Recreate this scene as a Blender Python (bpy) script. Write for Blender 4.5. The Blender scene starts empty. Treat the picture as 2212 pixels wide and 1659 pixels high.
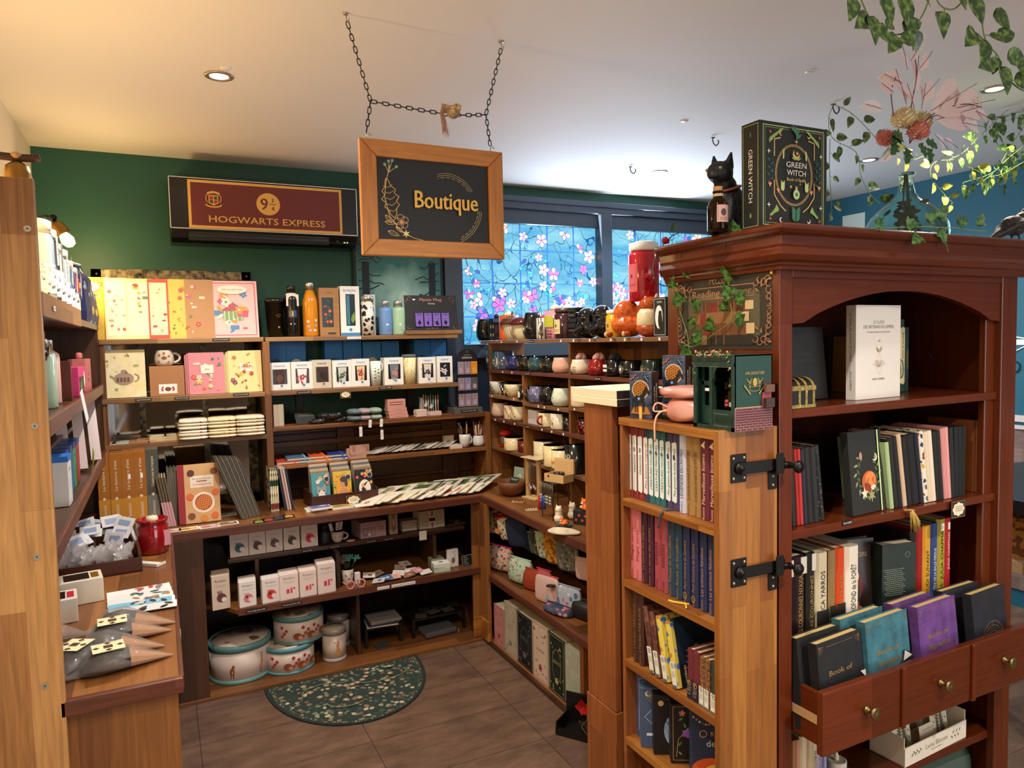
import bpy,math,random
from math import cos,sin,sqrt,radians as rad
from mathutils import Matrix,Vector
MR,MT,RN=Matrix.Rotation,Matrix.Translation,random.Random
S=bpy.context.scene
COL=S.collection
random.seed(7)
PI=math.pi
# ------------------------------------------------------------------ camera
cam=bpy.data.cameras.new('camera');camo=bpy.data.objects.new('camera',cam);COL.objects.link(camo)
cam.sensor_fit='HORIZONTAL';cam.sensor_width=36.0;cam.lens=36.0*1550.7/2212;cam.clip_start=.02
CR,CU,CF=Vector((.89671,-.44207,-.022)),Vector((.0466,.04486,.99791)),Vector((.44015,.89586,-.06083))
camo.matrix_world=Matrix(((CR[0],CU[0],-CF[0],0),(CR[1],CU[1],-CF[1],0),(CR[2],CU[2],-CF[2],1.55),(0,0,0,1)))
S.camera=camo
# ------------------------------------------------------------------ world, lights, exposure
w=bpy.data.worlds.new('world');S.world=w;w.use_nodes=True
bg=w.node_tree.nodes['Background'];bg.inputs[0].default_value=(.96,.97,1,1);bg.inputs[1].default_value=3.2
S.view_settings.view_transform='Standard';S.view_settings.look='None';S.view_settings.exposure=.42;S.view_settings.gamma=1
S.view_settings.use_curve_mapping=False
S.cycles.max_bounces=8;S.cycles.diffuse_bounces=4;S.cycles.glossy_bounces=4;S.cycles.transmission_bounces=6;S.cycles.transparent_max_bounces=8
S.cycles.caustics_reflective=False;S.cycles.caustics_refractive=False;S.cycles.sample_clamp_indirect=4
CEIL=2.47
def lamp(name,kind,loc,power,color,size=.03,to=None,spot=1.9,blend=.5):
 l=bpy.data.lights.new(name,kind);l.energy=power;l.color=color
 if kind=='AREA':l.size=size
 else:l.shadow_soft_size=size
 if kind=='SPOT':l.spot_size=spot;l.spot_blend=blend
 o=bpy.data.objects.new(name,l);COL.objects.link(o);o.location=loc
 if to:o.rotation_euler=(Vector(to)-Vector(loc)).to_track_quat('-Z','Y').to_euler()
 return o
WARM,NEUT,COOL=(1,.88,.74),(1,.94,.87),(.75,.88,1)
SPOTS=[(.23,2.676,54,NEUT),(.62,.85,48,NEUT),(1.75,-.2,85,WARM),(2.556,3.281,45,COOL),(3.453,2.647,45,NEUT),(2.917,1.695,45,WARM),(-.1,.3,40,WARM),(1.2,2.75,40,NEUT)]  # spots without a modelled fixture are added, unseen, to brighten the room
for (x,y,p,c) in SPOTS:
 lamp('downlight_or_fill_spot','SPOT',(x,y,CEIL-.02),p,c,.035,(x,y,0),2.5,.6)
lamp('window_light','AREA',(2.6,3.8,1.85),26,(.66,.8,1),1.2,(2.2,0,2.5))
# ------------------------------------------------------------------ materials
def C(*c):
 if len(c)==1 and isinstance(c[0],str):
  h=c[0];c=tuple(int(h[i:i+2],16) for i in (0,2,4))
 return tuple(((v/255)/12.92 if v/255 <=.04045 else ((v/255+.055)/1.055)**2.4) for v in c)+(1,)
MATS={}
def new(name):
 m=bpy.data.materials.new(name);m.use_nodes=True
 nt=m.node_tree;b=nt.nodes['Principled BSDF']
 return m,nt,b
def mat(h,rough=.5,metal=0,emit=0,trans=0,alpha=1,coat=0,name=None):
 k=(h,rough,metal,emit,trans,alpha,coat)
 if k in MATS:return MATS[k]
 m,nt,b=new(name or 'paint_'+h);b.inputs['Base Color'].default_value=C(h);b.inputs['Roughness'].default_value=rough
 b.inputs['Metallic'].default_value=metal
 if emit:b.inputs['Emission Color'].default_value=C(h);b.inputs['Emission Strength'].default_value=emit
 if trans:b.inputs['Transmission Weight'].default_value=trans;b.inputs['IOR'].default_value=1.3
 if alpha < 1:b.inputs['Alpha'].default_value=alpha
 if coat:b.inputs['Coat Weight'].default_value=coat
 MATS[k]=m;return m
def nd(nt,t,**kw):
 n=nt.nodes.new(t)
 for k,v in kw.items():setattr(n,k,v)
 return n
def L(nt,a,b):nt.links.new(a,b)
def mix(nt,fac,a,b,mode='MIX'):
 n=nd(nt,'ShaderNodeMix',data_type='RGBA',blend_type=mode)
 for i,v in ((0,fac),(6,a),(7,b)):
  if hasattr(v,'links'):L(nt,v,n.inputs[i])
  else:n.inputs[i].default_value=v
 return n.outputs[2]
def math_(nt,op,a,b=0.,c=None):
 n=nd(nt,'ShaderNodeMath',operation=op)
 for i,v in enumerate((a,b) if c is None else (a,b,c)):
  if hasattr(v,'links'):L(nt,v,n.inputs[i])
  else:n.inputs[i].default_value=v
 return n.outputs[0]
def wood(name,c1,c2,axis='X',row=.055,length=.55,rough=.38,grain=.5):
 """laminated boards: strips of slightly different tone, finger-jointed, with grain running along the axis"""
 m,nt,b=new(name)
 tc=nd(nt,'ShaderNodeTexCoord');sx=nd(nt,'ShaderNodeSeparateXYZ');L(nt,tc.outputs['Object'],sx.inputs[0])
 o={'X':(0,1,2),'Y':(1,0,2),'Z':(2,0,1)}[axis]
 u=sx.outputs[o[0]];v=math_(nt,'ADD',sx.outputs[o[1]],sx.outputs[o[2]])
 cb=nd(nt,'ShaderNodeCombineXYZ');L(nt,u,cb.inputs[0]);L(nt,v,cb.inputs[1])
 br=nd(nt,'ShaderNodeTexBrick',offset=.37,squash=1)
 L(nt,cb.outputs[0],br.inputs['Vector'])
 for k,val in (('Scale',1),('Mortar Size',.0004),('Mortar Smooth',1),('Bias',0),('Brick Width',length),('Row Height',row)):br.inputs[k].default_value=val
 br.inputs['Color1'].default_value=C(c1);br.inputs['Color2'].default_value=C(c2)
 br.inputs['Mortar'].default_value=tuple(x*.45 for x in C(c1))[:3]+(1,)
 mp=nd(nt,'ShaderNodeMapping');mp.inputs['Scale'].default_value=(5,95,1);L(nt,cb.outputs[0],mp.inputs[0])
 nz=nd(nt,'ShaderNodeTexNoise');nz.inputs['Scale'].default_value=1;nz.inputs['Detail'].default_value=5;nz.inputs['Distortion'].default_value=.6
 L(nt,mp.outputs[0],nz.inputs['Vector'])
 rp=nd(nt,'ShaderNodeValToRGB');rp.color_ramp.elements[0].position=.3;rp.color_ramp.elements[1].position=.68
 rp.color_ramp.elements[0].color=(.42,.36,.33,1);rp.color_ramp.elements[1].color=(1.12,1.1,1.06,1);L(nt,nz.outputs['Fac'],rp.inputs[0])
 c=mix(nt,grain,br.outputs['Color'],rp.outputs[0],'MULTIPLY')
 L(nt,c,b.inputs['Base Color']);b.inputs['Roughness'].default_value=rough
 bp=nd(nt,'ShaderNodeBump');bp.inputs['Strength'].default_value=.08;bp.inputs['Distance'].default_value=.002
 L(nt,nz.outputs['Fac'],bp.inputs['Height']);L(nt,bp.outputs[0],b.inputs['Normal'])
 return m
def pattern(name,base,cols,scale=40,thr=.32,rough=.5,kind='F1',coords='Object',base2=None,soft=0):
 """printed motif: scattered blobs of several colours over a base colour"""
 k=(name,base,tuple(cols),scale,thr,kind)
 if k in MATS:return MATS[k]
 m,nt,b=new(name)
 tc=nd(nt,'ShaderNodeTexCoord');vec=tc.outputs[coords]
 nz=nd(nt,'ShaderNodeTexNoise');nz.inputs['Scale'].default_value=scale*.9;nz.inputs['Detail'].default_value=1;L(nt,vec,nz.inputs['Vector'])
 va=nd(nt,'ShaderNodeVectorMath',operation='MULTIPLY_ADD');L(nt,nz.outputs['Color'],va.inputs[0]);va.inputs[1].default_value=(.7/scale,)*3;L(nt,vec,va.inputs[2])
 vo=nd(nt,'ShaderNodeTexVoronoi',feature='F1');vo.inputs['Scale'].default_value=scale;L(nt,va.outputs[0],vo.inputs['Vector'])
 sp=nd(nt,'ShaderNodeSeparateColor');L(nt,vo.outputs['Color'],sp.inputs[0])
 rp=nd(nt,'ShaderNodeValToRGB');rp.color_ramp.interpolation='CONSTANT'
 el=rp.color_ramp.elements
 while len(el) < len(cols):el.new(.5)
 for i,c in enumerate(cols):el[i].position=i/len(cols);el[i].color=C(c)
 L(nt,sp.outputs[0],rp.inputs[0])
 if kind=='cell':fac=1.0
 elif kind=='ring':
  w_=nd(nt,'ShaderNodeMath',operation='PINGPONG');L(nt,vo.outputs['Distance'],w_.inputs[0]);w_.inputs[1].default_value=thr
  fac=math_(nt,'GREATER_THAN',w_.outputs[0],thr*.55)
 else:fac=math_(nt,'LESS_THAN',vo.outputs['Distance'],thr)
 bc=C(base)
 if base2:
  n2=nd(nt,'ShaderNodeTexNoise');n2.inputs['Scale'].default_value=scale*.22;L(nt,vec,n2.inputs['Vector'])
  bc=mix(nt,math_(nt,'GREATER_THAN',n2.outputs['Fac'],.5) if not soft else n2.outputs['Fac'],C(base),C(base2))
 L(nt,mix(nt,fac,bc,rp.outputs[0]),b.inputs['Base Color']);b.inputs['Roughness'].default_value=rough
 MATS[k]=m;return m
def mottled(name,c1,c2,scale=6,rough=.5,detail=4,bump=0,lo=.35,hi=.65,metal=0):
 m,nt,b=new(name)
 tc=nd(nt,'ShaderNodeTexCoord')
 nz=nd(nt,'ShaderNodeTexNoise');nz.inputs['Scale'].default_value=scale;nz.inputs['Detail'].default_value=detail;L(nt,tc.outputs['Object'],nz.inputs['Vector'])
 rp=nd(nt,'ShaderNodeValToRGB');rp.color_ramp.elements[0].position=lo;rp.color_ramp.elements[1].position=hi
 rp.color_ramp.elements[0].color=C(c1);rp.color_ramp.elements[1].color=C(c2);L(nt,nz.outputs['Fac'],rp.inputs[0])
 L(nt,rp.outputs[0],b.inputs['Base Color']);b.inputs['Roughness'].default_value=rough;b.inputs['Metallic'].default_value=metal
 if bump:
  bp=nd(nt,'ShaderNodeBump');bp.inputs['Strength'].default_value=bump;bp.inputs['Distance'].default_value=.004
  L(nt,nz.outputs['Fac'],bp.inputs['Height']);L(nt,bp.outputs[0],b.inputs['Normal'])
 return m
def stripes(name,c1,c2,axis=2,freq=300,rough=.6):
 """page edges, knit rows and the like"""
 k=(name,c1,c2,axis,freq)
 if k in MATS:return MATS[k]
 m,nt,b=new(name)
 tc=nd(nt,'ShaderNodeTexCoord');sx=nd(nt,'ShaderNodeSeparateXYZ');L(nt,tc.outputs['Object'],sx.inputs[0])
 s=math_(nt,'SINE',math_(nt,'MULTIPLY',sx.outputs[axis],freq*2*PI))
 L(nt,mix(nt,math_(nt,'MULTIPLY_ADD',s,.5,.5),C(c1),C(c2)),b.inputs['Base Color']);b.inputs['Roughness'].default_value=rough
 MATS[k]=m;return m
# ------------------------------------------------------------------ mesh helpers
class M:
 """collects shapes into one mesh; every shape may carry its own material slot"""
 def __init__(s):s.v=[];s.f=[];s.m=[];s.sm=[];s.T=None
 def add(s,vs,fs,mi=0,smooth=False):
  n=len(s.v)
  for p in vs:
   p=Vector(p)
   s.v.append(s.T @ p if s.T else p)
  for f in fs:s.f.append([i+n for i in f]);s.m.append(mi);s.sm.append(smooth)
  return s
 def box(s,x0,x1,y0,y1,z0,z1,mi=0,b=0):
  if b <=0:
   vs=[(x,y,z) for x in (x0,x1) for y in (y0,y1) for z in (z0,z1)]
   return s.add(vs,[(0,1,3,2),(4,6,7,5),(0,4,5,1),(2,3,7,6),(0,2,6,4),(1,5,7,3)],mi)
  b=min(b,(x1-x0)*.45,(y1-y0)*.45,(z1-z0)*.45)
  vs=[];idx={}
  for ix in (0,1):
   for iy in (0,1):
    for iz in (0,1):
     X,Y,Z=(x0,x1)[ix],(y0,y1)[iy],(z0,z1)[iz]
     sx,sy,sz=(b,-b)[ix],(b,-b)[iy],(b,-b)[iz]
     for k,p in enumerate(((X,Y+sy,Z+sz),(X+sx,Y,Z+sz),(X+sx,Y+sy,Z))):idx[ix,iy,iz,k]=len(vs);vs.append(p)
  fs=[]
  q=[(0,0),(1,0),(1,1),(0,1)]
  for i in (0,1):
   fs.append([idx[i,a,c,0] for a,c in q]);fs.append([idx[a,i,c,1] for a,c in q]);fs.append([idx[a,c,i,2] for a,c in q])
  for a in (0,1):
   for c in (0,1):
    fs.append([idx[0,a,c,1],idx[1,a,c,1],idx[1,a,c,2],idx[0,a,c,2]])
    fs.append([idx[a,0,c,0],idx[a,1,c,0],idx[a,1,c,2],idx[a,0,c,2]])
    fs.append([idx[a,c,0,0],idx[a,c,1,0],idx[a,c,1,1],idx[a,c,0,1]])
    for e in (0,1):fs.append([idx[a,c,e,k] for k in (0,1,2)])
  return s.add(vs,fs,mi)
 def prism(s,pts,fr,d,mi=0):
  """outline (u,v) in frame (origin,U,V) extruded by vector d"""
  o,U,V=[Vector(a) for a in fr];d=Vector(d);n=len(pts)
  vs=[o+U*a+V*b for a,b in pts];vs +=[p+d for p in vs]
  return s.add(vs,[list(range(n))[::-1],list(range(n,2*n))]+[(i,(i+1) % n,n+(i+1) % n,n+i) for i in range(n)],mi)
 def lathe(s,prof,seg=24,c=(0,0,0),mi=0,a=None,smooth=True,sx=1,sy=1):
  vs=[];n=len(prof)
  for i in range(seg):
   t=2*PI*i/seg
   for r,z in prof:vs.append((c[0]+r*cos(t)*sx,c[1]+r*sin(t)*sy,c[2]+z))
  fs=[]
  for i in range(seg):
   j=(i+1) % seg
   for k in range(n-1):fs.append((i*n+k,j*n+k,j*n+k+1,i*n+k+1))
  if prof[0][0] > 1e-5:fs.append([i*n for i in range(seg)][::-1])
  if prof[-1][0] > 1e-5:fs.append([i*n+n-1 for i in range(seg)])
  return s.add(vs,fs,mi,smooth)
 def cyl(s,p,q,r,seg=12,mi=0,r2=None):return s.tube([p,q],r,seg,mi,r2)
 def tube(s,pts,r,seg=8,mi=0,r2=None,closed=False,flat=None):
  pts=[Vector(p) for p in pts];n=len(pts);vs=[];up=None
  for i,p in enumerate(pts):
   if closed:d=pts[(i+1) % n]-pts[i-1]
   else:d=(pts[min(i+1,n-1)]-pts[max(i-1,0)])
   d.normalize()
   if up is None:
    up=d.orthogonal().normalized()
   up=(up-d*up.dot(d));up=up.normalized() if up.length > 1e-6 else d.orthogonal().normalized()
   sd=d.cross(up);rr=r if r2 is None else r+(r2-r)*i/max(1,n-1)
   for k in range(seg):
    t=2*PI*k/seg;vs.append(p+(up*cos(t)+sd*sin(t)*(flat or 1))*rr)
  fs=[]
  for i in range(n if closed else n-1):
   j=(i+1) % n
   for k in range(seg):fs.append((i*seg+k,i*seg+(k+1) % seg,j*seg+(k+1) % seg,j*seg+k))
  if not closed:fs.append(list(range(seg))[::-1]);fs.append(list(range((n-1)*seg,n*seg)))
  return s.add(vs,fs,mi,True)
 def ball(s,c,r,seg=16,rings=10,mi=0,k=(1,1,1)):
  prof=[(r*sin(PI*i/rings)+1e-6,-r*cos(PI*i/rings)*k[2]) for i in range(rings+1)]
  return s.lathe(prof,seg,c,mi,sx=k[0],sy=k[1])
 def obj(s,name,parent=None,mats=(),bevel=0,sub=0,shade=None):
  me=bpy.data.meshes.new(name);me.from_pydata(s.v,[],s.f)
  for m in mats if isinstance(mats,(list,tuple)) else [mats]:me.materials.append(m)
  me.polygons.foreach_set('material_index',s.m);me.polygons.foreach_set('use_smooth',s.sm if shade is None else [shade]*len(s.f))
  o=bpy.data.objects.new(name,me);COL.objects.link(o);o.parent=parent
  if bevel:
   md=o.modifiers.new('bevel','BEVEL');md.width=bevel;md.segments=2;md.limit_method='ANGLE'
  if sub:
   md=o.modifiers.new('sub','SUBSURF');md.levels=sub;md.render_levels=sub
  me.update();return o
def rings(m,sec,mi=0,cap=True,smooth=True):
 """skin a list of closed sections (equal length point lists)"""
 n=len(sec[0]);vs=[p for r in sec for p in r];fs=[]
 for i in range(len(sec)-1):
  for k in range(n):fs.append((i*n+k,i*n+(k+1) % n,(i+1)*n+(k+1) % n,(i+1)*n+k))
 if cap:fs.append(list(range(n))[::-1]);fs.append(list(range((len(sec)-1)*n,len(sec)*n)))
 return m.add(vs,fs,mi,smooth)
TXT={}
def text2d(t):
 if t in TXT:return TXT[t]
 cu=bpy.data.curves.new('t','FONT');cu.body=t;cu.size=1;cu.resolution_u=2
 o=bpy.data.objects.new('t',cu);me=bpy.data.meshes.new_from_object(o)
 vs=[(v.co.x,v.co.y) for v in me.vertices];fs=[list(p.vertices) for p in me.polygons]
 bpy.data.objects.remove(o);bpy.data.curves.remove(cu);bpy.data.meshes.remove(me)
 if vs:
  x0=min(v[0] for v in vs);x1=max(v[0] for v in vs)
 else:x0=x1=0
 TXT[t]=([(a-x0,b) for a,b in vs],fs,x1-x0);return TXT[t]
def Bx(*a):return M().box(*a)
def Lt(*a,**k):return M().lathe(*a,**k)
def Tu(*a,**k):return M().tube(*a,**k)
CP,BP='cover_print','box_print'
class Art(M):
 """print on a flat face: shapes in face coordinates (u right, v up), each a hair above the last"""
 def __init__(s,o=(0,0,0),U=(1,0,0),V=(0,0,1),eps=.00025,wrap=0):
  super().__init__();s.o,s.U,s.V=Vector(o),Vector(U),Vector(V);s.N=s.U.cross(s.V);s.n=1;s.eps=eps;s.wr=wrap
 def P(s,u,v):
  if s.wr:# wrapped round a vertical cylinder of that radius about the origin
   t=u/s.wr;r=s.wr+s.eps*s.n
   return Vector((s.o.x+r*sin(t),s.o.y-r*cos(t),s.o.z+v))
  return s.o+s.U*u+s.V*v+s.N*(s.eps*s.n)
 def poly(s,uv,mi=0):s.add([s.P(*p) for p in uv],[range(len(uv))],mi);s.n +=.15;return s
 def up(s):s.n +=1;return s
 def rect(s,u0,v0,u1,v1,mi=0):
  if s.wr:
   k=6
   for i in range(k):
    a,b=u0+(u1-u0)*i/k,u0+(u1-u0)*(i+1)/k;s.add([s.P(a,v0),s.P(b,v0),s.P(b,v1),s.P(a,v1)],[range(4)],mi)
   s.n +=.15;return s
  return s.poly([(u0,v0),(u1,v0),(u1,v1),(u0,v1)],mi)
 def ell(s,u,v,a,b=None,mi=0,seg=14,rot=0):
  b=b or a;c,n=cos(rot),sin(rot)
  return s.poly([(u+a*cos(2*PI*i/seg)*c-b*sin(2*PI*i/seg)*n,v+a*cos(2*PI*i/seg)*n+b*sin(2*PI*i/seg)*c) for i in range(seg)],mi)
 def line(s,pts,w,mi=0):
  for (a,b),(c,d) in zip(pts,pts[1:]):
   l=math.hypot(c-a,d-b) or 1;x,y=-(d-b)/l*w/2,(c-a)/l*w/2
   s.add([s.P(a+x,b+y),s.P(a-x,b-y),s.P(c-x,d-y),s.P(c+x,d+y)],[range(4)],mi)
  s.n +=.15;return s
 def ring(s,u,v,a,b,w,mi=0,seg=24,t0=0,t1=2*PI):
  return s.line([(u+a*cos(t0+(t1-t0)*i/seg),v+b*sin(t0+(t1-t0)*i/seg)) for i in range(seg+1)],w,mi)
 def frame(s,u0,v0,u1,v1,w,mi=0):return s.line([(u0,v0),(u1,v0),(u1,v1),(u0,v1),(u0,v0)],w,mi)
 def leaf(s,u,v,l,rot=0,mi=0,k=.35):
  c,n=cos(rot),sin(rot)
  return s.poly([(u+a*l*c-b*l*n,v+a*l*n+b*l*c) for a,b in ((0,0),(.3,-k*.5),(.6,-k*.42),(1,0),(.6,k*.42),(.3,k*.5))],mi)
 def flower(s,u,v,r,mi=0,mc=None,n=5,rot=0):
  for i in range(n):
   t=rot+2*PI*i/n;s.ell(u+r*.55*cos(t),v+r*.55*sin(t),r*.5,r*.36,mi,8,t)
  if mc is not None:s.up().ell(u,v,r*.25,None,mc,8)
  return s
 def moon(s,u,v,r,mi=0,k=.75,rot=0):
  pts=[(cos(.828+4.627*i/12),sin(.828+4.627*i/12)) for i in range(13)]
  inn=[(.42+.78*cos(1.236+3.811*i/12),.78*sin(1.236+3.811*i/12)) for i in range(13)]
  c,n=cos(rot),sin(rot)
  for i in range(12):
   q=[pts[i],pts[i+1],inn[i+1],inn[i]]
   s.poly([(u+r*(a*c-b*n),v+r*(a*n+b*c)) for a,b in q],mi)
  return s
 def star(s,u,v,r,mi=0,n=4,k=.28,rot=PI/2):
  return s.poly([(u+r*(1 if i % 2==0 else k)*cos(rot+PI*i/n),v+r*(1 if i % 2==0 else k)*sin(rot+PI*i/n)) for i in range(2*n)],mi)
 def text(s,t,u,v,h,mi=0,rot=0,al='C',wid=None,bold=0,k=1):
  """t centred on (u,v); h = cap height; wid squeezes to that length; rot in degrees"""
  vs,fs,W=text2d(t);sc=h/.7;kx=sc*k
  if wid and W:kx=wid/W
  c,n=cos(rad(rot)),sin(rad(rot))
  off=-W*kx/2 if al=='C' else (0 if al=='L' else -W*kx)
  P_=[]
  for a,b in vs:
   x,y=a*kx+off,(b-.35)*sc;P_.append(s.P(u+x*c-y*n,v+x*n+y*c))
  s.add(P_,fs,mi)
  if bold:
   P_=[];s.n +=.3
   for a,b in vs:
    x,y=a*kx+off+bold,(b-.35)*sc+bold*.4;P_.append(s.P(u+x*c-y*n,v+x*n+y*c))
   s.add(P_,fs,mi)
  s.n +=.3;return s
 def scrib(s,u,v,w_,h,n=3,mi=0):
  """rows of tiny illegible writing"""
  for i in range(n):
   y=v-i*h*1.9;x=u-w_/2*(1-.12*((i*7) % 3))
   while x < u+w_/2*(1-.12*((i*5) % 3)):
    l=h*random.uniform(1.2,3.4);s.line([(x,y),(x+l*.5,y+h*.35),(x+l,y)],h*.5,mi);x +=l+h*.6
  return s
def T(o,label,cat,group=None):
 o['label']=label;o['category']=cat
 if group:o['group']=group
 return o
def ST(o):o['kind']='structure';return o
def put(o,x,y,z,rz=0,rx=0,ry=0):
 """stand o at (x, y, z); a tilted one is lifted so that its lowest point rests at z"""
 o.rotation_euler=(rad(rx),rad(ry),rad(rz))
 if (rx or ry) and o.data:
  R3=o.rotation_euler.to_matrix();z -=min((R3 @ v.co).z for v in o.data.vertices)
 o.location=(x,y,z);return o
def empty(name,label,cat,loc=(0,0,0),rz=0,group=None):
 o=bpy.data.objects.new(name,None);COL.objects.link(o);o.empty_display_size=.05;put(o,*loc,rz);return T(o,label,cat,group)
def dup(o,loc,rz=None,label=None,group=None):
 r=o.copy();COL.objects.link(r);r.location=loc
 if rz is not None:r.rotation_euler=(0,0,rad(rz))
 if label:r['label']=label
 if group:r['group']=group
 for c in list(o.children):
  d=c.copy();COL.objects.link(d);d.parent=r
  for g in c.children:
   e=g.copy();COL.objects.link(e);e.parent=d
 return r
K=lambda s:[mat(c,.5) for c in s.split()]
BLK,WHT,GLD,CRM=mat('15130f',.45),mat('f4f1ea',.5),mat('d8b25c',.35,.6),mat('efe0bf',.55)
# ------------------------------------------------------------------ woods
WX,WY,WZ=[wood('acacia_'+a,'623a1e','9a6433',a,.06,.5) for a in 'XYZ']
DX,DY,DZ=[wood('walnut_'+a,'331f13','583721',a,.07,.6) for a in 'XYZ']
PZ=wood('post_wood','7e4326','a26232','Z',.07,.55)
GX,GY,GZ=[wood('gate_wood_'+a,'8a4f1f','bb7f3a',a,.045,.45) for a in 'XYZ']
UZ=wood('upright_wood','9c6838','c8965a','Z',.075,.6,grain=.65)
EX,EY=[wood('edging_'+a,'5c3122','73412d',a,.2,1.5,grain=.6) for a in 'XY']
SX=wood('pale_shelf','805b38','a57f51','X',.08,.7)
SY=wood('pale_shelf_side','714b2d','956a43','Y',.08,.7)
CX,CY,CZ=[wood('cherry_'+a,'5c260e','6c3016',a,.4,2.5,.22,.35) for a in 'XYZ']
PINE=[wood('pine_'+a,'c27a2c','d8933c',a,.3,2,.45,.5) for a in 'XZ']
# ------------------------------------------------------------------ shell
XL,XR,YB,YF=-.473,4.25,3.9,-3.0
GREEN=mottled('green_wall_paint','0f4636','124c3b',3,.55)
m,nt,b=new('stone_tiles')
tc=nd(nt,'ShaderNodeTexCoord');mp=nd(nt,'ShaderNodeMapping');mp.inputs['Location'].default_value=(-.077,.015,0);L(nt,tc.outputs['Object'],mp.inputs[0])
br=nd(nt,'ShaderNodeTexBrick',offset=0);L(nt,mp.outputs[0],br.inputs['Vector'])
for k,v in (('Scale',1),('Mortar Size',.0022),('Mortar Smooth',.3),('Brick Width',.6),('Row Height',.3),('Bias',0)):br.inputs[k].default_value=v
br.inputs['Color1'].default_value=C('6e5646');br.inputs['Color2'].default_value=C('7a604e');br.inputs['Mortar'].default_value=C('4a3a30')
n1=nd(nt,'ShaderNodeTexNoise');n1.inputs['Scale'].default_value=5;n1.inputs['Detail'].default_value=8;n1.inputs['Roughness'].default_value=.7
mp2=nd(nt,'ShaderNodeMapping');mp2.inputs['Scale'].default_value=(1,2.6,1);L(nt,tc.outputs['Object'],mp2.inputs[0]);L(nt,mp2.outputs[0],n1.inputs['Vector'])
rp=nd(nt,'ShaderNodeValToRGB');rp.color_ramp.elements[0].position=.33;rp.color_ramp.elements[1].position=.68
rp.color_ramp.elements[0].color=(.5,.47,.45,1);rp.color_ramp.elements[1].color=(1.15,1.12,1.1,1);L(nt,n1.outputs['Fac'],rp.inputs[0])
L(nt,mix(nt,1.,br.outputs['Color'],rp.outputs[0],'MULTIPLY'),b.inputs['Base Color']);b.inputs['Roughness'].default_value=.42
bp=nd(nt,'ShaderNodeBump');bp.inputs['Strength'].default_value=.15;bp.inputs['Distance'].default_value=.003;L(nt,n1.outputs['Fac'],bp.inputs['Height']);L(nt,bp.outputs[0],b.inputs['Normal'])
FLOOR=m
ST(Bx(XL-.1,XR+.1,YF,YB+.1,-.1,0).obj('floor',None,FLOOR))
ST(Bx(XL-.1,XR+.1,YF,YB+.1,CEIL,CEIL+.1).obj('ceiling',None,mat('efe8e0',.7)))
ST(Bx(XL-.1,XL,YF,YB,0,CEIL).obj('wall_left',None,mat('e9dcc2',.7)))
TEAL=mat('1d6377',.55)
ST(Bx(XR,XR+.1,YF,YB,0,CEIL).obj('wall_right',None,TEAL))
ST(Bx(XL-.1,1.5,YF-.1,YF,0,CEIL).obj('wall_front',None,mat('6a5240',.7)))  # unseen wall, added so the trunk mirror does not reflect bright sky
WX0,WX1,WZ0,WZ1=1.49,3.75,1.0,2.405
ST(Bx(XL-.1,WX0,YB,YB+.1,0,CEIL).box(WX1,XR+.1,YB,YB+.1,0,CEIL).box(WX0,WX1,YB,YB+.1,WZ1,CEIL).box(WX0,WX1,YB,YB+.1,0,WZ0).obj('wall_back',None,GREEN))
# ------------------------------------------------------------------ window with stained film
FR=mat('3d4856',.35)
win=bpy.data.objects.new('window_1',None);COL.objects.link(win);ST(win)
f=M()
f.box(WX0,WX1,3.86,3.98,2.335,WZ1).box(WX0,1.6,3.87,3.98,WZ0,2.335).box(2.545,2.625,3.85,3.97,WZ0,2.335).box(3.66,WX1,3.87,3.98,WZ0,2.335)
f.box(1.6,2.545,3.88,3.97,1.45,1.53).box(2.625,3.66,3.87,3.96,1.45,1.53).box(WX0,WX1,3.84,3.9,2.375,2.405).box(WX0,WX1,3.9,3.97,WZ0,1.08)
f.box(1.6,2.545,3.89,3.96,2.25,2.335).box(2.625,3.66,3.885,3.955,2.25,2.335)
ST(f.obj('window_frame',win,FR,bevel=.003))
ST(Bx(1.6,2.545,3.93,3.935,1.08,1.45).box(2.625,3.66,3.93,3.935,1.08,1.45).obj('lower_pane',win,mat('1c2733',.15)))
# film: pale blue glass with dark leading; film and flowers emit to imitate daylight behind
m,nt,b=new('stained_film')
tc=nd(nt,'ShaderNodeTexCoord')
n1=nd(nt,'ShaderNodeTexNoise');n1.inputs['Scale'].default_value=4;n1.inputs['Detail'].default_value=5;mp=nd(nt,'ShaderNodeMapping');mp.inputs['Scale'].default_value=(1,1,3.5);L(nt,tc.outputs['Object'],mp.inputs[0]);L(nt,mp.outputs[0],n1.inputs['Vector'])
rp=nd(nt,'ShaderNodeValToRGB');e=rp.color_ramp.elements;e[0].position=.3;e[0].color=C('4fb4e6');e[1].position=.7;e[1].color=C('a6ecfb');L(nt,n1.outputs['Fac'],rp.inputs[0])
vo=nd(nt,'ShaderNodeTexVoronoi',feature='DISTANCE_TO_EDGE');vo.inputs['Scale'].default_value=7.5
n2=nd(nt,'ShaderNodeTexNoise');n2.inputs['Scale'].default_value=5;L(nt,tc.outputs['Object'],n2.inputs['Vector'])
va=nd(nt,'ShaderNodeVectorMath',operation='MULTIPLY_ADD');L(nt,n2.outputs['Color'],va.inputs[0]);va.inputs[1].default_value=(.3,.3,.3);L(nt,tc.outputs['Object'],va.inputs[2]);L(nt,va.outputs[0],vo.inputs['Vector'])
c=mix(nt,math_(nt,'LESS_THAN',vo.outputs['Distance'],.012),rp.outputs[0],C('1f62a8'))
b.inputs['Base Color'].default_value=C('101820');b.inputs['Roughness'].default_value=.2
L(nt,c,b.inputs['Emission Color']);b.inputs['Emission Strength'].default_value=.74
FILM=m
def lit(h,s=.78):return mat(h,.4,emit=s)
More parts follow.
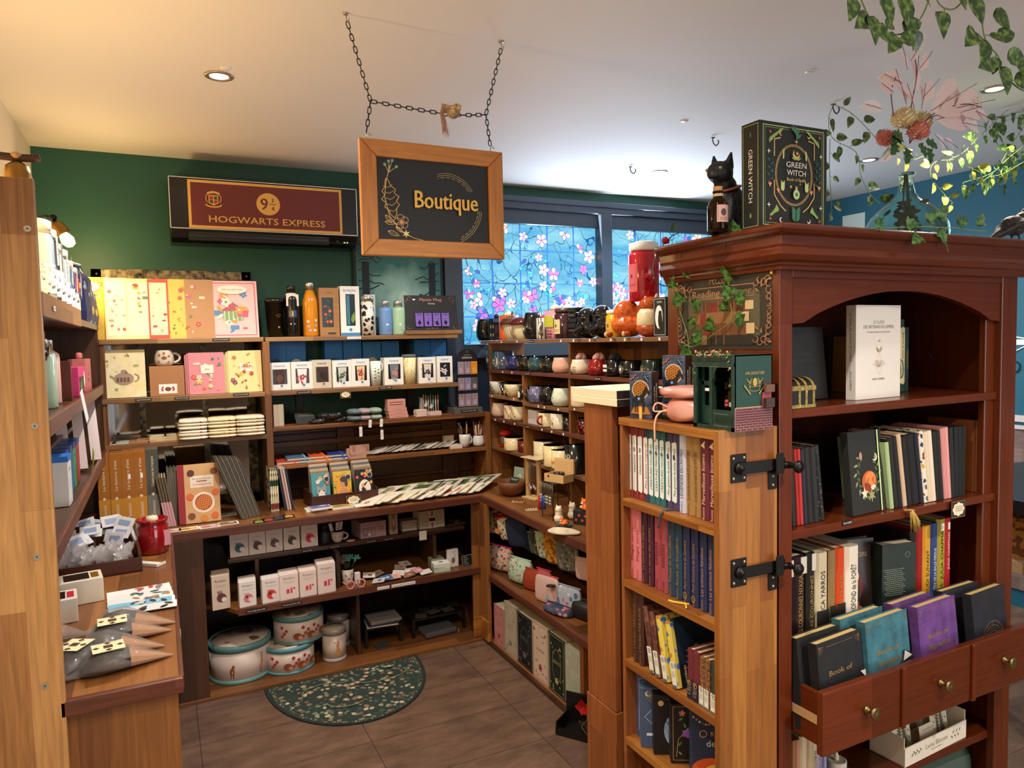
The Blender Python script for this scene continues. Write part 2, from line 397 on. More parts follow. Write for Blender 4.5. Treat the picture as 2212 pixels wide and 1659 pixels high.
GC=[lit(h) for h in ('fbeef6','f4bcd8','e072b4','b46fd6','3f63c8','58c4c8','2ba0c0','f6e6c8','e0688a')]
LEAD,BAR,HEART=lit('1b3f78',.5),lit('2d6fc4',.8),lit('d23f86')
R9=RN(4)
for (a0,a1) in ((1.6,2.545),(2.625,3.66)):
 pane=Bx(a0,a1,3.925,3.93,1.53,2.25).obj('glass_pane',win,FILM);ST(pane)
 A=Art((a0,3.924,1.53),eps=.00006);W_,H_=a1-a0,.72
 for k in range(1,5):
  x=W_*k/5+.02;A.rect(x,0,x+.009,H_,1)
 for k in (.16,.36,.56):A.rect(0,k,W_,k+.006,1)
 A.up()
 for k in range(26):# curling stems
  u,v,t=R9.uniform(.02,W_-.05),R9.uniform(.02,H_-.05),R9.uniform(0,6.3);pts=[]
  for q in range(9):
   pts.append((min(max(u,.005),W_-.005),min(max(v,.005),H_-.005)));u +=.028*cos(t);v +=.028*sin(t);t +=R9.uniform(-.5,.6)
  A.line(pts,.0026,0)
 def petal(u,v,r,t,ci,wd=.42):
  for q,(s,mi) in enumerate(((1,0),(.86,ci))):
   pts=[]
   for i in range(12):
    a=2*PI*i/12;x=r*.5+r*.52*cos(a)*s;y=r*wd*sin(a)*s*(1 if cos(a) > -.4 else .55)
    pu,pv=u+x*cos(t)-y*sin(t),v+x*sin(t)+y*cos(t)
    pts.append((min(max(pu,.002),W_-.002),min(max(pv,.002),H_-.002)))
   A.poly(pts,mi);A.n +=.12
 for k in range(88):
  u=R9.uniform(.02,W_-.02);v=R9.choice((R9.uniform(.02,H_*.5),R9.uniform(.02,H_-.02)));r=R9.uniform(.028,.052);typ=R9.random();t0=R9.uniform(0,6.3)
  A.n=3+k*.9
  if typ < .3:
   for q in range(R9.randint(2,4)):petal(u+R9.uniform(-.02,.02),v+R9.uniform(-.02,.02),r*.9,t0+q*1.3,R9.choice((5,6,5,4))+2,.3)
  else:
   pal=R9.choice(((2,3),(2,2),(3,4),(2,5),(5,4),(6,5),(2,3),(9,2)))
   for q in range(R9.choice((5,5,6,3))):petal(u,v,r,t0+q*2*PI/5,pal[q % 2],.34)
   A.n +=.3;A.ell(u,v,r*.16,None,11,7)
 ST(A.obj('flower_leading',win,[LEAD,BAR]+GC+[HEART]))
# ------------------------------------------------------------------ base run: worktops and cupboards under them
CT=.755
wt=empty('worktop','continuous wooden worktop running along three walls under the displays','worktop',(0,0,0))
Bx(XL,.016,1.88,YB,CT-.028,CT).box(.016,1.905,3.36,YB,CT-.028,CT).box(1.463,1.905,2.0,3.36,CT-.028,CT).obj('worktop_board',wt,WY,bevel=.002)
e=Bx(.016,1.463,3.345,3.362,CT-.034,CT+.002).box(1.448,1.465,2.0,3.36,CT-.034,CT+.002);e.obj('front_edging',wt,EX,bevel=.003)
Bx(-.235,.018,1.862,1.882,CT-.034,CT+.004).obj('end_edging',wt,EX,bevel=.003)
Bx(.008,.02,1.882,3.345,CT-.03,CT+.001).obj('side_edging',wt,EY,bevel=.002)
cu=empty('counter_base','plank-fronted wooden counter base at the left of the alcove','counter')
Bx(-.25,.006,1.885,1.905,0,CT-.03).obj('end_panel',cu,WZ,bevel=.002)
Bx(-.012,.006,1.905,3.36,0,CT-.03).obj('side_panel',cu,WZ)
bk=empty('open_cupboard','open wooden base cupboard with recessed shelves along the back wall','cupboard')
Bx(.012,1.46,3.34,YB,0,.016).obj('base_board',bk,WX,bevel=.002)
Bx(.012,.136,3.345,3.365,.016,CT-.03).obj('left_stile',bk,DZ,bevel=.002)
Bx(.13,1.9,3.86,3.89,.016,CT-.03).obj('back_panel',bk,wood('dark_panel','20150d','35241a','Z',.05,1.5),bevel=0)
s=M();o,U,V=(0,0,.356),(1,0,0),(0,1,0)
s.prism([(.136,3.50),(.2,3.47),(.262,3.36),(1.46,3.36),(1.46,3.86),(.136,3.86)],(o,U,V),(0,0,.022));s.obj('shelf',bk,WX,bevel=.002)
Bx(.265,1.448,3.352,3.362,.35,.384).obj('shelf_edging',bk,EX,bevel=.002)
Bx(.243,1.42,3.5,3.86,.55,.57).obj('shelf',bk,DX,bevel=.002)
for nm,x,y,z0,z1 in (('divider',.36,3.5,.378,.55),('divider',.72,3.42,.378,.55),('divider',.815,3.45,.016,.356),('divider',1.23,3.47,.378,.55)):
 Bx(x,x+.018,y,3.86,z0,z1).obj(nm,bk,DZ,bevel=.001)
pl=empty('corner_pillar','wooden corner pillar holding up the inside corner of the worktop','pillar')
Bx(1.405,1.463,3.362,3.38,.016,CT-.03).box(1.443,1.463,3.27,3.362,.016,CT-.03).obj('post',pl,WZ,bevel=.002)
Bx(1.4,1.463,3.354,3.372,.016,.125).box(1.437,1.457,3.265,3.362,.016,.125).obj('foot_block',pl,GX,bevel=.006)
rb=empty('side_cupboard','open wooden base cupboard under the mugs facing the aisle','cupboard')
Bx(1.46,1.9,1.98,YB,0,.016).obj('base_board',rb,WY,bevel=.002)
Bx(1.445,1.46,1.98,3.34,0,.02).obj('plinth_edging',rb,DY)
Bx(1.88,1.9,2.0,YB,.016,CT-.03).obj('back_panel',rb,DZ)
Bx(1.463,1.88,2.0,3.362,.342,.362).obj('shelf',rb,WY);Bx(1.45,1.465,2.0,3.27,.336,.368).obj('shelf_edging',rb,EY,bevel=.002)
Bx(1.6,1.88,2.0,3.4,.51,.53).obj('shelf',rb,DY)
Bx(1.47,1.9,2.02,2.04,.016,CT-.03).obj('end_panel',rb,PZ)
Bx(1.47,1.5,2.3978,2.426,.016,.34).obj('stile',rb,PZ)
# ------------------------------------------------------------------ left shelving
ls=empty('shelving_unit','tall oak-coloured shelving unit against the left wall beside the counter','shelving unit')
Bx(XL,-.224,1.862,1.884,0,1.921).obj('side_panel',ls,UZ,bevel=.002)
A=Art((0,1.862,0))
for px in ((-.24,1.813),(-.249,1.386),(-.26,1.097),(-.26,.805)):A.up().ell(px[0],px[1],.007,None,0);A.up().star(px[0],px[1],.004,1)
A.obj('screw',ls,[mat('b9b2a4',.3,.8),BLK])
LZ=(1.655,1.383,1.095)
for i,z in enumerate(LZ):
 Bx(XL,-.232,1.884,3.6691 if i==0 else 3.64,z-.022,z).obj('shelf',ls,DY);Bx(-.236,-.222,1.884,2.7648 if i==0 else 3.62,z-.026 if i else z-.03,z+.014 if i else z+.026).obj('shelf_edging',ls,EY if i else WY,bevel=.002)
Bx(XL,-.3,2.0,3.6,1.49,1.508).obj('rear_shelf',ls,DY)
Bx(XL,-.31,2.2,3.5,1.24,1.256).obj('rear_shelf',ls,DY)
Bx(XL,-.232,3.6,3.62,CT,1.66).obj('side_panel',ls,DZ)
# ------------------------------------------------------------------ back shelving (two bays)
bs=empty('shelving_unit','wooden wall shelving unit of two bays on the back counter','shelving unit')
Z1,Z2,Z3=1.592,1.328,1.122
for z in (Z1,Z2,Z3):Bx(-.232,.458,3.63,3.895,z-.022,z).obj('shelf',bs,SX,bevel=.002)
FU=3.66
Y1,Y2,Y3,Y4=1.591,1.326,1.148,.957
Bx(.47,1.475,FU,3.895,Y1-.022,Y1).obj('shelf',bs,SX,bevel=.002)
Bx(1.1805,1.4999,FU-.005,3.89,Y1+.001,Y1+.022).obj('raised_board',bs,SX,bevel=.002)
Bx(.484,1.4703,FU,3.895,Y2-.022,Y2).obj('shelf',bs,SX,bevel=.002)
for z in (Y3,Y4):Bx(.484,1.63,FU,3.895,z-.02,z).obj('shelf',bs,WX,bevel=.002)
Bx(.452,.484,FU-.03,3.895,CT,Y1-.022).obj('upright',bs,WZ,bevel=.002)
Bx(1.63,1.66,FU,3.895,CT,Y3+.002).obj('upright',bs,WZ,bevel=.002)
Bx(-.232,-.212,3.64,3.895,CT,Z1-.022).obj('upright',bs,WZ,bevel=.002)
for x in (.64,1.25):Bx(x,x+.035,3.88,3.897,Y3,Y1-.022).obj('bracket',bs,mat('2c2f33',.5))
cp=Bx(.484,1.63,3.87,3.896,CT,Y3-.02)
for z0,z1,d in ((.80,.815,.02),(.905,.93,.03),(.935,.945,.02),(1.02,1.05,.03),(1.075,1.085,.02),(1.1,1.13,.03)):cp.box(.484,1.63,3.87-d,3.87,z0,z1)
for x in (.84,1.44):
 cp.box(x,x+.09,3.845,3.87,CT,1.1)
 for k in range(6):cp.box(x+.008+k*.014,x+.015+k*.014,3.838,3.846,CT,.9)
cp.obj('carved_back_panel',bs,wood('carved_wood','5a3a26','7a5236','X',.3,2,.4,.6),bevel=.003)
# ------------------------------------------------------------------ mug shelving
MX=1.665
mu=empty('shelving_unit','reddish wooden mug shelving unit jutting out from the window wall','shelving unit')
N1,N2,N3,N4,N5=1.551,1.389,1.249,1.12,.959
N3b,N3c,N5b=1.231,1.244,.936
ya,yb,ye=3.2741,2.8105,2.05
yc=3.6915
for nm,y0,y1,z,mm in (('shelf',ye,3.7872,N1,SY),('shelf',ye,yc,N2,EY),('shelf',ya,yc,N3,SY),('shelf',yb,ya,N3b,SY),('shelf',ye,yb,N3c,SY),('shelf',ye,yc-.02,N4,EY),('shelf',ya,yc-.02,N5,SY),('shelf',ye,ya,N5b,SY)):
 Bx(MX,1.885,y0,y1,z-.018,z).obj(nm,mu,mm,bevel=.002)
for y,z0,z1 in ((yc-.02,CT,N1-.018),(ya-.012,CT,N2-.018),(yb-.012,CT,N2-.018),(2.7928,N2,N1-.018),(ye-.018,CT,N1-.018)):
 Bx(MX+.004,1.885,y,y+.018,z0,z1).obj('divider',mu,WZ,bevel=.001)
Bx(1.885,1.9,ye-.018,yc,CT,N2).box(1.885,1.9,ye,yb,N2,N1).obj('back_panel',mu,WZ)
# ------------------------------------------------------------------ post and gate of books
po=empty('gate_post','broad flat wooden post at the end of the mug shelves holding white books','post')
Bx(1.16,1.18,1.715,1.866,.448,1.355).obj('post_board',po,PZ,bevel=.0015)
Bx(1.157,1.183,1.71,1.872,0,.446).obj('post_foot',po,PZ,bevel=.002)
Bx(1.18,1.46,1.846,1.866,0,1.34).obj('side_board',po,PZ)
gt=empty('book_gate','narrow golden-wood bookcase gate latched to the tall cabinet','bookcase')
GZS=(1.326,1.097,.864,.631,.40)
Bx(1.16,1.345,1.277,1.296,.1,1.328).obj('end_panel',gt,GZ,bevel=.0015)
Bx(1.163,1.345,1.668,1.682,.1,1.31).obj('side_panel',gt,PZ,bevel=.001)
Bx(1.325,1.345,1.296,1.668,.1,1.31).obj('back_panel',gt,DZ)
for i,z in enumerate(GZS):Bx(1.16,1.34,1.296,1.684 if i==0 else 1.668,z-.021,z).obj('shelf' if i else 'top_board',gt,GY,bevel=.0015)
Bx(1.165,1.34,1.296,1.668,.1,.12).obj('shelf',gt,GY)
Bx(1.2,1.33,1.3,1.66,0,.1).obj('base',gt,DY)
# ------------------------------------------------------------------ half-moon mat on the floor
m=M();xc,y0,rx,ry=.718,3.33,.36,.5
pts=[(xc+rx,y0),(xc-rx,y0)];a=[(xc-rx*cos(PI*i/40),y0-ry*sin(PI*i/40)**.92) for i in range(41)]
m.prism(a[::-1],((0,0,.001),(1,0,0),(0,1,0)),(0,0,.006))
RUG=pattern('mat_weave','26352f',('6f7a5c','8d8f72','2c4038','70584a','b9b08e','3f5145','8b6c5c'),38,.42,.9)
rug=m.obj('door_mat',None,mat('1a2626',.9));T(rug,'dark green half-moon floral mat lying on the floor tiles','mat')
A=Art((0,0,.007),(1,0,0),(0,1,0))
A.poly([(xc+(x-xc)*.95,y0-.012+(y-y0)*.955) for x,y in a],0);A.up()
A.poly([(xc+(x-xc)*.9,y0-.025+(y-y0)*.905) for x,y in a],1);A.up()
for k in range(11):
 t=PI*(k+.5)/11
 for q in (.3,.62):A.ell(xc-rx*q*cos(t)*.9,y0-.03-ry*q*sin(t)*.85,.014,None,2,9);A.up().ell(xc-rx*q*cos(t)*.9,y0-.03-ry*q*sin(t)*.85,.006,None,3,7)
A.ring(xc-.12,y0-.16,.1,.06,.006,4,16,.4,3.6);A.ring(xc+.14,y0-.14,.12,.05,.006,4,16,3.6,6.8);A.ring(xc-.05,y0-.28,.09,.07,.006,4,16,3.2,5.6)
A.obj('woven_pattern',rug,[pattern('mat_border','2c3830',('a39a72','6d6a4c'),90,.36,.9),RUG,mat('97826d',.9),mat('c4b48f',.9),mat('75785a',.9)])
# ------------------------------------------------------------------ item builders (fronts face -Y, base on z = 0, centred on x)
PAGE=stripes('page_edges','e9dcc0','cdbb98',0,900)
PAGEZ=stripes('page_edges_flat','ece3cd','c9bb9d',2,700)
def book(name,label,cat,wd,h,d,col,title='',tc=None,th=None,auth='',foot='',band=None,grp=None,rough=.45,tv=.5,motif=None,pages=True,tail=None):
 """spine to the front; title runs up the spine"""
 c=mat(col,rough) if isinstance(col,str) else col
 t=min(.0022,wd*.2);x=wd/2;r=wd*.16
 m=M();m.prism([(-x,.002+r),(-x*.6,.0005),(x*.6,.0005),(x,.002+r),(x,.005+r),(-x,.005+r)],((0,0,0),(1,0,0),(0,1,0)),(0,0,h))
 m.box(-x,-x+t,.004+r,d,0,h).box(x-t,x,.004+r,d,0,h);o=T(m.obj(name,None,c),label,cat,grp)
 if pages:Bx(-x+t,x-t,.005+r,d-.004,.002,h-.003).obj('pages',o,PAGE)
 A=Art(eps=.0004);mats=[tc or GLD];
 if band:# rounded pale label down the spine
  mats.append(mat(band,.5));b=x*.82
  A.poly([(-x,h*.12),(b-x*.4,h*.1),(b,h*.13),(b,h*.87),(b-x*.4,h*.9),(-x,h*.88)],1);A.up()
 if title:A.text(title,0,h*tv,th or wd*.42,0,90,wid=None if len(title) < 6 else min(h*.62,len(title)*wd*.36))
 if auth:A.text(auth,0,h*.8,wd*.2,0,90)
 if foot:A.text(foot,0,h*.08,wd*.28,0,90)
 if tail:mats.append(mat(tail[0],.4));A.rect(-x*.99,0,x*.99,h*tail[1],len(mats)-1)
 if motif:motif(A,mats,x,h)
 if A.f:A.obj('spine_print',o,mats)
 return o
def fbook(name,label,cat,w,h,t,col,grp=None,spine_left=True,pages='p',rough=.5,inset=.003):
 """cover to the front"""
 c=mat(col,rough) if isinstance(col,str) else col
 m=M();e=min(.0025,t*.18);x=w/2
 m.box(-x,x,0,e,0,h).box(-x,x,t-e,t,0,h)
 if spine_left:m.box(-x,-x+.003,e,t-e,0,h)
 o=T(m.obj(name,None,c),label,cat,grp)
 if pages:Bx(-x+.003,x-inset,e,t-e,inset*.6,h-inset).obj('pages',o,mat('e6d7b4',.7) if pages=='p' else pages)
 return o
def carton(name,label,cat,w,d,h,col,grp=None,b=.0012):
 c=mat(col,.5) if isinstance(col,str) else col
 return T(Bx(-w/2,w/2,0,d,0,h,0,b).obj(name,None,c),label,cat,grp)
def fart(o,name='cover_print',y=0,mats=(),fn=None,right=None,left=None,top=None):
 A=Art((0,y,0));fn(A)
 return A.obj(name,o,list(mats))
def sideart(o,x,name,mats,fn,right=True):
 A=Art((x,0,0),(0,1,0),(0,0,1)) if right else Art((x,0,0),(0,-1,0),(0,0,1));fn(A);return A.obj(name,o,list(mats))
def blob(m,name,parent,mats,vox=.004,smooth=4):
 o=m.obj(name,parent,mats)
 md=o.modifiers.new('join','REMESH');md.mode='VOXEL';md.voxel_size=vox;md.use_smooth_shade=True
 sm=o.modifiers.new('smooth','SMOOTH');sm.factor=.5;sm.iterations=smooth
 return o
def handle(m,r,z0,z1,out,t,ang=0,mi=0,n=10):
 """loop handle leaving a wall of radius r between heights z0 and z1"""
 pts=[]
 for i in range(n+1):
  a=-PI/2+PI*i/n;q=r-.002+out*cos(a);z=(z0+z1)/2+(z1-z0)/2*sin(a)
  pts.append((q*cos(ang),q*sin(ang),z))
 m.tube(pts,t,8,mi)
MUGP={'round':[(.62,0),(.8,.03),(.97,.2),(1,.4),(.95,.62),(.84,.85),(.8,1)],'straight':[(.9,0),(.98,.03),(1,.1),(1,1)],
  'cup':[(.5,0),(.62,.04),(.85,.3),(.97,.62),(1,1)],'tulip':[(.55,0),(.8,.06),(1,.3),(1,.45),(.84,.8),(.74,1)],'taper':[(.78,0),(.82,.03),(1,1)]}
def mug(name,label,r,h,col,shape='round',hand=None,grp=None,inner=None,rough=.15,cat='mug',hcol=None,fn=None,pm=(),hz=(.2,.8)):
 c=mat(col,rough,coat=.3) if isinstance(col,str) else col
 p=[(a*r,b*h) for a,b in MUGP[shape]];rim=p[-1][0]
 m=M();m.lathe([(1e-5,0)]+p,28);m.lathe([(rim,h),(rim-.0035,h),(rim-.0045,h*.5),(rim*.6,h*.12),(1e-5,h*.12)],28,mi=1)
 o=T(m.obj(name,None,[c,mat(inner,.3) if inner else c]),label,cat,grp)
 if hand is not None:
  q=M();rr=max(a for a,b in p);handle(q,rr*.9,h*hz[0],h*hz[1],r*.75,h*.075,hand);q.obj('handle',o,mat(hcol,rough) if hcol else c)
 if fn:
  A=Art(wrap=max(a for a,b in p)*1.002);fn(A,h);A.obj('mug_print',o,list(pm))
 return o
def bottle(name,label,r,h,col,capcol,grp=None,neck=.45,shoulder=.7,capr=None,cat='bottle',caph=.14,capm=None,rough=.3):
 c=mat(col,rough) if isinstance(col,str) else col;nr=r*neck;ch=h*caph
 m=Lt([(1e-5,0),(r*.94,0),(r,.006),(r,h*shoulder),(r*.93,h*(shoulder+.06)),(nr,h-ch),(1e-5,h-ch)],28);o=T(m.obj(name,None,c),label,cat,grp)
 cr=capr or nr*1.08
 Lt([(1e-5,h-ch),(cr,h-ch),(cr,h-.004),(cr*.9,h),(1e-5,h)],24).obj('cap',o,capm or mat(capcol,.3,.85));return o
def tag(parent,w,h,at,col='f1ece0',rot=0,name='tag',lines=3):
 m=M();m.T=MT(at) @ MR(rad(rot),4,'Y');m.box(-w/2,w/2,-.0008,.0004,-h,0)
 for k in range(lines):m.box(-w*.32,w*.3-(k % 2)*w*.15,-.0011,-.0008,-h*(.3+.17*k),-h*(.27+.17*k),1)
 m.tube([(0,0,-.002),(0,.002,.014)],.0005,4,2)
 return m.obj(name,parent,[mat(col,.6),mat('6a655c',.6),mat('bfae8a',.7)])
STICK=mat('f3f0ea',.5)
def price(x,y,z,label,rz=0,w=.011):
 o=T(Bx(-w/2,w/2,-.0012,0,-w/2,w/2,0,.0006).obj('price_sticker',None,STICK),label,'price sticker','white price stickers on the shelf edges');return put(o,x,y,z,rz)
def plate(x,y,z,w,txt,label,rz=0,dark=True,h=.012):
 o=T(Bx(-w/2,w/2,-.002,0,-h/2,h/2).obj('price_strip',None,BLK if dark else WHT),label,'price label')
 A=Art((0,-.002,0));A.text(txt,0,0,h*.42,0,wid=w*.85);A.obj('lettering',o,WHT if dark else BLK);return put(o,x,y,z,rz)
def fancy(w,h,label,x,y,z,rz=0,lines=3,rx=0):
 """brown label card with a scalloped cream panel and handwriting"""
 o=T(Bx(-w/2,w/2,-.0015,0,0,h).obj('price_card',None,mat('2d2017',.5)),label,'price card')
 A=Art((0,-.0015,0));A.frame(-w*.46,h*.06,w*.46,h*.94,.0012,2);A.up()
 A.poly([(w*.4*cos(2*PI*i/40)*(1+.06*cos(8*PI*i/40*2)),h*.5+h*.37*sin(2*PI*i/40)*(1+.08*cos(8*PI*i/40*2))) for i in range(40)],0);A.up()
 A.scrib(0,h*.64,w*.5,h*.06,lines,1);A.obj('card_print',o,[CRM,mat('4b3524',.6),GLD]);return put(o,x,y,z,rz,rx)
def leaf_mesh(m,p,d,nrm,l,kind='ivy',mi=0,bend=.15):
 d=Vector(d).normalized();n=Vector(nrm);n=(n-d*n.dot(d)).normalized();s=d.cross(n)
 O={'ivy':[(0,0),(-.12,.3),(.12,.62),(.3,.33),(.62,.36),(1,0)],'heart':[(0,0),(-.1,.22),(.08,.38),(.4,.38),(.75,.2),(1,0)],
  'oval':[(0,0),(.15,.16),(.45,.26),(.8,.18),(1,0)],'rag':[(0,0),(.1,.35),(.3,.2),(.45,.42),(.62,.22),(.8,.24),(1,0)]}[kind]
 p=Vector(p)
 def q(a,b):return p+d*(a*l)+s*(b*l)+n*(abs(b)*bend*l*1.2-(a*a)*bend*l)
 spine=[q(a,0) for a,b in O];up=[q(a,b) for a,b in O];lo=[q(a,-b) for a,b in O];k=len(O)
 fs=[]
 for i in range(k-1):fs +=[(i,i+1,k+i+1,k+i),(2*k+i,2*k+i+1,i+1,i)]
 m.add(spine+up+lo,fs,mi,True)
IVY=mottled('ivy_leaf','2c4a1c','6d9a3f',90,.45,3,0,.4,.7)
POTH=mottled('pothos_leaf','2f4a22','8fae4e',70,.4,4,0,.46,.72)
STEM=mat('6f8a3c',.6)
def interp(pts,k=6):
 """Catmull-Rom through the points"""
 P_=[Vector(p) for p in pts];P_=[P_[0]*2-P_[1]]+P_+[P_[-1]*2-P_[-2]];out=[]
 for i in range(1,len(P_)-2):
  for j in range(k):
   t=j/k;a,b,c,d=P_[i-1:i+3]
   out.append(.5*((2*b)+(c-a)*t+(2*a-5*b+4*c-d)*t*t+(3*b-a-3*c+d)*t**3))
 return out+[P_[-2]]
def vine(label,strands,leaves,kind='ivy',lm=None,sr=.0013,name='garland',cat='garland',auto=0,asz=.03,seed=1,group=None,stem=None):
 """strands: point lists; leaves: (point, size, direction angle in the XZ plane)"""
 rn=RN(seed);o=empty(name,label,cat,strands[0][0],0,group);off=Vector(strands[0][0]);s=M();m=M()
 for st in strands:
  pp=interp([Vector(p)-off for p in st]);s.tube(pp,sr,6)
  if auto:
   ln=0;side=1
   for a,b in zip(pp,pp[1:]):
    ln +=(b-a).length
    if ln > auto:
     ln=rn.uniform(0,auto*.4);side=-side;t=(b-a).normalized();r_=Vector((t.z*side,rn.uniform(-.6,.2),-t.x*side-.5));e=b+r_.normalized()*.016
     s.tube([b,e],sr*.6,4);leaf_mesh(m,e,r_+Vector((rn.uniform(-.3,.3),0,-.3)),(rn.uniform(-.4,.2),-1,rn.uniform(-.2,.5)),asz*rn.uniform(.75,1.2),kind)
 for p,sz,an in leaves:
  p=Vector(p)-off;a=rad(an);leaf_mesh(m,p,(cos(a),-.25,sin(a)),(rn.uniform(-.3,.1),-1,rn.uniform(-.1,.4)),sz,kind)
 s.obj('stem',o,stem or STEM);m.obj('leaves',o,lm or IVY);return o
# ================================================================== tall cherry cabinet
CY0,CXL,CXR,CYB=1.285,1.363,2.345,1.71
cab=empty('tall_cabinet','tall dark cherry bookcase with an arched top, crown moulding and one drawer','bookcase',(0,0,0))
Bx(CXL,CXL+.02,CY0+.02,CYB,.0,1.715).box(CXL-.003,CXL+.02,CYB-.045,CYB,0,1.715).obj('side_panel',cab,CZ)
Bx(CXR-.022,CXR,CY0+.02,CYB,0,1.715).obj('side_panel',cab,CZ)
Bx(CXL,CXR,CYB-.012,CYB,.25,1.715).obj('back_panel',cab,wood('cherry_back','3a170a','43200f','X',.5,3,.2,.45))
Bx(CXL-.003,1.405,CY0,CY0+.024,0,1.715).obj('stile',cab,CZ,bevel=.0025)
Bx(2.27,CXR+.002,CY0,CY0+.024,0,1.715).box(2.225,2.27,CY0+.02,CY0+.04,.7,1.6).obj('stile',cab,CZ,bevel=.0025)
pts=[(1.405,1.69),(1.405,1.575),(1.45,1.578)]+[(1.45+.775*i/16,1.578+.083*sin(PI*i/16)**.8) for i in range(1,16)]+[(2.225,1.578),(2.27,1.575),(2.27,1.69)]
M().prism(pts,((0,CY0+.006,0),(1,0,0),(0,0,1)),(0,.02,0)).obj('arched_rail',cab,CX)
Bx(1.405,2.27,CY0,CY0+.026,1.688,1.716).obj('top_rail',cab,CX,bevel=.002)
S1,S2,S3,S4=1.362,1.052,.70,.30
for z in (S1,S2):Bx(CXL+.02,CXR-.022,CY0+.012,CYB-.012,z-.024,z).obj('shelf',cab,CX,bevel=.003)
Bx(CXL+.02,CXR-.022,CY0+.03,CYB-.012,S3-.02,S3).box(CXL+.02,CXR-.022,CY0+.02,CYB-.012,S4-.025,S4).obj('shelf',cab,CX,bevel=.002)
# crown: stepped profile swept round three sides (inner edge on the carcass)
prof=[(0,1.705),(.014,1.705),(.016,1.715),(.02,1.717),(.02,1.723),(.03,1.728),(.037,1.742),(.03,1.757),(.033,1.764),(.034,1.785),(.045,1.79),(.052,1.798),(.052,1.806),(.046,1.812),(0,1.812)]
sec=[]
for (x,y,dx,dy) in ((CXL,CYB,-1,0),(CXL,CY0,-1,-1),(CXR,CY0,1,-1),(CXR,CYB,1,0)):sec.append([(x+dx*d,y+dy*d,z) for d,z in prof])
rings(M(),sec,smooth=False).box(CXL,CXR,CY0,CYB,1.716,1.811).obj('crown_moulding',cab,CX,bevel=.002)
dr=M();dr.box(1.4,2.272,1.185,1.205,.522,.682)
drw=dr.obj('drawer',cab,CX,bevel=.003)
Bx(1.415,1.43,1.205,1.6,.535,.665).box(2.24,2.255,1.205,1.6,.535,.665).box(1.43,2.24,1.205,1.6,.535,.545).box(1.412,1.4151,1.205,1.5,.588,.61,1).obj('drawer_box',drw,[CY,mat('c9a070',.5)])
for x in (1.69,1.985):Bx(x-.007,x+.007,1.176,1.186,.522,.684,0,.003).obj('divider_strip',drw,CZ)
BRASS=mat('8a7448',.32,.9)
for x in (1.555,1.848,2.135):
 k=M();k.T=MT((x,1.185,.605)) @ MR(PI/2,4,'X');k.lathe([(1e-5,0),(.011,0),(.012,.003),(.006,.006),(.005,.016),(.009,.02),(.0165,.023),(.017,.026),(.013,.029),(.011,.028),(.004,.031),(1e-5,.031)],20);k.obj('knob',drw,BRASS)
# reading-corner sign on the cabinet side
sg=T(Bx(-.0015,0,0,.372,0,.195).obj('metal_sign',None,mat('2b2621',.5)),'embossed dark metal sign reading Reading Corner on the cabinet side','sign');put(sg,CXL-.0005,1.297,1.513)
A=Art((-.0015,.372,0),(0,-1,0),(0,0,1));W_,H_=.372,.195
COP,TAN=mat('a97f63',.4,.5),mat('57503c',.6);red,br1,br2,pg,dk=mat('7d2a22',.5),mat('6b3d24',.5),mat('8a5f3a',.5),mat('cdb083',.6),mat('1d1916',.5)
A.rect(.05,.03,.32,.15,1);A.up();A.frame(.055,.138,.3,.168,.0022,0)
A.text('Reading Corner',.18,.152,.02,0,wid=.225,bold=.0012);A.up()
for (u0,v0,u1,v1,c_) in ((.11,.1,.275,.128,br1),(.07,.07,.26,.1,br2),(.09,.038,.28,.07,br1),(.075,.012,.3,.038,dk)):
 i=[red,br1,br2,pg,dk].index(c_)+2;A.up();A.rect(u0,v0,u1,v1,i);A.up();A.rect(u0+.03,v0,u0+.055,v1,2 if i !=6 else 0);A.rect(u1-.004,v0+.003,u1+.025,v1-.002,5 if i !=6 else 6)
 for q in (.012,.062,.09,.12):A.rect(u0+q,v0,u0+q+.002,v1,0)
for (cu_,cv,sx,sy) in ((.02,.175,1,1),(.35,.175,-1,1),(.02,.02,1,-1),(.35,.02,-1,-1)):
 for q in range(4):
  A.ring(cu_+sx*.013*q,cv-sy*.006*(q % 2),.009,.008,.0022,0,10,q,q+4.6);A.ring(cu_-sx*.003,cv-sy*.016*q-sy*.01,.008,.009,.0022,0,10,q+1,q+5.4);A.leaf(cu_+sx*.01*q,cv-sy*.02*q*.5,.016,.8*q,0)
for q in range(7):A.ring(.15+.012*q,.182,.007,.006,.002,0,8,q,q+4);A.ring(.015,.06+.012*q,.006,.007,.002,0,8,q,q+4);A.ring(.357,.06+.012*q,.006,.007,.002,0,8,q,q+4)
for u in (.008,.364):A.up();A.ell(u,.188,.004,None,7)
A.obj('relief',sg,[COP,TAN,red,br1,br2,pg,dk,GLD])
# ---------------------------------------------------------------- top shelf of the cabinet
PUR=mottled('purple_leather','3d1c2c','63384a',30,.5)
o=fbook('notebook','purple leather notebook with brass corners behind the small chest','book',.105,.20,.02,PUR);put(o,1.44,1.44,S1+.001,0,-8)
A=Art();A.rect(-.04,.125,.03,.16,0);A.up();A.scrib(-.005,.15,.05,.006,2,1);A.poly([(.052,.0),(.02,0),(.052,.03)],2);A.obj(CP,o,[WHT,BLK,mat('b59a5a',.4,.6)])
ch=empty('trinket_chest','small black chest with gold filigree bands on the top shelf','chest',(1.455,1.3,S1+.001))
ARC=[(.034*cos(PI*i/10),.05+.026*sin(PI*i/10)) for i in range(11)]
Bx(-.045,.045,0,.07,.002,.05).obj('body',ch,mat('1d1613',.35))
M().prism([(a+.035,b) for a,b in ARC],((-.045,0,0),(0,1,0),(0,0,1)),(.09,0,0)).obj('lid',ch,mat('1d1613',.35))
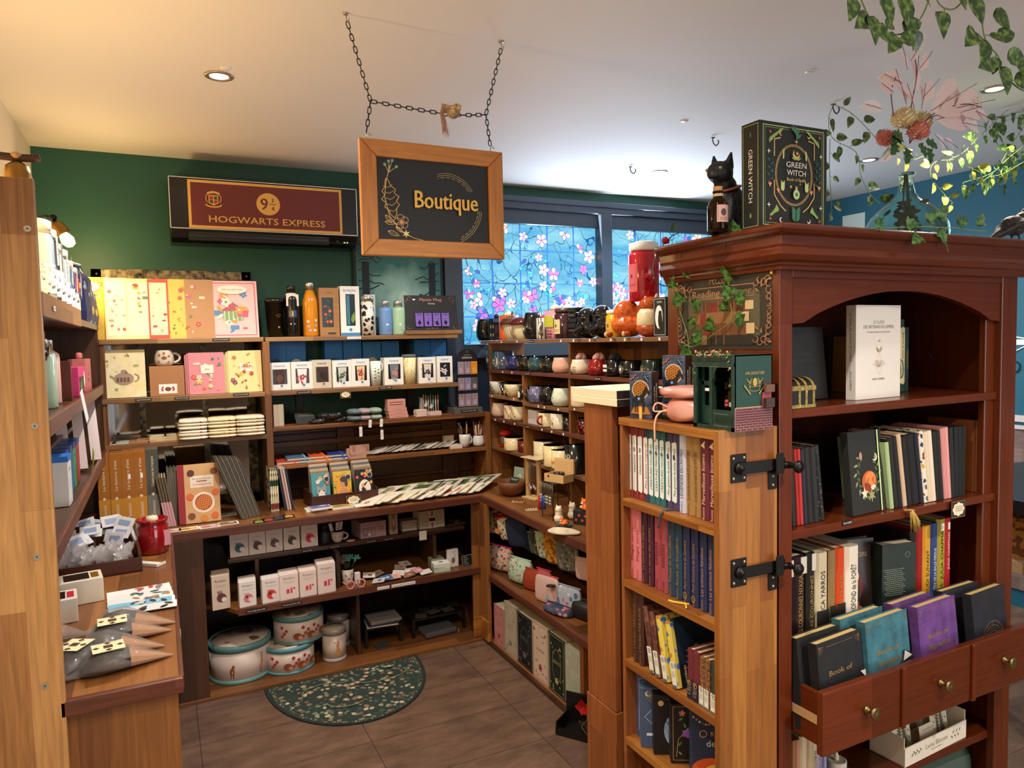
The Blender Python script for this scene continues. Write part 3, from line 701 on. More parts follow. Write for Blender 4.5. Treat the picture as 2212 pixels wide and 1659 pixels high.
FIL=pattern('filigree','8d7a3c',('d9c67a','4a3c1a','b6a25a','7d3a2c'),300,.4,.35)
k=M()
for x in (-.045,-.012,.012,.038):k.box(x-.001,x+.006,-.0015,.0715,0,.052);k.prism([(a*1.04+.035,b+.001) for a,b in ARC],((x-.001,0,0),(0,1,0),(0,0,1)),(.007,0,0))
k.box(-.0465,.0465,-.0025,.0725,.044,.056).box(-.0465,.0465,-.0025,.0725,0,.008);k.obj('filigree_bands',ch,FIL)
o=fbook('hardback_book','large black book leaning in shadow beside the white guide','book',.17,.205,.02,'191716');put(o,1.63,1.44,S1+.001,0,-6)
A=Art();A.text('LA BIBLE',0,.13,.012,0);A.text('BONHEUR',.0,.11,.012,0);A.obj(CP,o,mat('3a3632',.4))
gw,gh=.2017,.263
o=fbook('guide_book','white paperback titled Le Guide des Artisans de Lumière standing face out','book',gw,gh,.03,'efe6da',pages=PAGE,inset=.0);put(o,1.8282,1.365,S1+.001,3)
A=Art();br_=mat('6b5440',.6);A.text('LE GUIDE',.0,gh*.82,.0085,0);A.text('DES ARTISANS DE LUMIÈRE',0,gh*.77,.009,0,wid=gw*.68);A.text("De l'Appel Intérieur au Chemin d'Âme",0,gh*.715,.0045,0,wid=gw*.52);A.text('NANCY ALMERAS',0,gh*.21,.006,0,wid=gw*.28)
for k in range(-3,4):A.up();
for k in range(-4,5):A.ring(0,gh*.37,.011+.0*k,.028,.0005,1,14) if k==0 else A.line([(0,gh*.34),(k*.007,gh*.4-abs(k)*.002),(k*.0035,gh*.38+.008),(0,gh*.34)],.0006,1)
A.moon(0,gh*.54,.011,1,rot=PI/2);A.star(0,gh*.62,.006,1);A.line([(0,gh*.3),(0,gh*.24)],.0005,1);A.obj(CP,o,[br_,mat('b9a184',.5)])
def gsp(A):A.text('Le Guide des Artisans de Lumière',-.015,gh*.66,.007,0,-90,wid=gh*.5);A.text('Nancy ALMERAS',-.015,gh*.2,.007,0,-90,wid=gh*.2)
sideart(o,-gw/2,'spine_print',[BLK],gsp,False)
x=1.945
for i,(wd,h,col,ti,lab,tc) in enumerate((
 (.008,.175,'c08a4a','','thin tan book right of the white guide, leftmost of its row',None),(.008,.175,'a87a44','','thin tan book, second right of the white guide',None),(.008,.174,'b98247','','thin tan book, third right of the white guide',None),(.008,.173,'9f7140','','thin tan book, fourth right of the white guide',None),(.012,.178,'4a2a26','CALENDRIER','patterned maroon book beside the thin tan ones',None),
 (.014,.18,'6d1a22','RECETTES SECRÈTES DES TEMPS ANCIENS','first of two crimson recipe books on the top shelf',WHT),(.014,.18,'6d1a22','RECETTES SECRÈTES DES TEMPS ANCIENS','second of two crimson recipe books on the top shelf',WHT),(.012,.17,'5c141c','PAROLES DE SORCIÈRE','slim wine-red book at the end of the crimson pair',WHT),
 (.014,.205,'223227','LA MAGIE','dark green book right of the wine-red one',GLD),(.01,.2,'b98a48','','slim ochre book between two dark green ones',None),(.024,.225,'274640','Mon fabuleux herbier de sorcière','thick green herbal with a cream spine panel',BLK),(.02,.2,'1f3c38','LE ROMAN','dark teal book ending the top row, a ribbon hanging from it',GLD))):
 o=book('hardback_book',lab,'book',wd,h,.15,col,ti,tc or GLD,band='e5d3a0' if 'herbier' in ti else None,grp='books on the cabinet top shelf');put(o,x+wd/2,1.47,S1+.001,0,0,3 if i < 8 else 0);x +=wd+.0015
r_=T(Tu(interp([(2.045,1.475,1.47),(2.065,1.462,1.46),(2.07,1.46,1.42),(2.055,1.47,1.395)]),.004,6,flat=.3).obj('ribbon_marker',None,mat('2c6a6a',.5)),'teal ribbon loop hanging off the last book on the top shelf','ribbon')
put(T(Tu([(0,0,0),(.016,-.012,.004),(.024,-.014,.016)],.003,6).obj('cabinet_hook',None,mat('5c4a3c',.4,.6)),'bent metal hook on the inside right wall of the cabinet','hook'),2.3,1.5,1.46,180)
# ---------------------------------------------------------------- notebooks on the second shelf
def nb(i,wd,h,col,lab,lean,x,d=.14,y=1.325):
 o=book('notebook',lab,'notebook',wd,h,d,col,grp='notebooks on the cabinet second shelf',pages=True,rough=.6);return put(o,x,y,S2+.0012,0,0,lean)
x=1.432;FLO=pattern('night_floral','171517',('5a3a58','7a5b6a','2b3326','171517'),120,.34)
for i,(wd,h,col,lab,ln) in enumerate(((.012,.2,'1c1b1c','black notebook hard against the cabinet left side on the second shelf',-3),(.014,.205,'23211f','charcoal notebook left of the pair of red ones',-3.5),(.0085,.2,'b32d25','left one of the two bright red notebooks',-4),(.01,.2,'c03328','right one of the two bright red notebooks',-4),
 (.011,.197,'262036','dark indigo notebook right of the red pair',-4.5),(.015,.2,'1d1c1b','black notebook second to the right of the red pair',-5),(.018,.2,'201e1d','thick black notebook before the night-flower one',-5),(.014,.205,FLO,'black notebook with night flowers up its spine',-7))):
 wd *=1.22;nb(i,wd,h,col,lab,ln,x+wd/2);x +=wd+.002
o=fbook('fox_notebook','black notebook with a curled sleeping fox in a wreath, pale elastic band','notebook',.15,.225,.022,'22221f',rough=.7);put(o,1.735,1.318,S2+.0012,5,-5)
A=Art();FX=[mat(h,.6) for h in ('c8622e','e58a4a','5d6a45','99a06a','e9dcc0','d3edA6','8c3a22','b98a7a')]
for k in range(26):
 t=2.0+k*.2;
 if 2.9 < (t-2.0) < 3.4:continue
 A.leaf(.002+.047*cos(t),.105+.057*sin(t),.02,t+(.7 if k % 2 else 2.3),2+(k % 2));A.n +=.05
A.up();A.ell(.006,.085,.033,.03,0,20);A.up();A.ell(.012,.092,.024,.02,1,16);A.up();A.poly([(-.008,.088),(.006,.1),(.0,.075)],0);A.poly([(.016,.092),(.03,.1),(.024,.076)],0);A.ell(.0,.07,.02,.01,6,12,-.6);A.up();A.ell(.022,.068,.012,.007,4,10);A.star(-.02,.055,.018,4,5,.4);A.star(.012,.047,.02,3,6,.4);A.star(.034,.06,.014,2,6,.4)
A.moon(.036,.15,.011,4,rot=2.6);A.ell(-.028,.158,.007,.012,7,8);A.up();A.rect(.051,0,.0565,.225,5);A.obj(CP,o,FX)
x=1.825;FL2=pattern('mosaic_floral','efe4cf',('d9a43c','2f3f66','8a4a3c','4a6a5a','efe4cf','efe4cf'),70,.5)
for i,(wd,h,col,lab,ln) in enumerate(((.016,.195,'a9c08a','sage green notebook right of the fox notebook',-8),(.022,.205,'1d1b1a','black notebook right of the sage green one',-9),(.022,.208,'191817','black notebook left of the beige one',-9),(.02,.215,'d3b190','beige notebook leaning among black ones',-9),
 (.024,.205,'171616','black notebook right of the beige one',-9),(.04,.21,'131213','very thick black notebook near the middle of the second shelf',-9),(.018,.21,'1d1c2b','midnight blue notebook before the patterned spine',-9),(.022,.215,FL2,'cream notebook with a multicoloured mosaic spine',-8),(.02,.212,'e3cdb2','left of two cream notebooks by the mosaic one',-7.5),(.02,.214,'ead9c0','right of two cream notebooks by the mosaic one',-7.5),
 (.02,.21,'1b1a19','left of two black notebooks before the pink pair',-7),(.02,.21,'201e1d','right of two black notebooks before the pink pair',-7),(.019,.216,'d98f8c','left of two pink notebooks on the second shelf',-6),(.02,.218,'e29c98','right of two pink notebooks on the second shelf',-6),(.018,.215,'1d2023','slate black notebook right of the pink pair',-4),
 (.018,.215,'17181a','second black notebook right of the pink pair',-2),(.018,.215,'151515','third black notebook right of the pink pair',-1),(.016,.215,'131313','fourth black notebook right of the pink pair',0))):
 nb(i,wd*.86,h*.98,col,lab,ln,x+wd*.43,.16,1.318);x +=wd*.9
nb(99,.026,.22,'8a4a22','brown leather notebook ending the second shelf',0,2.243,.16)
plate(1.6165,1.2965,S2-.004,.036,'Carnet 22,90€','black price strip on the shelf edge below the fox notebook')
fancy(.066,.052,'brown price card hanging from the second cabinet shelf',2.0797,1.29,S2-.05,0,3)
ts=empty('bookmark_tassel','gold silk tassels draped over the second cabinet shelf','tassel',(1.8589,1.29,S2))
k=M();rn=RN(3)
for i in range(46):
 a=rn.uniform(-.012,.022);b=rn.uniform(-.006,.004);k.tube([(0,b-.006,.004),(a*.5,b-.012,-.012),(a+.006,b-.012,-.03),(a+.012+rn.uniform(-.003,.003),b-.01,-.05-rn.uniform(0,.012))],.0007,4)
k.obj('threads',ts,mat('cfae5e',.4));Tu([(-.02,.0,.002),(-.004,-.008,.003),(.012,-.01,.0)],.002,6).obj('cord',ts,mat('b8924a',.4))
# ---------------------------------------------------------------- novels on the third shelf
def sk(A,ms,x,h):ms.append(mat('d8cfc0',.4));A.rect(x*.0,h*.82,x*.98,h*.99,len(ms)-1)
Y3_=1.335;x=1.408
for i,(wd,h,col,ti,lab,kw) in enumerate((
 (.014,.255,'2a1f1e','CRESCENT','dark novel half hidden behind the cabinet left stile',{}),(.043,.262,'3a191b','CALENDEWANE','dark red novel with a white publisher patch, leftmost of three',dict(motif=sk,foot='LISSA')),(.047,.265,'2f1c26','LES COURONNES NYAXIA','dark plum novel with a white patch, middle of three',dict(motif=sk,foot='LISSA')),(.033,.268,'242120','LES COURONNES','black novel with a white patch, rightmost of three',dict(motif=sk,foot='LISSA')),
 (.05,.262,'cfc0a2','REBECCA YARROS','cream and black novel with gold discs on its spine',dict(tail=('1c1a18',.4))),(.026,.262,'8d744c','ONYX STORM','gold and black novel between cream and orange ones',dict(tail=('1b1815',.42))),(.036,.264,'cf4a22','IRON FLAME','orange and black novel among the plastic-wrapped ones',dict(tail=('1f1712',.42))),(.06,.262,'e9dfcd','Au PROFOND de la FORÊT','white novel with a green beetle about a deep forest',dict()))):
 o=book('novel',lab,'book',wd*.95,h,.15,col,ti,BLK if col in ('cfc0a2','e9dfcd') else GLD,wd*.32,grp='novels behind the drawer',rough=.25,**kw);put(o,x+wd/2,Y3_,S3+.001);x +=wd+.001
o=fbook('romance_novel','dark novel showing a red-haired woman on its cover','book',.14,.245,.03,'2b211b',rough=.3);put(o,1.79,1.40,S3+.001,-12,-4)
A=Art();A.text('DES SORCIERS',-.0,.2,.013,0,wid=.09);A.text('Les',0,.218,.01,0);A.ell(-.01,.12,.035,.055,1,16,.3);A.up();A.ell(.0,.135,.014,.02,2,12,-.3);A.up();A.rect(-.015,.06,.015,.11,3);A.flower(.0,.045,.02,4,1);A.obj(CP,o,K('a98a5c 6a1d1a d9b89a 3d3a36 b5735a'))
o=fbook('thriller_novel','dark green novel turned to show its printed back cover','book',.12,.235,.036,'1d2a22',rough=.4,pages=PAGE);put(o,1.905,1.35,S3+.001,-10)
A=Art();A.ring(.03,.2,.008,.008,.001,0);A.scrib(-.02,.16,.07,.003,14,0);A.obj(CP,o,mat('8d9a86',.5))
x=1.985
for i,(wd,h,col,ti,tc,lab) in enumerate(((.014,.25,'2a1c1c','A BONNE MARE',None,'slim dark paperback right of the green novel'),(.018,.25,'35201c','LES FEMMES',None,'dark brown paperback left of the red one'),(.035,.262,'a3201f','',None,'red paperback left of the yellow novel'),(.042,.262,'e0a42c','LE JEUDI SUIVANT',BLK,'yellow novel named Le Jeudi Suivant'),(.034,.264,'32498a','LE MYSTÈRE DE LA BALLE PERDUE',WHT,'blue novel named Le Mystère de la Balle Perdue'),(.042,.272,'b3a238','JULIA CHAPMAN',BLK,'mustard yellow detective novel beside the red one at the row end'),(.028,.272,'b8282a','JULIA CHAPMAN',WHT,'red detective novel at the right end of the third shelf'))):
 wd *=.88
 def mo(A,ms,x_,h_,c=('JULIA' in ti)):
  if c:ms.append(WHT);A.rect(-x_*.4,h_*.87,x_*.4,h_*.95,len(ms)-1);A.up();A.text('D',0,h_*.91,x_*.5,0)
 o=book('novel',lab,'book',wd,h,.13,col,ti,tc or GLD,wd*.34,motif=mo,foot='RENDEZ-VOUS' if 'JULIA' in ti else '',tv=.62 if 'JULIA' in ti else .4,grp='novels behind the drawer');put(o,x+wd/2,1.37,S3+.001);x +=wd+.001
# ---------------------------------------------------------------- velvet spell books standing in the drawer
def spell(lab,x,col,w,h,z,y,lines,rz=4,bandt=None,wheel=False):
 v=mottled('velvet_'+col,col,'%02x%02x%02x' % tuple(min(255,int(int(col[i:i+2],16)*1.3)+6) for i in (0,2,4)),25,.75)
 o=fbook('spell_book',lab,'book',w,h,.026,v,'velvet spell books in the drawer',pages=mat('d9bd7c',.5));put(o,x,y,z,rz,-6)
 A=Art();q=.0016
 if lines:
  for sx in (-1,1):
   for k in range(5):t=-PI/2-sx*.1-sx*k*.33;A.line([(sx*(w*.46),h*.96),(sx*w*.46+.02*cos(t)*(1 if sx > 0 else 1)*(1),h*.96+.02*sin(t))],.0007,0)
  A.line([(-w*.3,h*.94),(w*.3,h*.94)],.0007,0)
  A.text('Book of',-.003,h*.64,.013,0,wid=w*.52,bold=.0008);A.text(lines,-.002,h*.52,.014,0,wid=w*.56,bold=.0008)
 if wheel:
  A.T=None
  for r in (.062,.05,.034,.014):A.ring(.01,h*.34,r,r,.0012,0,36)
  for k in range(12):t=k*PI/6;A.line([(.01+.034*cos(t),h*.34+.034*sin(t)),(.01+.062*cos(t),h*.34+.062*sin(t))],.0008,0);A.star(.01+.042*cos(t+.26),h*.34+.042*sin(t+.26),.004,0)
  A.moon(.01,h*.34,.01,0)
 A.obj(CP,o,mat('c39a5a',.35,.5));return o
zb=.546
spell('black velvet spell book behind the Book of Shadows',1.503,'121114',.175,.232,zb,1.262,'')
o=spell('black Book of Shadows with a moon-phase band in the drawer',1.528,'121114',.18,.228,zb,1.222,'Shadows',5)
m_=Bx(-.0915,.0915,-.0018,.0,.075,.125).obj('paper_band',o,mat('23242a',.5));A=Art((0,-.0018,0))
for k in range(7):A.moon(-.03+.01*k,.108,.0045,0,rot=0 if k > 3 else PI) if k !=3 else A.ell(0,.108,.005,None,0)
A.text('Book of Shadows Journal',0,.093,.004,0,wid=.1);A.text('Black Obsidian',0,.083,.005,0,wid=.06);A.poly([(.07,.125),(.0915,.125),(.0915,.105)],1);A.obj('band_print',m_,[mat('c9b48a',.4),WHT])
spell('teal velvet spell book behind the Book of Abundance',1.675,'2a5560',.185,.246,zb,1.268,'')
o=spell('teal Book of Abundance with a torn dark band in the drawer',1.717,'2c5a66',.185,.244,zb,1.226,'Abundance',4)
m_=M().prism([(.0935,.08),(.0935,.128),(.06,.14),(.05,.115),(.0,.095),(-.02,.08)],((0,-.006,0),(1,0,0),(0,0,1)),(0,.004,0)).obj('torn_band',o,mat('1d1f24',.5));M().prism([(.05,.115),(.06,.14),(.09,.122)],((0,-.0066,0),(1,0,0),(0,0,1)),(0,.0005,0)).obj('torn_edge',m_,mat('d9d4cc',.6))
spell('purple velvet spell book behind the Book of Spells',1.885,'4a2a58',.185,.248,zb,1.27,'')
spell('purple Book of Spells with gold lettering in the drawer',1.93,'54306a',.185,.244,zb,1.228,'Spells',4)
spell('black book behind the zodiac-wheel book in the drawer',2.105,'14131a',.18,.244,zb,1.27,'',2)
spell('black book with a golden zodiac wheel at the drawer right end',2.165,'14131a',.18,.238,zb,1.226,'',4,wheel=True)
# ---------------------------------------------------------------- bottom compartment
x=1.42
for i,(wd,h,col) in enumerate(((.01,.17,'6a6a72'),(.012,.172,'7a4a3a'),(.011,.17,'4a4f6a'),(.013,.174,'b07a4a'),(.016,.172,'c98d6a'),(.028,.176,'d9c4a2'),(.016,.176,'cdb590'),(.016,.176,'d9c9a8'),(.02,.178,'c7b8d2'),(.018,.178,'7d86b5'))):
 nm=('first','second','third','fourth','fifth','sixth','seventh','eighth','ninth','tenth')[i]
 o=book('booklet',f'slim booklet under the drawer, {nm} from the left','book',wd,h,.14,col,'LES BOUTIQUES' if i > 6 else '',WHT if i > 8 else BLK,grp='booklets under the drawer');put(o,x+wd/2,1.33,S4+.001);x +=wd+.001
x=x+.07
cp_=T(Lt([(1e-5,0),(.052,0),(.056,.006),(.056,.012),(.05,.014),(1e-5,.014)],28).obj('candle_plate',None,mat('2c2016',.5)),'round dark plate under the tealight in the bottom compartment','plate');put(cp_,x,1.36,S4+.001)
tl=T(Lt([(1e-5,0),(.026,0),(.027,.003),(.027,.036),(.024,.038),(.02,.035),(1e-5,.034)],24).obj('tealight',None,mat('e9dfcb',.5)),'cream LED tealight candle under the middle drawer','candle');put(tl,x,1.36,S4+.0155);Lt([(1e-5,.033),(.006,.034),(.007,.044),(.004,.055),(1e-5,.062)],10).obj('flame',tl,mat('f3e2b8',.4))
o=fbook('forest_box','dark box with a moonlit forest scene behind the tealight','box',.16,.19,.04,pattern('dark_forest','141210',('3a3026','221c18','55483a'),60,.35));put(o,x+.06,1.45,S4+.001,0)
A=Art();A.ell(.0,.09,.022,None,0);A.obj('moon_print',o,mat('b9b2a2',.5))
lb=empty('bookmark_display','open cream card display box of bookmark packets','display box',(2.02,1.305,S4+.001),3)
KR=mat('efe3cf',.6);Bx(-.155,.155,0,.003,0,.055).obj('front',lb,KR);Bx(-.155,-.152,.003,.11,0,.085).box(.152,.155,.003,.11,0,.085).box(-.152,.152,.107,.11,0,.1).box(-.155,.155,.003,.11,0,.003).obj('tray',lb,KR)
A=Art();A.text('Luna Bloom',.0,.032,.015,0,wid=.11);A.text('METAL BOOKMARKS',0,.016,.004,0)
for sx in (-1,1):
 for k in range(6):A.leaf(sx*(.075+.008*k),.028+.004*(k % 2),.014,(.9 if k % 2 else -.9)+(0 if sx > 0 else PI),0)
A.obj('lettering',lb,mat('7d6f58',.5))
SEP=K('d9c8ac 5d5238 8a7a55')
for i,(px,y,z,lab,kind) in enumerate(((-.105,.03,.02,'fern bookmark packet at the display left',0),(-.03,.06,.04,'butterfly bookmark packet in the display middle',1),(.055,.05,.07,'honeycomb bookmark packet behind the thistle one',2),(.06,.025,.035,'thistle leaf bookmark packet at the display right',0),(.0,.02,.003,'low kraft bookmark packet before the butterfly one',3))):
 h=(.14,.15,.155,.14,.07)[i];o=T(Bx(-.042,.042,0,.002,0,h,0).obj('bookmark_packet',None,SEP[0]),lab,'bookmark','bookmark packets in the display box')
 A=Art();A.text('Luna Bloom',0,h*.8,.006,1,wid=.06)
 if kind==0:
  for k in range(9):A.leaf(0,.02+.009*k,.035*(1-.06*k),.5,1);A.leaf(0,.02+.009*k,.035*(1-.06*k),PI-.5,1)
 elif kind==1:
  for a in (.6,2.54,-.5,3.64):A.up();A.leaf(0,.06,.04,a,2,.8);A.ring(.022*cos(a),.06+.022*sin(a),.012,.01,.001,1)
  A.line([(0,.04),(0,.08)],.003,1)
 elif kind==2:
  for k in range(10):A.ring(-.03+.012*(k % 5)+.006*(k//5),.13-.01*(k//5),.006,.006,.0015,1,6)
 for k in range(5):A.leaf(.036,.02+.02*k,.014,2.3,2)
 A.obj(CP,o,SEP);put(o,2.02+px,1.305+y,S4+.005+z*.0,3,-8)
cs=M();n=10;secs=[]
for i in range(9):
 t=-1+2*i/8;w_=.17*(1-abs(t)**3*.25);th=.055*(1-abs(t)**2.5)+.004;secs.append([(w_*cos(2*PI*k/16),th*sin(2*PI*k/16),t*.13) for k in range(16)])
rings(cs,secs);o=T(cs.obj('cushion',None,mat('4a5a4c',.9)),'grey-green cushion stuffed below the bottom cabinet shelf','cushion');put(o,2.16,1.4,.125,0,0,0)
# ================================================================== things on top of the cabinet
TOP=1.8125
def fur(name,c1,c2,sc=140):return mottled(name,c1,c2,sc,.55,3,.6)
# cat statue: sits facing left
xs,ys=1.3535,1.46
ct_=M()
ct_.ball((.035,0,.05),.05,k=(1,.8,1));ct_.ball((.045,0,.035),.05,k=(1,.95,.7));ct_.ball((.015,0,.095),.036,k=(1,.85,1.2));ct_.ball((-.002,0,.128),.028,k=(1,.9,1))
ct_.ball((-.022,0,.158),.031,k=(1.05,.9,.95));ct_.ball((-.045,0,.15),.017,k=(1,.9,.85));ct_.ball((-.052,0,.144),.011,k=(.9,1,.8))
for s in (-1,1):
 ct_.tube([(-.012,s*.014,.172),(-.014,s*.02,.19),(-.012,s*.023,.211)],.014,8,r2=.002);ct_.tube([(-.0,s*.017,.09),(-.012,s*.018,.04),(-.016,s*.018,.008)],.013,8,r2=.01);ct_.ball((-.026,s*.018,.008),.012,k=(1.4,1,.7));ct_.ball((.055,s*.034,.025),.028,k=(1.2,.6,.9))
ct_.tube(interp([(.085,0,.015),(.09,.03,.01),(.06,.05,.01),(.02,.045,.01)]),.009,8)
cat_=T(blob(ct_,'cat_figurine',None,fur('black_fur','090808','1d1917'),.0035,3),'black cat figurine with a brown collar on top of the cabinet','figurine');put(cat_,xs,ys,TOP,18);cat_.scale=(1.3,1.1,1.0)
Tu([(.006+.03*cos(t)*1,.028*sin(t),.121+.012*cos(t)) for t in [2*PI*i/20 for i in range(20)]],.0035,6,closed=True).obj('collar',cat_,mat('8a4a2c',.6))
e_=M().ball((-.046,-.017,.163),.0045,8,6).ball((-.046,.017,.163),.0045,8,6);e_.obj('eyes',cat_,mat('8a8a4a',.1))
# amber bottle
bt=empty('potion_bottle','corked brown glass bottle with a pink label beside the cat figurine','bottle',(1.2722,1.40,TOP))
Lt([(1e-5,.001),(.024,0),(.026,.003),(.026,.062),(.021,.075),(.012,.081),(.012,.092),(.0135,.093),(.0135,.097),(.011,.097)],24).obj('glass',bt,mat('3a1f08',.05,trans=.75))
Lt([(1e-5,.002),(.0235,.002),(.0235,.014),(1e-5,.014)],20).obj('liquid',bt,mat('c9961c',.1,trans=.4))
Lt([(1e-5,.09),(.0105,.09),(.0118,.108),(1e-5,.109)],14).obj('cork',bt,mat('a97a4a',.8))
Tu([(.0128*cos(t*.9),.0128*sin(t*.9),.083+.008*t/24) for t in range(24)],.0012,5).obj('twine',bt,mat('cdb58a',.8))
A=Art(wrap=.0263);A.rect(-.022,.018,.012,.06,0);A.up();A.frame(-.019,.021,.009,.057,.0006,1);A.ell(-.005,.042,.007,.009,1);A.scrib(-.005,.028,.02,.002,2,1);A.obj('label',bt,K('b98f80 3d2a26'))
# green witch book box
gx0,gx1=1.3416,1.5744;gw=gx1-gx0;gh=2.077-TOP-.004
DKB=mottled('linen_black','14150f','23231b',300,.7)
gb=T(Bx(-gw/2,gw/2,0,.003,0,gh).box(-gw/2,gw/2,.057,.06,0,gh).box(-gw/2,-gw/2+.004,.003,.057,0,gh).obj('book_box',None,DKB),'large black storage book titled Green Witch standing on the cabinet','book box');put(gb,(gx0+gx1)/2,1.33,TOP+.001)
Bx(-gw/2+.004,gw/2-.004,.003,.057,.003,gh-.004).obj('pages',gb,mat('d8c9a0',.6))
GW=[mat(h,.5) for h in ('c9d88a','3f7a58','e3b468','d9704a','2c5a5a','efe6d0','8fae5a')]
def gwart(A):
 w,h=gw,gh;cx,cy=0,h*.52
 A.frame(-w*.45,h*.035,w*.45,h*.965,.0018,0);A.frame(-w*.425,h*.055,w*.425,h*.945,.0006,0)
 for q in (.0,.0035):A.ring(cx,cy,w*.275-q,h*.29-q,.0013,2,40)
 for s in (-1,1):
  A.line([(s*w*.2,h*.86),(s*w*.29,h*.84),(s*w*.29,h*.68)],.0028,2);A.line([(s*w*.12,h*.17),(s*w*.2,h*.22),(s*w*.29,h*.32),(s*w*.29,h*.46)],.0028,2)
  for k in range(6):A.leaf(s*(w*.36-k*.006),h*.8+k*.006,.02,(PI/2+s*(.3+.15*k)),6);A.leaf(s*(w*.36-.006*k),h*.12+.002*k,.02,PI/2+s*(1.1-.3*k),6)
  for k in range(7):A.leaf(s*w*.35,h*(.42+.035*k),.014,(.6 if k % 2 else 2.5),4)
  for k in range(4):A.leaf(s*w*.17,h*(.36+.02*k),.013,PI/2+s*(.5),0);A.leaf(s*w*.17,h*(.36+.02*k),.013,PI/2-s*.6,0);A.leaf(s*w*.17,h*(.66+.02*k),.012,PI/2+s*.4,0)
  A.up();A.ell(s*w*.36,h*.42,.006,.004,3);A.rect(s*w*.36-.001,h*.39,s*w*.36+.001,h*.42,5);A.ell(s*w*.24,h*.37,.006,.004,3);A.rect(s*w*.24-.001,h*.34,s*w*.24+.001,h*.37,5)
  A.moon(s*w*.2,h*.9,.006,2,rot=1+s);A.moon(s*w*.2,h*.085,.006,5,rot=1+s);A.star(s*w*.38,h*.72,.007,5);A.star(s*w*.38,h*.22,.007,5);A.star(s*w*.36,h*.9,.006,3);A.star(s*w*.36,h*.09,.006,3)
  for k in range(8):A.ell(s*w*(.31+.01*(k % 3)),h*(.5+.03*k),.0014,None,1,6)
 for k in range(5):A.leaf(0,h*.86+.004*k,.024,PI/2+(k-2)*.5,1);A.leaf(0,h*.075+.006*k,.02,PI/2+.9,1);A.leaf(0,h*.075+.006*k,.02,PI/2-.9,1)
 A.up();A.moon(0,h*.71,.012,2,rot=1.2);A.star(.003,h*.722,.006,2,5,.4);A.leaf(0,h*.66,.018,.3,6);A.leaf(0,h*.66,.018,2.84,6);A.star(0,h*.83,.007,2)
 A.text('GREEN',0,h*.61,.0135,5,wid=w*.3);A.text('WITCH',0,h*.535,.0135,5,wid=w*.28);A.text('Book of Spells',0,h*.47,.0075,2,wid=w*.28)
 A.ell(0,h*.33,.011,.012,0,16);A.rect(-.003,h*.365,.003,h*.4,0);A.rect(-.0035,h*.395,.0035,h*.41,3);A.up();A.flower(0,h*.33,.006,1);A.star(-.02,h*.4,.005,2,5,.4);A.star(.012,h*.43,.003,2,5,.4)
fart(gb,'cover_print',0,GW,gwart)
sideart(gb,-gw/2,'spine_print',GW,lambda A:(A.line([(-.055,.006),(-.005,.006),(-.005,gh-.006),(-.055,gh-.006),(-.055,.006)],.001,0),A.text('GREEN WITCH',-.03,gh*.5,.013,5,-90,wid=gh*.5),A.leaf(-.03,gh*.86,.015,PI/2,1),A.leaf(-.03,gh*.1,.015,PI/2,6)),False)
# demijohn with flowers
vx,vy=2.1316,1.5
dj=empty('demijohn_vase','bulbous pale green glass demijohn holding dried flowers on the cabinet','vase',(vx,vy,TOP))
k=.135
pr=[(1e-5,.002),(.1,0),(.112,.012),(.122,.04),(.118,.07),(.1,.1),(.068,.13),(.04,.15),(.026,.168),(.021,.19),(.02,.222),(.024,.224),(.024,.233),(.02,.234)]
GLS=mat('c9e6d4',.04,trans=.92);m,nt,b_=new('green_glass');b_.inputs['Base Color'].default_value=C('cfe9d9');b_.inputs['Roughness'].default_value=.05;b_.inputs['Transmission Weight'].default_value=.93;b_.inputs['IOR'].default_value=1.12
n1=nd(nt,'ShaderNodeTexNoise');n1.inputs['Scale'].default_value=30;bp=nd(nt,'ShaderNodeBump');bp.inputs['Strength'].default_value=.25;bp.inputs['Distance'].default_value=.003;L(nt,n1.outputs['Fac'],bp.inputs['Height']);L(nt,bp.outputs[0],b_.inputs['Normal'])
Lt(pr,40).obj('glass_body',dj,m)
vs_=M();rn=RN(5)
for i in range(60):
 a=rn.uniform(0,6.3);r=rn.uniform(.0,.05);z=rn.uniform(.03,.13);leaf_mesh(vs_,(r*cos(a),r*sin(a),z),(rn.uniform(-1,1),rn.uniform(-1,1),rn.uniform(-1,.6)),(rn.uniform(-1,1),-1,.3),.03,'oval')
for i in range(8):vs_.tube([(rn.uniform(-.05,.05),rn.uniform(-.04,.04),.02),(rn.uniform(-.02,.02),0,.14),(rn.uniform(-.01,.01),0,.23)],.0018,5)
vs_.obj('dried_stems',dj,mat('5a4420',.7))
fl=empty('flower_bouquet','bouquet of pompom blooms and pink feather leaves in the demijohn','flowers',(vx,vy,TOP+.21))
def pom(cx,cy,cz,r,col,n=150):
 m=M();g=PI*(3-sqrt(5))
 for i in range(n):
  z=1-2*(i+.5)/n;q=sqrt(1-z*z);d=Vector((q*cos(g*i),q*sin(g*i),z));s=d.orthogonal().normalized();t=d.cross(s)
  jj=rn.uniform(.88,1.05);c=Vector((cx,cy,cz));w_=r*.17
  a0,a1,a2=c+d*r*.35,c+d*r*.85*jj,c+d*r*jj
  m.add([a0-s*w_*.4,a0+s*w_*.4,a1+s*w_+t*w_*.4,a2+s*w_*.5,a2-s*w_*.5,a1-s*w_+t*w_*.4],[(0,1,2,5),(5,2,3,4)],0,True)
 m.ball((cx,cy,cz),r*.75,12,8);return m
for nm,px,py,yy,r,col in (('cream_bloom',2.075,2.2,1.47,.039,'ecdcb2'),('cream_bloom',2.2,2.213,1.5,.035,'ead7a8'),('pink_bloom',2.1,2.158,1.44,.034,'e8a090'),('pink_bloom',2.007,2.136,1.48,.03,'e69a92')):
 pom(px-vx,yy-vy,py-TOP-.21,r,col).obj(nm,fl,mat(col,.8))
FE=[M(),M()]
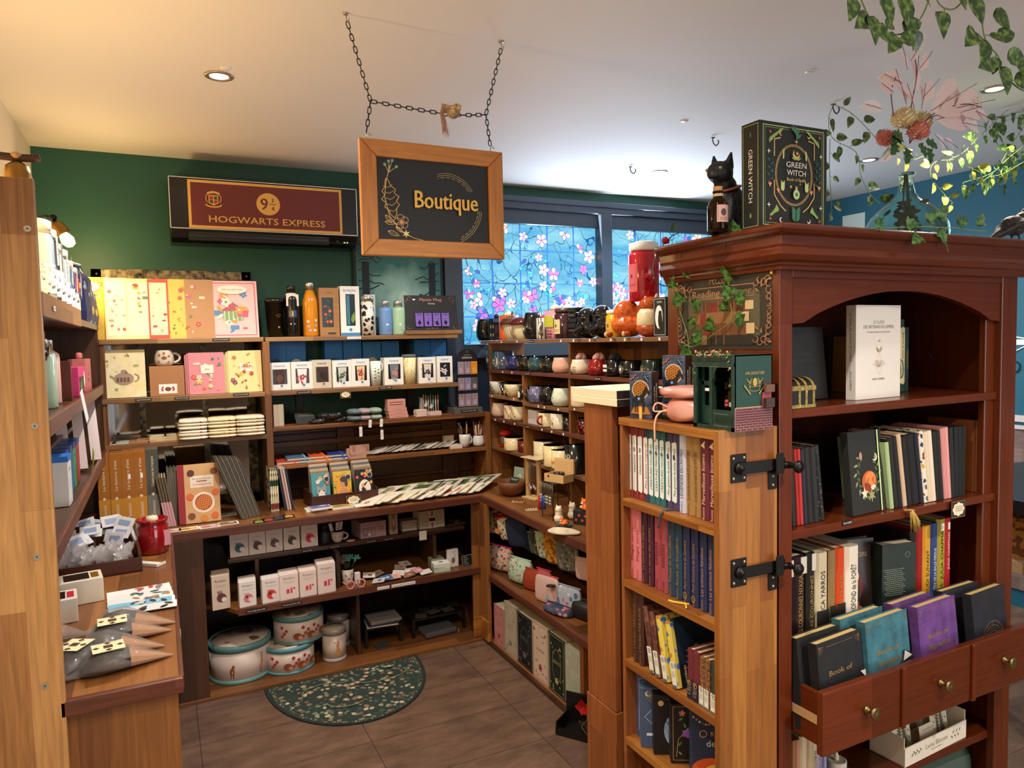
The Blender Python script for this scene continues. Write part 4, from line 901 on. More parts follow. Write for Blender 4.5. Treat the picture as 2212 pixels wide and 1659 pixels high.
def feather(p0,p1,wd,mi,stem):
 a,b_=Vector(p0),Vector(p1);d=b_-a;l=d.length;leaf=FE[mi];leaf_mesh(leaf,a,d,(.25,-1,.2),l,'oval',bend=wd)
 stem.tube([a,a+d*.5+Vector((0,-.002,0)),b_],.0009,5)
stm=M()
for s,e,c_ in (((2.071,1.46,2.238),(2.007,1.45,2.329),0),((2.107,1.46,2.277),(2.112,1.45,2.385),0),((2.073,1.46,2.341),(2.037,1.45,2.4),0),((2.14,1.46,2.261),(2.213,1.45,2.33),0),((2.053,1.46,2.298),(1.956,1.45,2.308),0),((2.011,1.46,2.265),(1.946,1.45,2.28),0),((2.185,1.46,2.231),(2.4,1.45,2.341),0),((2.208,1.46,2.206),(2.427,1.45,2.272),0),((2.299,1.46,2.252),(2.501,1.45,2.303),0),((2.419,1.46,2.259),(2.49,1.45,2.232),0),((2.127,1.46,2.349),(2.177,1.45,2.408),0),((2.141,1.46,2.233),(2.146,1.45,2.307),0),((2.108,1.46,2.229),(2.06,1.45,2.295),0),((2.209,1.46,2.163),(2.264,1.45,2.116),1),((2.255,1.46,2.154),(2.31,1.45,2.128),1),((2.014,1.46,2.102),(1.959,1.45,2.06),1),((1.96,1.46,2.211),(1.876,1.45,2.212),1),((2.348,1.46,2.214),(2.453,1.45,2.208),1),((2.09,1.46,2.371),(2.122,1.45,2.42),0)):
 feather(Vector(s)-fl.location,Vector(e)-fl.location,.25,int(c_),stm)
for pp in (((2.088,1.46,2.123),(2.093,1.46,2.234),(2.117,1.46,2.334),(2.093,1.46,2.426)),((2.088,1.46,2.123),(2.185,1.46,2.217),(2.346,1.46,2.272),(2.443,1.46,2.274)),((2.088,1.46,2.123),(2.163,1.46,2.201),(2.253,1.46,2.232)),((2.012,1.46,2.197),(2.001,1.46,2.264),(2.021,1.46,2.314))):stm.tube(interp([Vector(q)-fl.location for q in pp],4),.0016,6)
FEM=mat('e9c6bd',.6,trans=.0,alpha=.86);FE[0].obj('feather_leaves',fl,FEM);FE[1].obj('pale_leaves',fl,mat('ecd6d0',.6,alpha=.8));stm.obj('twigs',fl,mat('6a3440',.6))
lf=M()
for p,sz,an in (((2.017,1.44,2.131),.06,200),((2.049,1.44,2.1),.055,250),((2.102,1.44,2.119),.05,-60),((2.135,1.44,2.129),.05,-20),((1.996,1.44,2.109),.05,230),((2.027,1.44,2.125),.06,170),((2.146,1.44,2.11),.05,-90)):
 a=rad(an);leaf_mesh(lf,Vector(p)-fl.location,(cos(a),-.3,sin(a)),(0,-1,.3),sz,'rag')
lf.obj('green_leaves',fl,mottled('bouquet_leaf','1c3a1c','3d6a2c',60,.4))
bb=M()
for p in [(1.979,1.46,2.308),(2.126,1.46,2.418),(2.136,1.46,2.447),(2.406,1.46,2.279),(2.423,1.46,2.292),(2.104,1.46,2.435),(2.165,1.46,2.13)]:
 for i in range(14):bb.ball(Vector(p)-fl.location+Vector((rn.uniform(-.012,.012),rn.uniform(-.01,.01),rn.uniform(-.012,.012))),.0022,6,4)
bb.obj('berries',fl,mat('efe3c4',.6))
# crow at the right end
cr=M();cr.ball((0,0,.05),.034,k=(1.55,.85,.9));cr.ball((.04,0,.068),.026,k=(1.2,.85,1));cr.ball((.06,0,.09),.021);cr.tube([(.072,0,.09),(.098,0,.084)],.008,8,r2=.001)
cr.tube([(-.03,0,.04),(-.075,0,.018),(-.105,0,.004)],.02,8,r2=.006,flat=1)
for s in (-1,1):cr.tube([(.02,s*.025,.06),(-.03,s*.028,.045),(-.07,s*.012,.022)],.014,8,r2=.004);cr.tube([(.005,s*.012,.03),(.008,s*.012,.0)],.004,6)
crw=T(blob(cr,'crow_figurine',None,fur('crow_feathers','17130e','4a4034',160),.0035,2),'dark brown crow figurine on twigs at the right end of the cabinet top','figurine');put(crw,2.4017,1.33,TOP+.008,-6)
tw=M();rn=RN(8)
for i in range(16):a=rn.uniform(-.08,.08);tw.tube([(a-.03,rn.uniform(-.03,.03),.004+rn.uniform(0,.005)),(a+.03,rn.uniform(-.03,.03),.004+rn.uniform(0,.005))],.002,5)
put(T(tw.obj('twig_nest',None,mat('4a3522',.8)),'loose brown twigs under the crow figurine','twigs'),2.3786,1.31,TOP)
# ---------------------------------------------------------------- vines
vine('ivy trailing down over the front left corner of the cabinet and its sign',[[(1.345,1.335,1.814),(1.345,1.414,1.816),(1.345,1.434,1.795),(1.345,1.465,1.751),(1.345,1.469,1.727),(1.345,1.445,1.701),(1.345,1.44,1.652),(1.345,1.432,1.592),(1.345,1.493,1.557),(1.345,1.577,1.522),(1.345,1.616,1.526)],[(1.338,1.64,1.822),(1.338,1.651,1.771),(1.338,1.656,1.732),(1.338,1.646,1.665),(1.338,1.617,1.598),(1.338,1.595,1.546),(1.338,1.588,1.494),(1.338,1.569,1.455)]],
 (((1.335,1.417,1.806),.04,95),((1.335,1.404,1.814),.034,-20),((1.335,1.434,1.771),.038,20),((1.335,1.446,1.725),.042,-70),((1.335,1.434,1.676),.04,-110),((1.335,1.404,1.644),.042,20),((1.335,1.404,1.591),.04,0),((1.335,1.508,1.567),.038,90),((1.335,1.606,1.727),.038,30),((1.335,1.611,1.767),.038,20),((1.335,1.622,1.664),.042,-140),((1.335,1.564,1.647),.034,-80),((1.335,1.583,1.597),.03,-60),((1.335,1.565,1.552),.042,-40),((1.335,1.594,1.513),.044,-130),((1.335,1.565,1.468),.036,-110),((1.335,1.65,1.705),.03,-150),((1.335,1.455,1.619),.03,70)))
vine('short ivy sprig lying on the cabinet top before the vase',[[(1.62,1.236,1.81),(1.708,1.236,1.817),(1.818,1.236,1.824),(1.876,1.236,1.825),(1.915,1.236,1.798),(1.932,1.236,1.762)],[(1.843,1.24,1.824),(1.961,1.24,1.829),(2.043,1.24,1.826),(2.107,1.24,1.826)]],(((1.803,1.232,1.799),.04,-150),((1.889,1.232,1.815),.04,-60),((1.756,1.232,1.827),.035,10),((1.84,1.232,1.843),.034,40),((1.888,1.232,1.852),.04,60),((1.968,1.232,1.844),.036,10),((1.658,1.232,1.822),.034,170),((2.061,1.232,1.842),.034,80)))
vine('pothos garland swagged across the ceiling at the top right',[[(1.304,1.02,2.219),(1.332,1.02,2.187),(1.382,1.02,2.168),(1.435,1.02,2.175),(1.484,1.02,2.209),(1.514,1.02,2.253),(1.529,1.02,2.289)],[(1.683,1.02,2.308),(1.701,1.02,2.251),(1.72,1.02,2.203),(1.765,1.02,2.179),(1.793,1.02,2.142),(1.849,1.02,2.117),(1.906,1.02,2.114)],[(1.65,1.02,2.292),(1.601,1.02,2.254),(1.553,1.02,2.255),(1.529,1.02,2.289)]],
 (((1.267,1.01,2.208),.05,-110),((1.312,1.01,2.18),.055,-150),((1.319,1.01,2.181),.055,-80),((1.34,1.01,2.167),.045,-40),((1.397,1.01,2.157),.05,-130),((1.425,1.01,2.181),.05,20),((1.418,1.01,2.161),.04,-20),((1.535,1.01,2.228),.055,-80),((1.65,1.01,2.278),.06,-60),((1.66,1.01,2.21),.06,-140),((1.736,1.01,2.263),.055,-30),((1.695,1.01,2.196),.06,-110),((1.755,1.01,2.215),.05,20),((1.722,1.01,2.154),.06,-160),((1.792,1.01,2.18),.055,-10),((1.766,1.01,2.145),.06,-80),((1.829,1.01,2.164),.05,-40),((1.821,1.01,2.132),.05,-20))+(((1.357,1.01,2.224),.055,-70),((1.417,1.01,2.234),.06,-80),((1.626,1.01,2.264),.05,160)),'heart',POTH,.0016,auto=.09,asz=.04)
vine('thin pothos garland hanging from a ceiling hook behind the book box',[[(2.103,1.75,2.329),(2.194,1.75,2.308),(2.29,1.75,2.256),(2.339,1.75,2.22)],[(2.103,1.75,2.329),(2.08,1.75,2.272),(2.103,1.75,2.213),(2.219,1.75,2.177),(2.244,1.75,2.099),(2.292,1.75,2.038),(2.342,1.75,2.009)],[(2.088,1.75,2.211),(2.086,1.75,2.118),(2.093,1.75,2.025),(2.099,1.75,1.947)]],[],'heart',POTH,.0012,auto=.045,asz=.036,seed=3)
vine('dense pothos garland over the far right of the cabinet top',[[(3.457,1.85,2.554),(3.289,1.85,2.484),(3.193,1.85,2.421),(3.069,1.85,2.336),(2.978,1.85,2.272),(2.889,1.85,2.236)],[(3.264,1.8,2.504),(3.317,1.8,2.425),(3.206,1.8,2.3),(3.113,1.8,2.198),(2.991,1.8,2.133)],[(3.276,1.75,2.332),(3.118,1.75,2.242),(2.996,1.75,2.168),(2.82,1.75,2.119)],[(3.412,1.9,2.524),(3.282,1.9,2.371),(3.456,1.9,2.268),(3.321,1.9,2.177)]],[],'heart',POTH,.0013,auto=.028,asz=.045,seed=6)
vine('yellow-green pothos trail in front of the right teal wall',[[(2.997,1.9,2.257),(2.877,1.9,2.237),(2.849,1.9,2.179),(2.94,1.9,2.111),(3.002,1.9,2.077)],[(2.847,1.9,2.271),(2.704,1.9,2.231),(2.539,1.9,2.295)],[(3.129,1.7,2.214),(2.941,1.7,2.144),(2.766,1.7,2.164)]],[],'heart',mottled('gold_pothos','8a8a2c','c9c95a',50,.4),.0012,auto=.035,asz=.036,seed=9)
rs=vine('red rose garland looped in front of the stained window',[[(1.442,1.75,1.869),(1.389,1.75,1.839),(1.345,1.75,1.782),(1.34,1.75,1.741),(1.353,1.75,1.714),(1.388,1.75,1.703),(1.414,1.75,1.715)]],(((1.403,1.745,1.866),.03,70),((1.359,1.745,1.809),.03,-120),((1.401,1.745,1.728),.035,20),((1.37,1.745,1.762),.028,-30)),'oval',mat('3a5a34',.5),.0016,stem=mat('3f5a3a',.6))
ro=M()
for px in [(1.378,1.74,1.837),(1.316,1.74,1.723),(1.308,1.74,1.728),(1.363,1.74,1.782),(1.392,1.74,1.711),(1.407,1.74,1.783)]:
 c=Vector(px)-rs.location
 for i in range(16):
  a=i*2.4;r=.004+.0009*i;leaf_mesh(ro,c+Vector((0,0,-.006)),(cos(a)*r*60,sin(a)*r*60,1.2-.06*i),(cos(a),sin(a),0),.018,'ivy',bend=.3)
ro.obj('rose_blooms',rs,mat('c93038',.6))
for px in [(2.339,2.605,2.462),(2.311,3.21,2.462),(2.463,2.05,2.462)]:T(Tu(interp([(0,0,0),(0,0,-.02),(.018,0,-.035),(.034,0,-.02),(.03,0,-.008)],4),.0028,6).lathe([(1e-5,.0),(.01,0),(.01,-.002),(1e-5,-.003)],12).obj('ceiling_hook',None,mat('241d19',.5)),{0:'dark ceiling hook left of the book box',1:'dark ceiling hook above the window mullion',2:'dark ceiling hook holding the thin garland'}[len([o for o in COL.objects if o.name.startswith('ceiling_hook')]) % 3],'hook').location=px
# ================================================================== books in the gate
gx=1.187
def row(rng,z,data,x=gx,hs=None,grp='books in the book gate'):
 for (y0,y1,h),(col,ti,tc,lab,kw) in zip(rng,data):
  kw=dict(kw);h=kw.pop('h',h);ln=kw.pop('lean',0)
  o=book('hardback_book',lab,'book',abs(y0-y1)*.96,h,.12,col,ti,tc or GLD,grp=grp,**kw);put(o,x,(y0+y1)/2,z+.001,-90,0,0)
  if ln:o.rotation_euler=MR(rad(-ln),3,'X').to_euler();o.rotation_euler=(MR(rad(-90),3,'Z') @ MR(rad(ln),3,'Y')).to_euler()
INK,GRN=mat('2c3a44',.6),mat('2c4a4a',.6)
LBL='e4efec';q1=dict(band=LBL,h=.2);q2=dict(h=.203,foot='Rustica')
def icon(c1,c2):return lambda A,ms,x,h:(ms.extend([mat(c1,.5),mat(c2,.5)]),A.up(),A.ell(-x*.1,h*.7,x*.4,x*.7,len(ms)-2),A.rect(-x*.35,h*.665,x*.15,h*.685,len(ms)-1))
def horn(A,ms,x,h):A.star(0,h*.91,x*.7,0,3,.5,1.2);A.leaf(-x*.1,h*.91,x*1.1,.9,0)
row([(1.6784,1.6583,.204),(1.6549,1.6341,.2),(1.6298,1.6074,.201),(1.6042,1.5833,.202),(1.5812,1.5595,.201),(1.5566,1.5356,.202),(1.5326,1.513,.202),(1.5072,1.4852,.203),(1.4824,1.46,.202),(1.4571,1.4318,.2),(1.4309,1.4043,.199),(1.4034,1.3784,.199),(1.3759,1.3471,.2),(1.3449,1.3181,.2),(1.3157,1.2983,.199)],1.097,[
 ('8c2f30','DRAGONS',GRN,'first of three white-labelled red books titled Dragons',dict(q1,motif=icon('7a8a90','9a9a90'))),('8c2f30','DRAGONS',GRN,'second of three white-labelled red books titled Dragons',dict(q1,motif=icon('8a8078','9a7a70'))),('8c2f30','DRAGONS',GRN,'third of three white-labelled red books titled Dragons',dict(q1,motif=icon('8a8a8a','8a6a6a'))),
 ('34405e','Mes potions magiques',mat('7a2a30',.6),'navy book with cream label titled Mes potions magiques',dict(q1,band='f0e6e2')),('2f6a70','CRÉATURES MAGIQUES',GRN,'first of three teal books titled Créatures Magiques',dict(q1,motif=icon('2c6a66','d9a83c'))),('2f6a70','CRÉATURES MAGIQUES',GRN,'second of three teal books titled Créatures Magiques',dict(q1,motif=icon('2c6a66','d9a83c'))),('2f6a70','CRÉATURES MAGIQUES',GRN,'third of three teal books titled Créatures Magiques',dict(q1,motif=icon('2c6a66','d98a4c'))),
 ('4c4066','Mon grimoire de petite sorcière',INK,'left one of two violet little-witch grimoires',dict(q1,motif=icon('5a3a40','2c3050'))),('4c4066','Mon grimoire de petite sorcière',INK,'right one of two violet little-witch grimoires',dict(q1,motif=icon('5a3a40','2c3050'))),('ccd2ea','LÉGENDES DU NORD',INK,'pale blue book titled Légendes du Nord with a ribbon',q2),
 ('a9824c','Le carnet des curiosités DE LA SORCIÈRE',mat('5a3a1c',.6),'left one of two ochre curiosity notebooks',q2),('a9824c','Le carnet des curiosités DE LA SORCIÈRE',mat('5a3a1c',.6),'right one of two ochre curiosity notebooks',q2),('6e2438','Merveilleuse licorne',mat('efd9a0',.5),'left one of two crimson unicorn books',dict(q2,motif=horn)),('6e2438','Merveilleuse licorne',mat('efd9a0',.5),'right one of two crimson unicorn books',dict(q2,motif=horn)),('5a2a54',"L'herboristerie de la petite sorcière",INK,'violet herbalist book against the gate end panel',q1)])
q3=dict(foot='Rustica')
def crest(A,ms,x,h):A.ring(0,h*.1,x*.5,x*.7,x*.22,0,8)
row([(1.6741,1.6496,.2),(1.6489,1.6255,.2),(1.6234,1.5986,.201),(1.5935,1.5698,.201),(1.5632,1.5376,.201),(1.5354,1.5086,.202),(1.5072,1.4798,.202),(1.4771,1.451,.201),(1.4462,1.4202,.202),(1.4141,1.3885,.202),(1.3816,1.3568,.2),(1.3517,1.3262,.202),(1.3221,1.3029,.201)],.864,[
 ('e07f86','Magie verte',mat('7a2a3a',.6),'left one of two pink books titled Magie verte',q3),('e07f86','Magie verte',mat('7a2a3a',.6),'right one of two pink books titled Magie verte',q3),('4a1c34','Le secret des simples',GLD,'left one of two plum books about simples',q3),('4a1c34','Le secret des simples',GLD,'right one of two plum books about simples',q3),('a84a54','DÉESSES',mat('5a1c2a',.6),'left one of two dusty red books titled Déesses',q3),('a84a54','DÉESSES',mat('5a1c2a',.6),'right one of two dusty red books titled Déesses',q3),
 ('2a4258','Rituels de Sorcellerie',None,'left one of two steel blue ritual books',q3),('24435c','Rituels de Sorcellerie',None,'right one of two steel blue ritual books',q3),('2c3058','Petit Grimoire de Sorcière',None,'left one of two indigo Petit Grimoire books',dict(q3,motif=crest)),('2c3058','Petit Grimoire de Sorcière',None,'right one of two indigo Petit Grimoire books',dict(q3,motif=crest)),('2a3258','Les animaux fabuleux',mat('b98a70',.5),'left one of two navy fabulous-animals books',q3),('2a3258','Les animaux fabuleux',mat('b98a70',.5),'right one of two navy fabulous-animals books',q3),('245058',"L'APPEL DES DRUIDES",None,'dark teal druid book against the gate end panel',q3)])
# third row: two brown books, leaning notebooks, small leather spines
row([(1.6454,1.6246,.209),(1.6225,1.5974,.204)],.631,[('4a2a26',"L'Herbier FABULEUX",None,'left one of two brown herbal books in the third gate row',q3),('4a2a26',"L'Herbier FABULEUX",None,'right one of two brown herbal books in the third gate row',q3)],1.172)
def paper(A,ms,x,h,c='efeee2'):ms.extend([mat(c,.5),mat('2c3a3c',.5),mat('6a6a60',.5)]);n=len(ms);A.rect(-x*.99,.0,x*.99,h*.4,n-3);A.up();A.ring(0,h*.34,x*.62,x*.62,x*.12,n-2,16,-1.8,3);A.text('P',-x*.05,h*.33,x*.9,n-2);A.scrib(0,h*.25,x*1.4,x*.14,6,n-1);A.rect(-x*.99,.0,x*.99,h*.05,n-1)
def paperdk(A,ms,x,h):ms.extend(K('1c2038 e0b84a b9b2a0 7a3040'));n=len(ms);A.rect(-x*.99,.0,x*.99,h*.4,n-4);A.up();A.text('P',0,h*.33,x*.9,n-3);A.ring(0,h*.33,x*.66,x*.66,x*.12,n-3,16);A.scrib(0,h*.25,x*1.4,x*.14,5,n-2);A.frame(-x*.5,h*.1,x*.4,h*.18,x*.1,n-2);[A.rect(-x*.95,h*(.48+.12*k),x*.95,h*(.5+.12*k),n-1) for k in range(5)]
MAR=mottled('marbled_brown','4a1f1e','8a5a48',60,.45);YEL=pattern('folk_yellow','e9d25a',('4a7ac8','c9824a','8a8ac0','e9d25a'),55,.4)
for i,(py,c,h,lab,mo) in enumerate(((1409,MAR,.178,'leaning marbled brown notebook, first of two',paper),(1421,MAR,.172,'leaning marbled brown notebook, second of two',paper),(1436,YEL,.17,'leaning yellow folk-art notebook, first of two',paper),(1456,YEL,.168,'leaning yellow folk-art notebook, second of two',paper))):
 y=(1.552,1.5256,1.4941,1.4541)[i]
 o=book('notebook',lab,'notebook',.019,h,.115,c,'',grp='leaning notebooks in the gate',motif=mo);o.rotation_euler=(MR(rad(-90),3,'Z') @ MR(rad(-12),3,'Y')).to_euler();o.location=(1.17,y,.634)
o=fbook('notebook','large dark blue notebook with its cover showing behind the leaning ones','notebook',.13,.175,.014,mottled('night_blue','0f1c2c','1d3448',14,.5),spine_left=True);o.rotation_euler=(MR(rad(-12),3,'X')).to_euler();o.location=(1.25,1.4438,.635)
A=Art();A.rect(-.063,.0,-.035,.06,0);A.up();A.text('paperblanks',-.049,.03,.008,1,90,wid=.05);A.rect(-.034,.0,-.018,.06,2);A.moon(.0,.09,.012,3);A.obj(CP,o,K('14161f e0cf9a b9b2a0 8a7a4a'))
row([(1.4085,1.389,.169),(1.3872,1.3664,.167),(1.363,1.346,.166),(1.3443,1.3277,.161),(1.3218,1.3008,.169),(1.2968,1.2841,.163)],.631,[
 ('7a3438','',None,'left one of two red leather-look notebooks with dark bands',dict(motif=paperdk,h=.128)),('7a3438','',None,'right one of two red leather-look notebooks with dark bands',dict(motif=paperdk,h=.128)),(mottled('tan_relief','5a3420','a8764c',160,.5),'',None,'left one of two tooled brown notebooks',dict(motif=paper,h=.125)),(mottled('tan_relief_b','5a3420','a8764c',160,.5),'',None,'right one of two tooled brown notebooks',dict(motif=paper,h=.125)),('2f4438','',None,'green tooled notebook near the gate end panel',dict(motif=paper,h=.125)),('2c4a80','',None,'blue tooled notebook against the gate end panel',dict(motif=paper,h=.122))],1.17)
# bottom row: oracle boxes
def oracle(lab,x,y,col,w,h,fn,pm,rz=-32,t=.036):
 o=carton('oracle_box',lab,'box',w,t,h,col,'oracle card boxes in the bottom gate row');put(o,x,y,.4005,rz);fart(o,'box_print',0,pm,fn);return o
OP=[mat(h,.5) for h in ('e6ecf2','d9b07a','1d2a48','e27a8a','5a8a5a','8a5ac0','e2622c','f2c85a','9ab4d8')]
oracle('blue oracle box at the back of the bottom gate row',1.2369,1.63,'4a5f9c',.1,.185,lambda A:[A.star(-.035+.012*(k % 3),.16-.012*k,.004,0) for k in range(6)] and A.frame(-.045,.02,.045,.17,.001,0),OP,-28)
oracle('slate blue oracle box with a crescent moon and sun rays',1.2091,1.575,'4c5f80',.1,.172,lambda A:(A.moon(-.03,.155,.008,0,rot=.5),[A.line([(-.01,.15),(-.01+.025*cos(t*.3+2.6),.15+.025*sin(t*.3+2.6))],.001,1) for t in range(8)],A.line([(-.04,.09),(-.005,.125),(.03,.09),(-.005,.055),(-.04,.09)],.001,0),A.up(),A.poly([(-.01,.07),(.01,.07),(.01,.11),(-.008,.105)],3),A.rect(-.035,.035,.03,.043,0)),OP,-30)
oracle('black oracle box with a white tree window',1.2184,1.53,'17161a',.1,.168,lambda A:(A.text('La Luna',0,.158,.005,0),A.ell(-.03,.146,.008,None,1),A.text('R A',.005,.146,.013,1,al='C'),A.text('de',0,.126,.01,1),A.ell(.012,.07,.034,.048,8,18),A.up(),[A.line([(.01,.03),(.01+.012*sin(k*1.7),.06+.006*k),(.01+.028*sin(k*1.7),.075+.007*k)],.0022,2) for k in range(7)],A.text('44 cartes',0,.012,.004,1)),OP,-30)
oracle('black oracle box with pink flowers and a mermaid-haired figure',1.2335,1.475,'1a1715',.1,.165,lambda A:(A.frame(-.044,.01,.044,.158,.001,1),[A.flower(u,v,.009,3,7,5,u*50) for u,v in ((-.02,.14),(.008,.13),(.03,.118))],[A.leaf(u,v,.016,r,4) for u,v,r in ((-.03,.12,.6),(-.01,.1,2),(.0,.06,.5),(-.03,.05,1),(-.02,.025,2.4))],A.flower(-.008,.085,.013,5),A.line([(-.036,.02),(-.03,.07),(-.005,.1),(.02,.115)],.0012,1),A.up(),A.ell(.018,.06,.008,.01,3),A.poly([(.014,.0),(.026,.0),(.024,.05),(.014,.05)],1),A.text('SOR',.03,.09,.008,1,60)),OP,-30)
oracle('night blue oracle box glowing orange at the bottom',1.245,1.405,'2c3a58',.1,.19,lambda A:(A.ell(0,.02,.05,.03,6,16),A.up(),A.ell(.01,.01,.03,.022,7,14),[A.ell(-.045+.008*k,.16-.02*sin(k*.35),.003,None,(7,3,0,4)[k % 4],7) for k in range(11)],A.ring(-.02,.115,.009,.009,.002,1),A.text('R A',.012,.115,.012,1),A.text('de',0,.09,.018,0)),OP,-30)
# ---------------------------------------------------------------- ribbons
T(Tu(interp([(1.19,1.475,1.1),(1.165,1.483,1.1),(1.155,1.492,1.085),(1.155,1.5,1.05)]),.004,6,flat=.25).obj('ribbon_marker',None,mat('44424e',.6)),'dark grey ribbon falling over the shelf edge from the pale blue book','ribbon')
T(Tu(interp([(1.19,1.42,.866),(1.165,1.45,.867),(1.162,1.47,.866)]),.003,6,flat=.25).tube(interp([(1.185,1.43,.866),(1.163,1.40,.867)]),.003,6,flat=.25).obj('ribbon_marker',None,mat('dcb72c',.6)),'yellow ribbon ends lying on the gate shelf above the leaning notebooks','ribbon')
# ---------------------------------------------------------------- on top of the gate
GT=1.3265
def horse(A):
 A.ell(-.0,.075,.024,None,1,24);A.up();A.ring(0,.075,.024,.024,.0015,2,24)
 for a in range(3):
  for k in range(-3,4):t=a*PI/3;d=.006*k;l=sqrt(max(0,.023**2-d*d));A.line([(d*cos(t)-l*sin(t),.075+d*sin(t)+l*cos(t)),(d*cos(t)+l*sin(t),.075+d*sin(t)-l*cos(t))],.0007,0)
 A.poly([(-.03,.012),(.03,.012),(.02,.03),(.0,.034),(-.02,.028)],3);A.rect(-.004,.0,.004,.03,4);A.up();A.up()
 A.poly([(-.018,.055),(-.02,.047),(-.016,.042),(.004,.041),(.01,.045),(.012,.058),(.018,.07),(.022,.066),(.024,.062),(.028,.064),(.026,.072),(.02,.081),(.017,.085),(.013,.08),(.006,.066),(-.002,.06),(-.012,.06)],0)
 for u in (-.017,-.011,.005,.009):A.poly([(u,.044),(u+.004,.044),(u+.003,.016),(u+.0005,.016)],0)
 A.poly([(-.018,.055),(-.024,.05),(-.025,.025),(-.021,.03),(-.019,.045)],0);A.up();A.ell(-.004,.052,.004,None,5)
 for k in range(22):A.ell(-.03+.0613*((k*37) % 97)/97,.09+.028*((k*53) % 89)/89,.0008,None,2,5)
 A.line([(-.028,.1),(-.01,.116)],.004,6);A.line([(.014,.112),(.024,.098)],.002,5)
HM=[mat(h,.4) for h in ('0d0f16','d98a34','efe3d0','b9702c','f2c060','6aa2e0','9a5a40')]
GAL=mottled('galaxy_card','141a2c','4a5a78',45,.35)
def hbox(lab,x,y,z,rz):
 o=carton('oracle_box',lab,'box',.066,.032,.122,GAL);o.scale=(1.08,1.1,1.06);put(o,x,y,z,rz);fart(o,'box_print',0,HM,horse)
 Bx(.0325,.0335,.0,.032,0,.122).obj('side_strip',o,mat('2a1d1a',.4));sideart(o,.0335,'side_lettering',K('efe0c8'),lambda A:(A.text("L'ORACLE DES",.011,.055,.0055,0,90,wid=.06),A.text('CHEVAUX MYSTIQUES',.021,.055,.0055,0,90,wid=.075)));return o
hbox('cosmic horse oracle box standing at the front of the gate top',1.187,1.614,GT,-68)
hbox('cosmic horse oracle box standing higher at the back of the gate top',1.262,1.565,GT+.043,-68)
o=carton('oracle_box','black oracle box lying under the rear cosmic horse box','box',.1,.075,.042,'14120f');put(o,1.243,1.55,GT,-68);fart(o,'box_print',0,K('e0cdb0'),lambda A:(A.text('ORACLE DES',.0,.028,.007,0),A.text('MYSTIQUES',.005,.013,.009,0)))
SAT=mottled('pink_satin','c98276','e2a596',12,.3,2,.2)
def pouch(lab,x,y,z,w,d,h,rz,neck=0):
 m=M();sec=[]
 for i in range(13):
  t=i/12;u=-w/2+w*t;e=max(.12,sin(PI*min(1,max(0,t*.94+.03)))**.45)
  if neck and t > .0:e *=1-.55*math.exp(-((t-.14)/.07)**2)
  sec.append([(u,d/2*e*math.copysign(abs(cos(a))**.6,cos(a))*(1+.05*sin(3*a+i)),h/2+h/2*e*math.copysign(abs(sin(a))**.75,sin(a))*(1+.07*cos(5*a+i*.8))) for a in [2*PI*k/20 for k in range(20)]])
 rings(m,sec);o=T(m.obj('satin_pouch',None,SAT,sub=1),lab,'pouch','pink satin pouches on the gate');return put(o,x,y,z,rz)
pouch('pink satin drawstring pouch at the bottom of the pair',1.235,1.475,GT,.145,.11,.066,-75,1)
pouch('smooth pink satin pouch lying on top of the drawstring one',1.237,1.48,GT+.062,.15,.12,.034,-75)
T(Tu(interp([(1.2,1.50,GT+.035),(1.17,1.51,GT+.025),(1.155,1.51,GT),(1.153,1.508,GT-.05)]),.0028,6).tube(interp([(1.2,1.50,GT+.035),(1.175,1.525,GT+.05),(1.16,1.52,GT+.03),(1.19,1.5,GT+.03)]),.0024,6).obj('drawstring',None,mat('e8b49a',.5)),'pale pink drawstring hanging over the gate edge from the satin pouch','cord')
# owl bookstore book nook
nh=1.504-GT
nk=empty('book_nook','dark green miniature bookshop book nook with a brick base','miniature shop',(1.188,1.325,GT),-90)
NG,NGD=mat('143c30',.5),mat('10261f',.5);w2=.07;dp=.118
b_=M();b_.box(-w2,w2,.115,dp,0,nh).box(-w2,w2,.0,dp,nh-.003,nh).box(-w2,w2,0,dp,0,.004).box(-w2,-w2+.004,0,dp,0,nh);b_.obj('carcass',nk,NGD)
sp_=Bx(w2-.004,w2,.0,dp,0,nh).obj('side_wall',nk,NG)
A=Art((w2,0,0),(0,1,0),(0,0,1));A.rect(0,.0,dp,nh*.31,3);A.up()
for r in range(9):
 for c in range(7):
  u=c*.018-.009*(r % 2);u0,u1=max(.001,u+.0007),min(dp-.001,u+.0168)
  if u1 > u0:A.rect(u0,r*nh*.0335+.001,u1,r*nh*.0335+nh*.0285,2)
A.rect(0,nh*.31,dp,nh*.318,1);A.up();A.text('OWL BOOKSTORE',dp*.5,nh*.76,.007,0,wid=dp*.5)
for s in (-1,1):
 for k in range(4):A.line([(dp*.5,nh*.6+.004*k),(dp*.5+s*.012,nh*.62+.004*k),(dp*.5+s*(.026-.003*k),nh*.69-.007*k)],.0009,0)
 for k in range(5):A.leaf(dp*.5+s*(.012+.0042*k),nh*.48+.004*k,.009,PI/2-s*(.9-.1*k),0)
 A.line([(dp*.5,nh*.52),(dp*.5+s*.015,nh*.53),(dp*.5+s*.015,nh*.59),(dp*.5,nh*.58)],.0009,0)
A.ell(dp*.5,nh*.64,.006,.01,0);A.obj('owl_print',sp_,[GLD,GLD,mat('5a2326',.6),mat('b9888a',.6)])
fr=M()   # shop front: frame, door bay, arched window
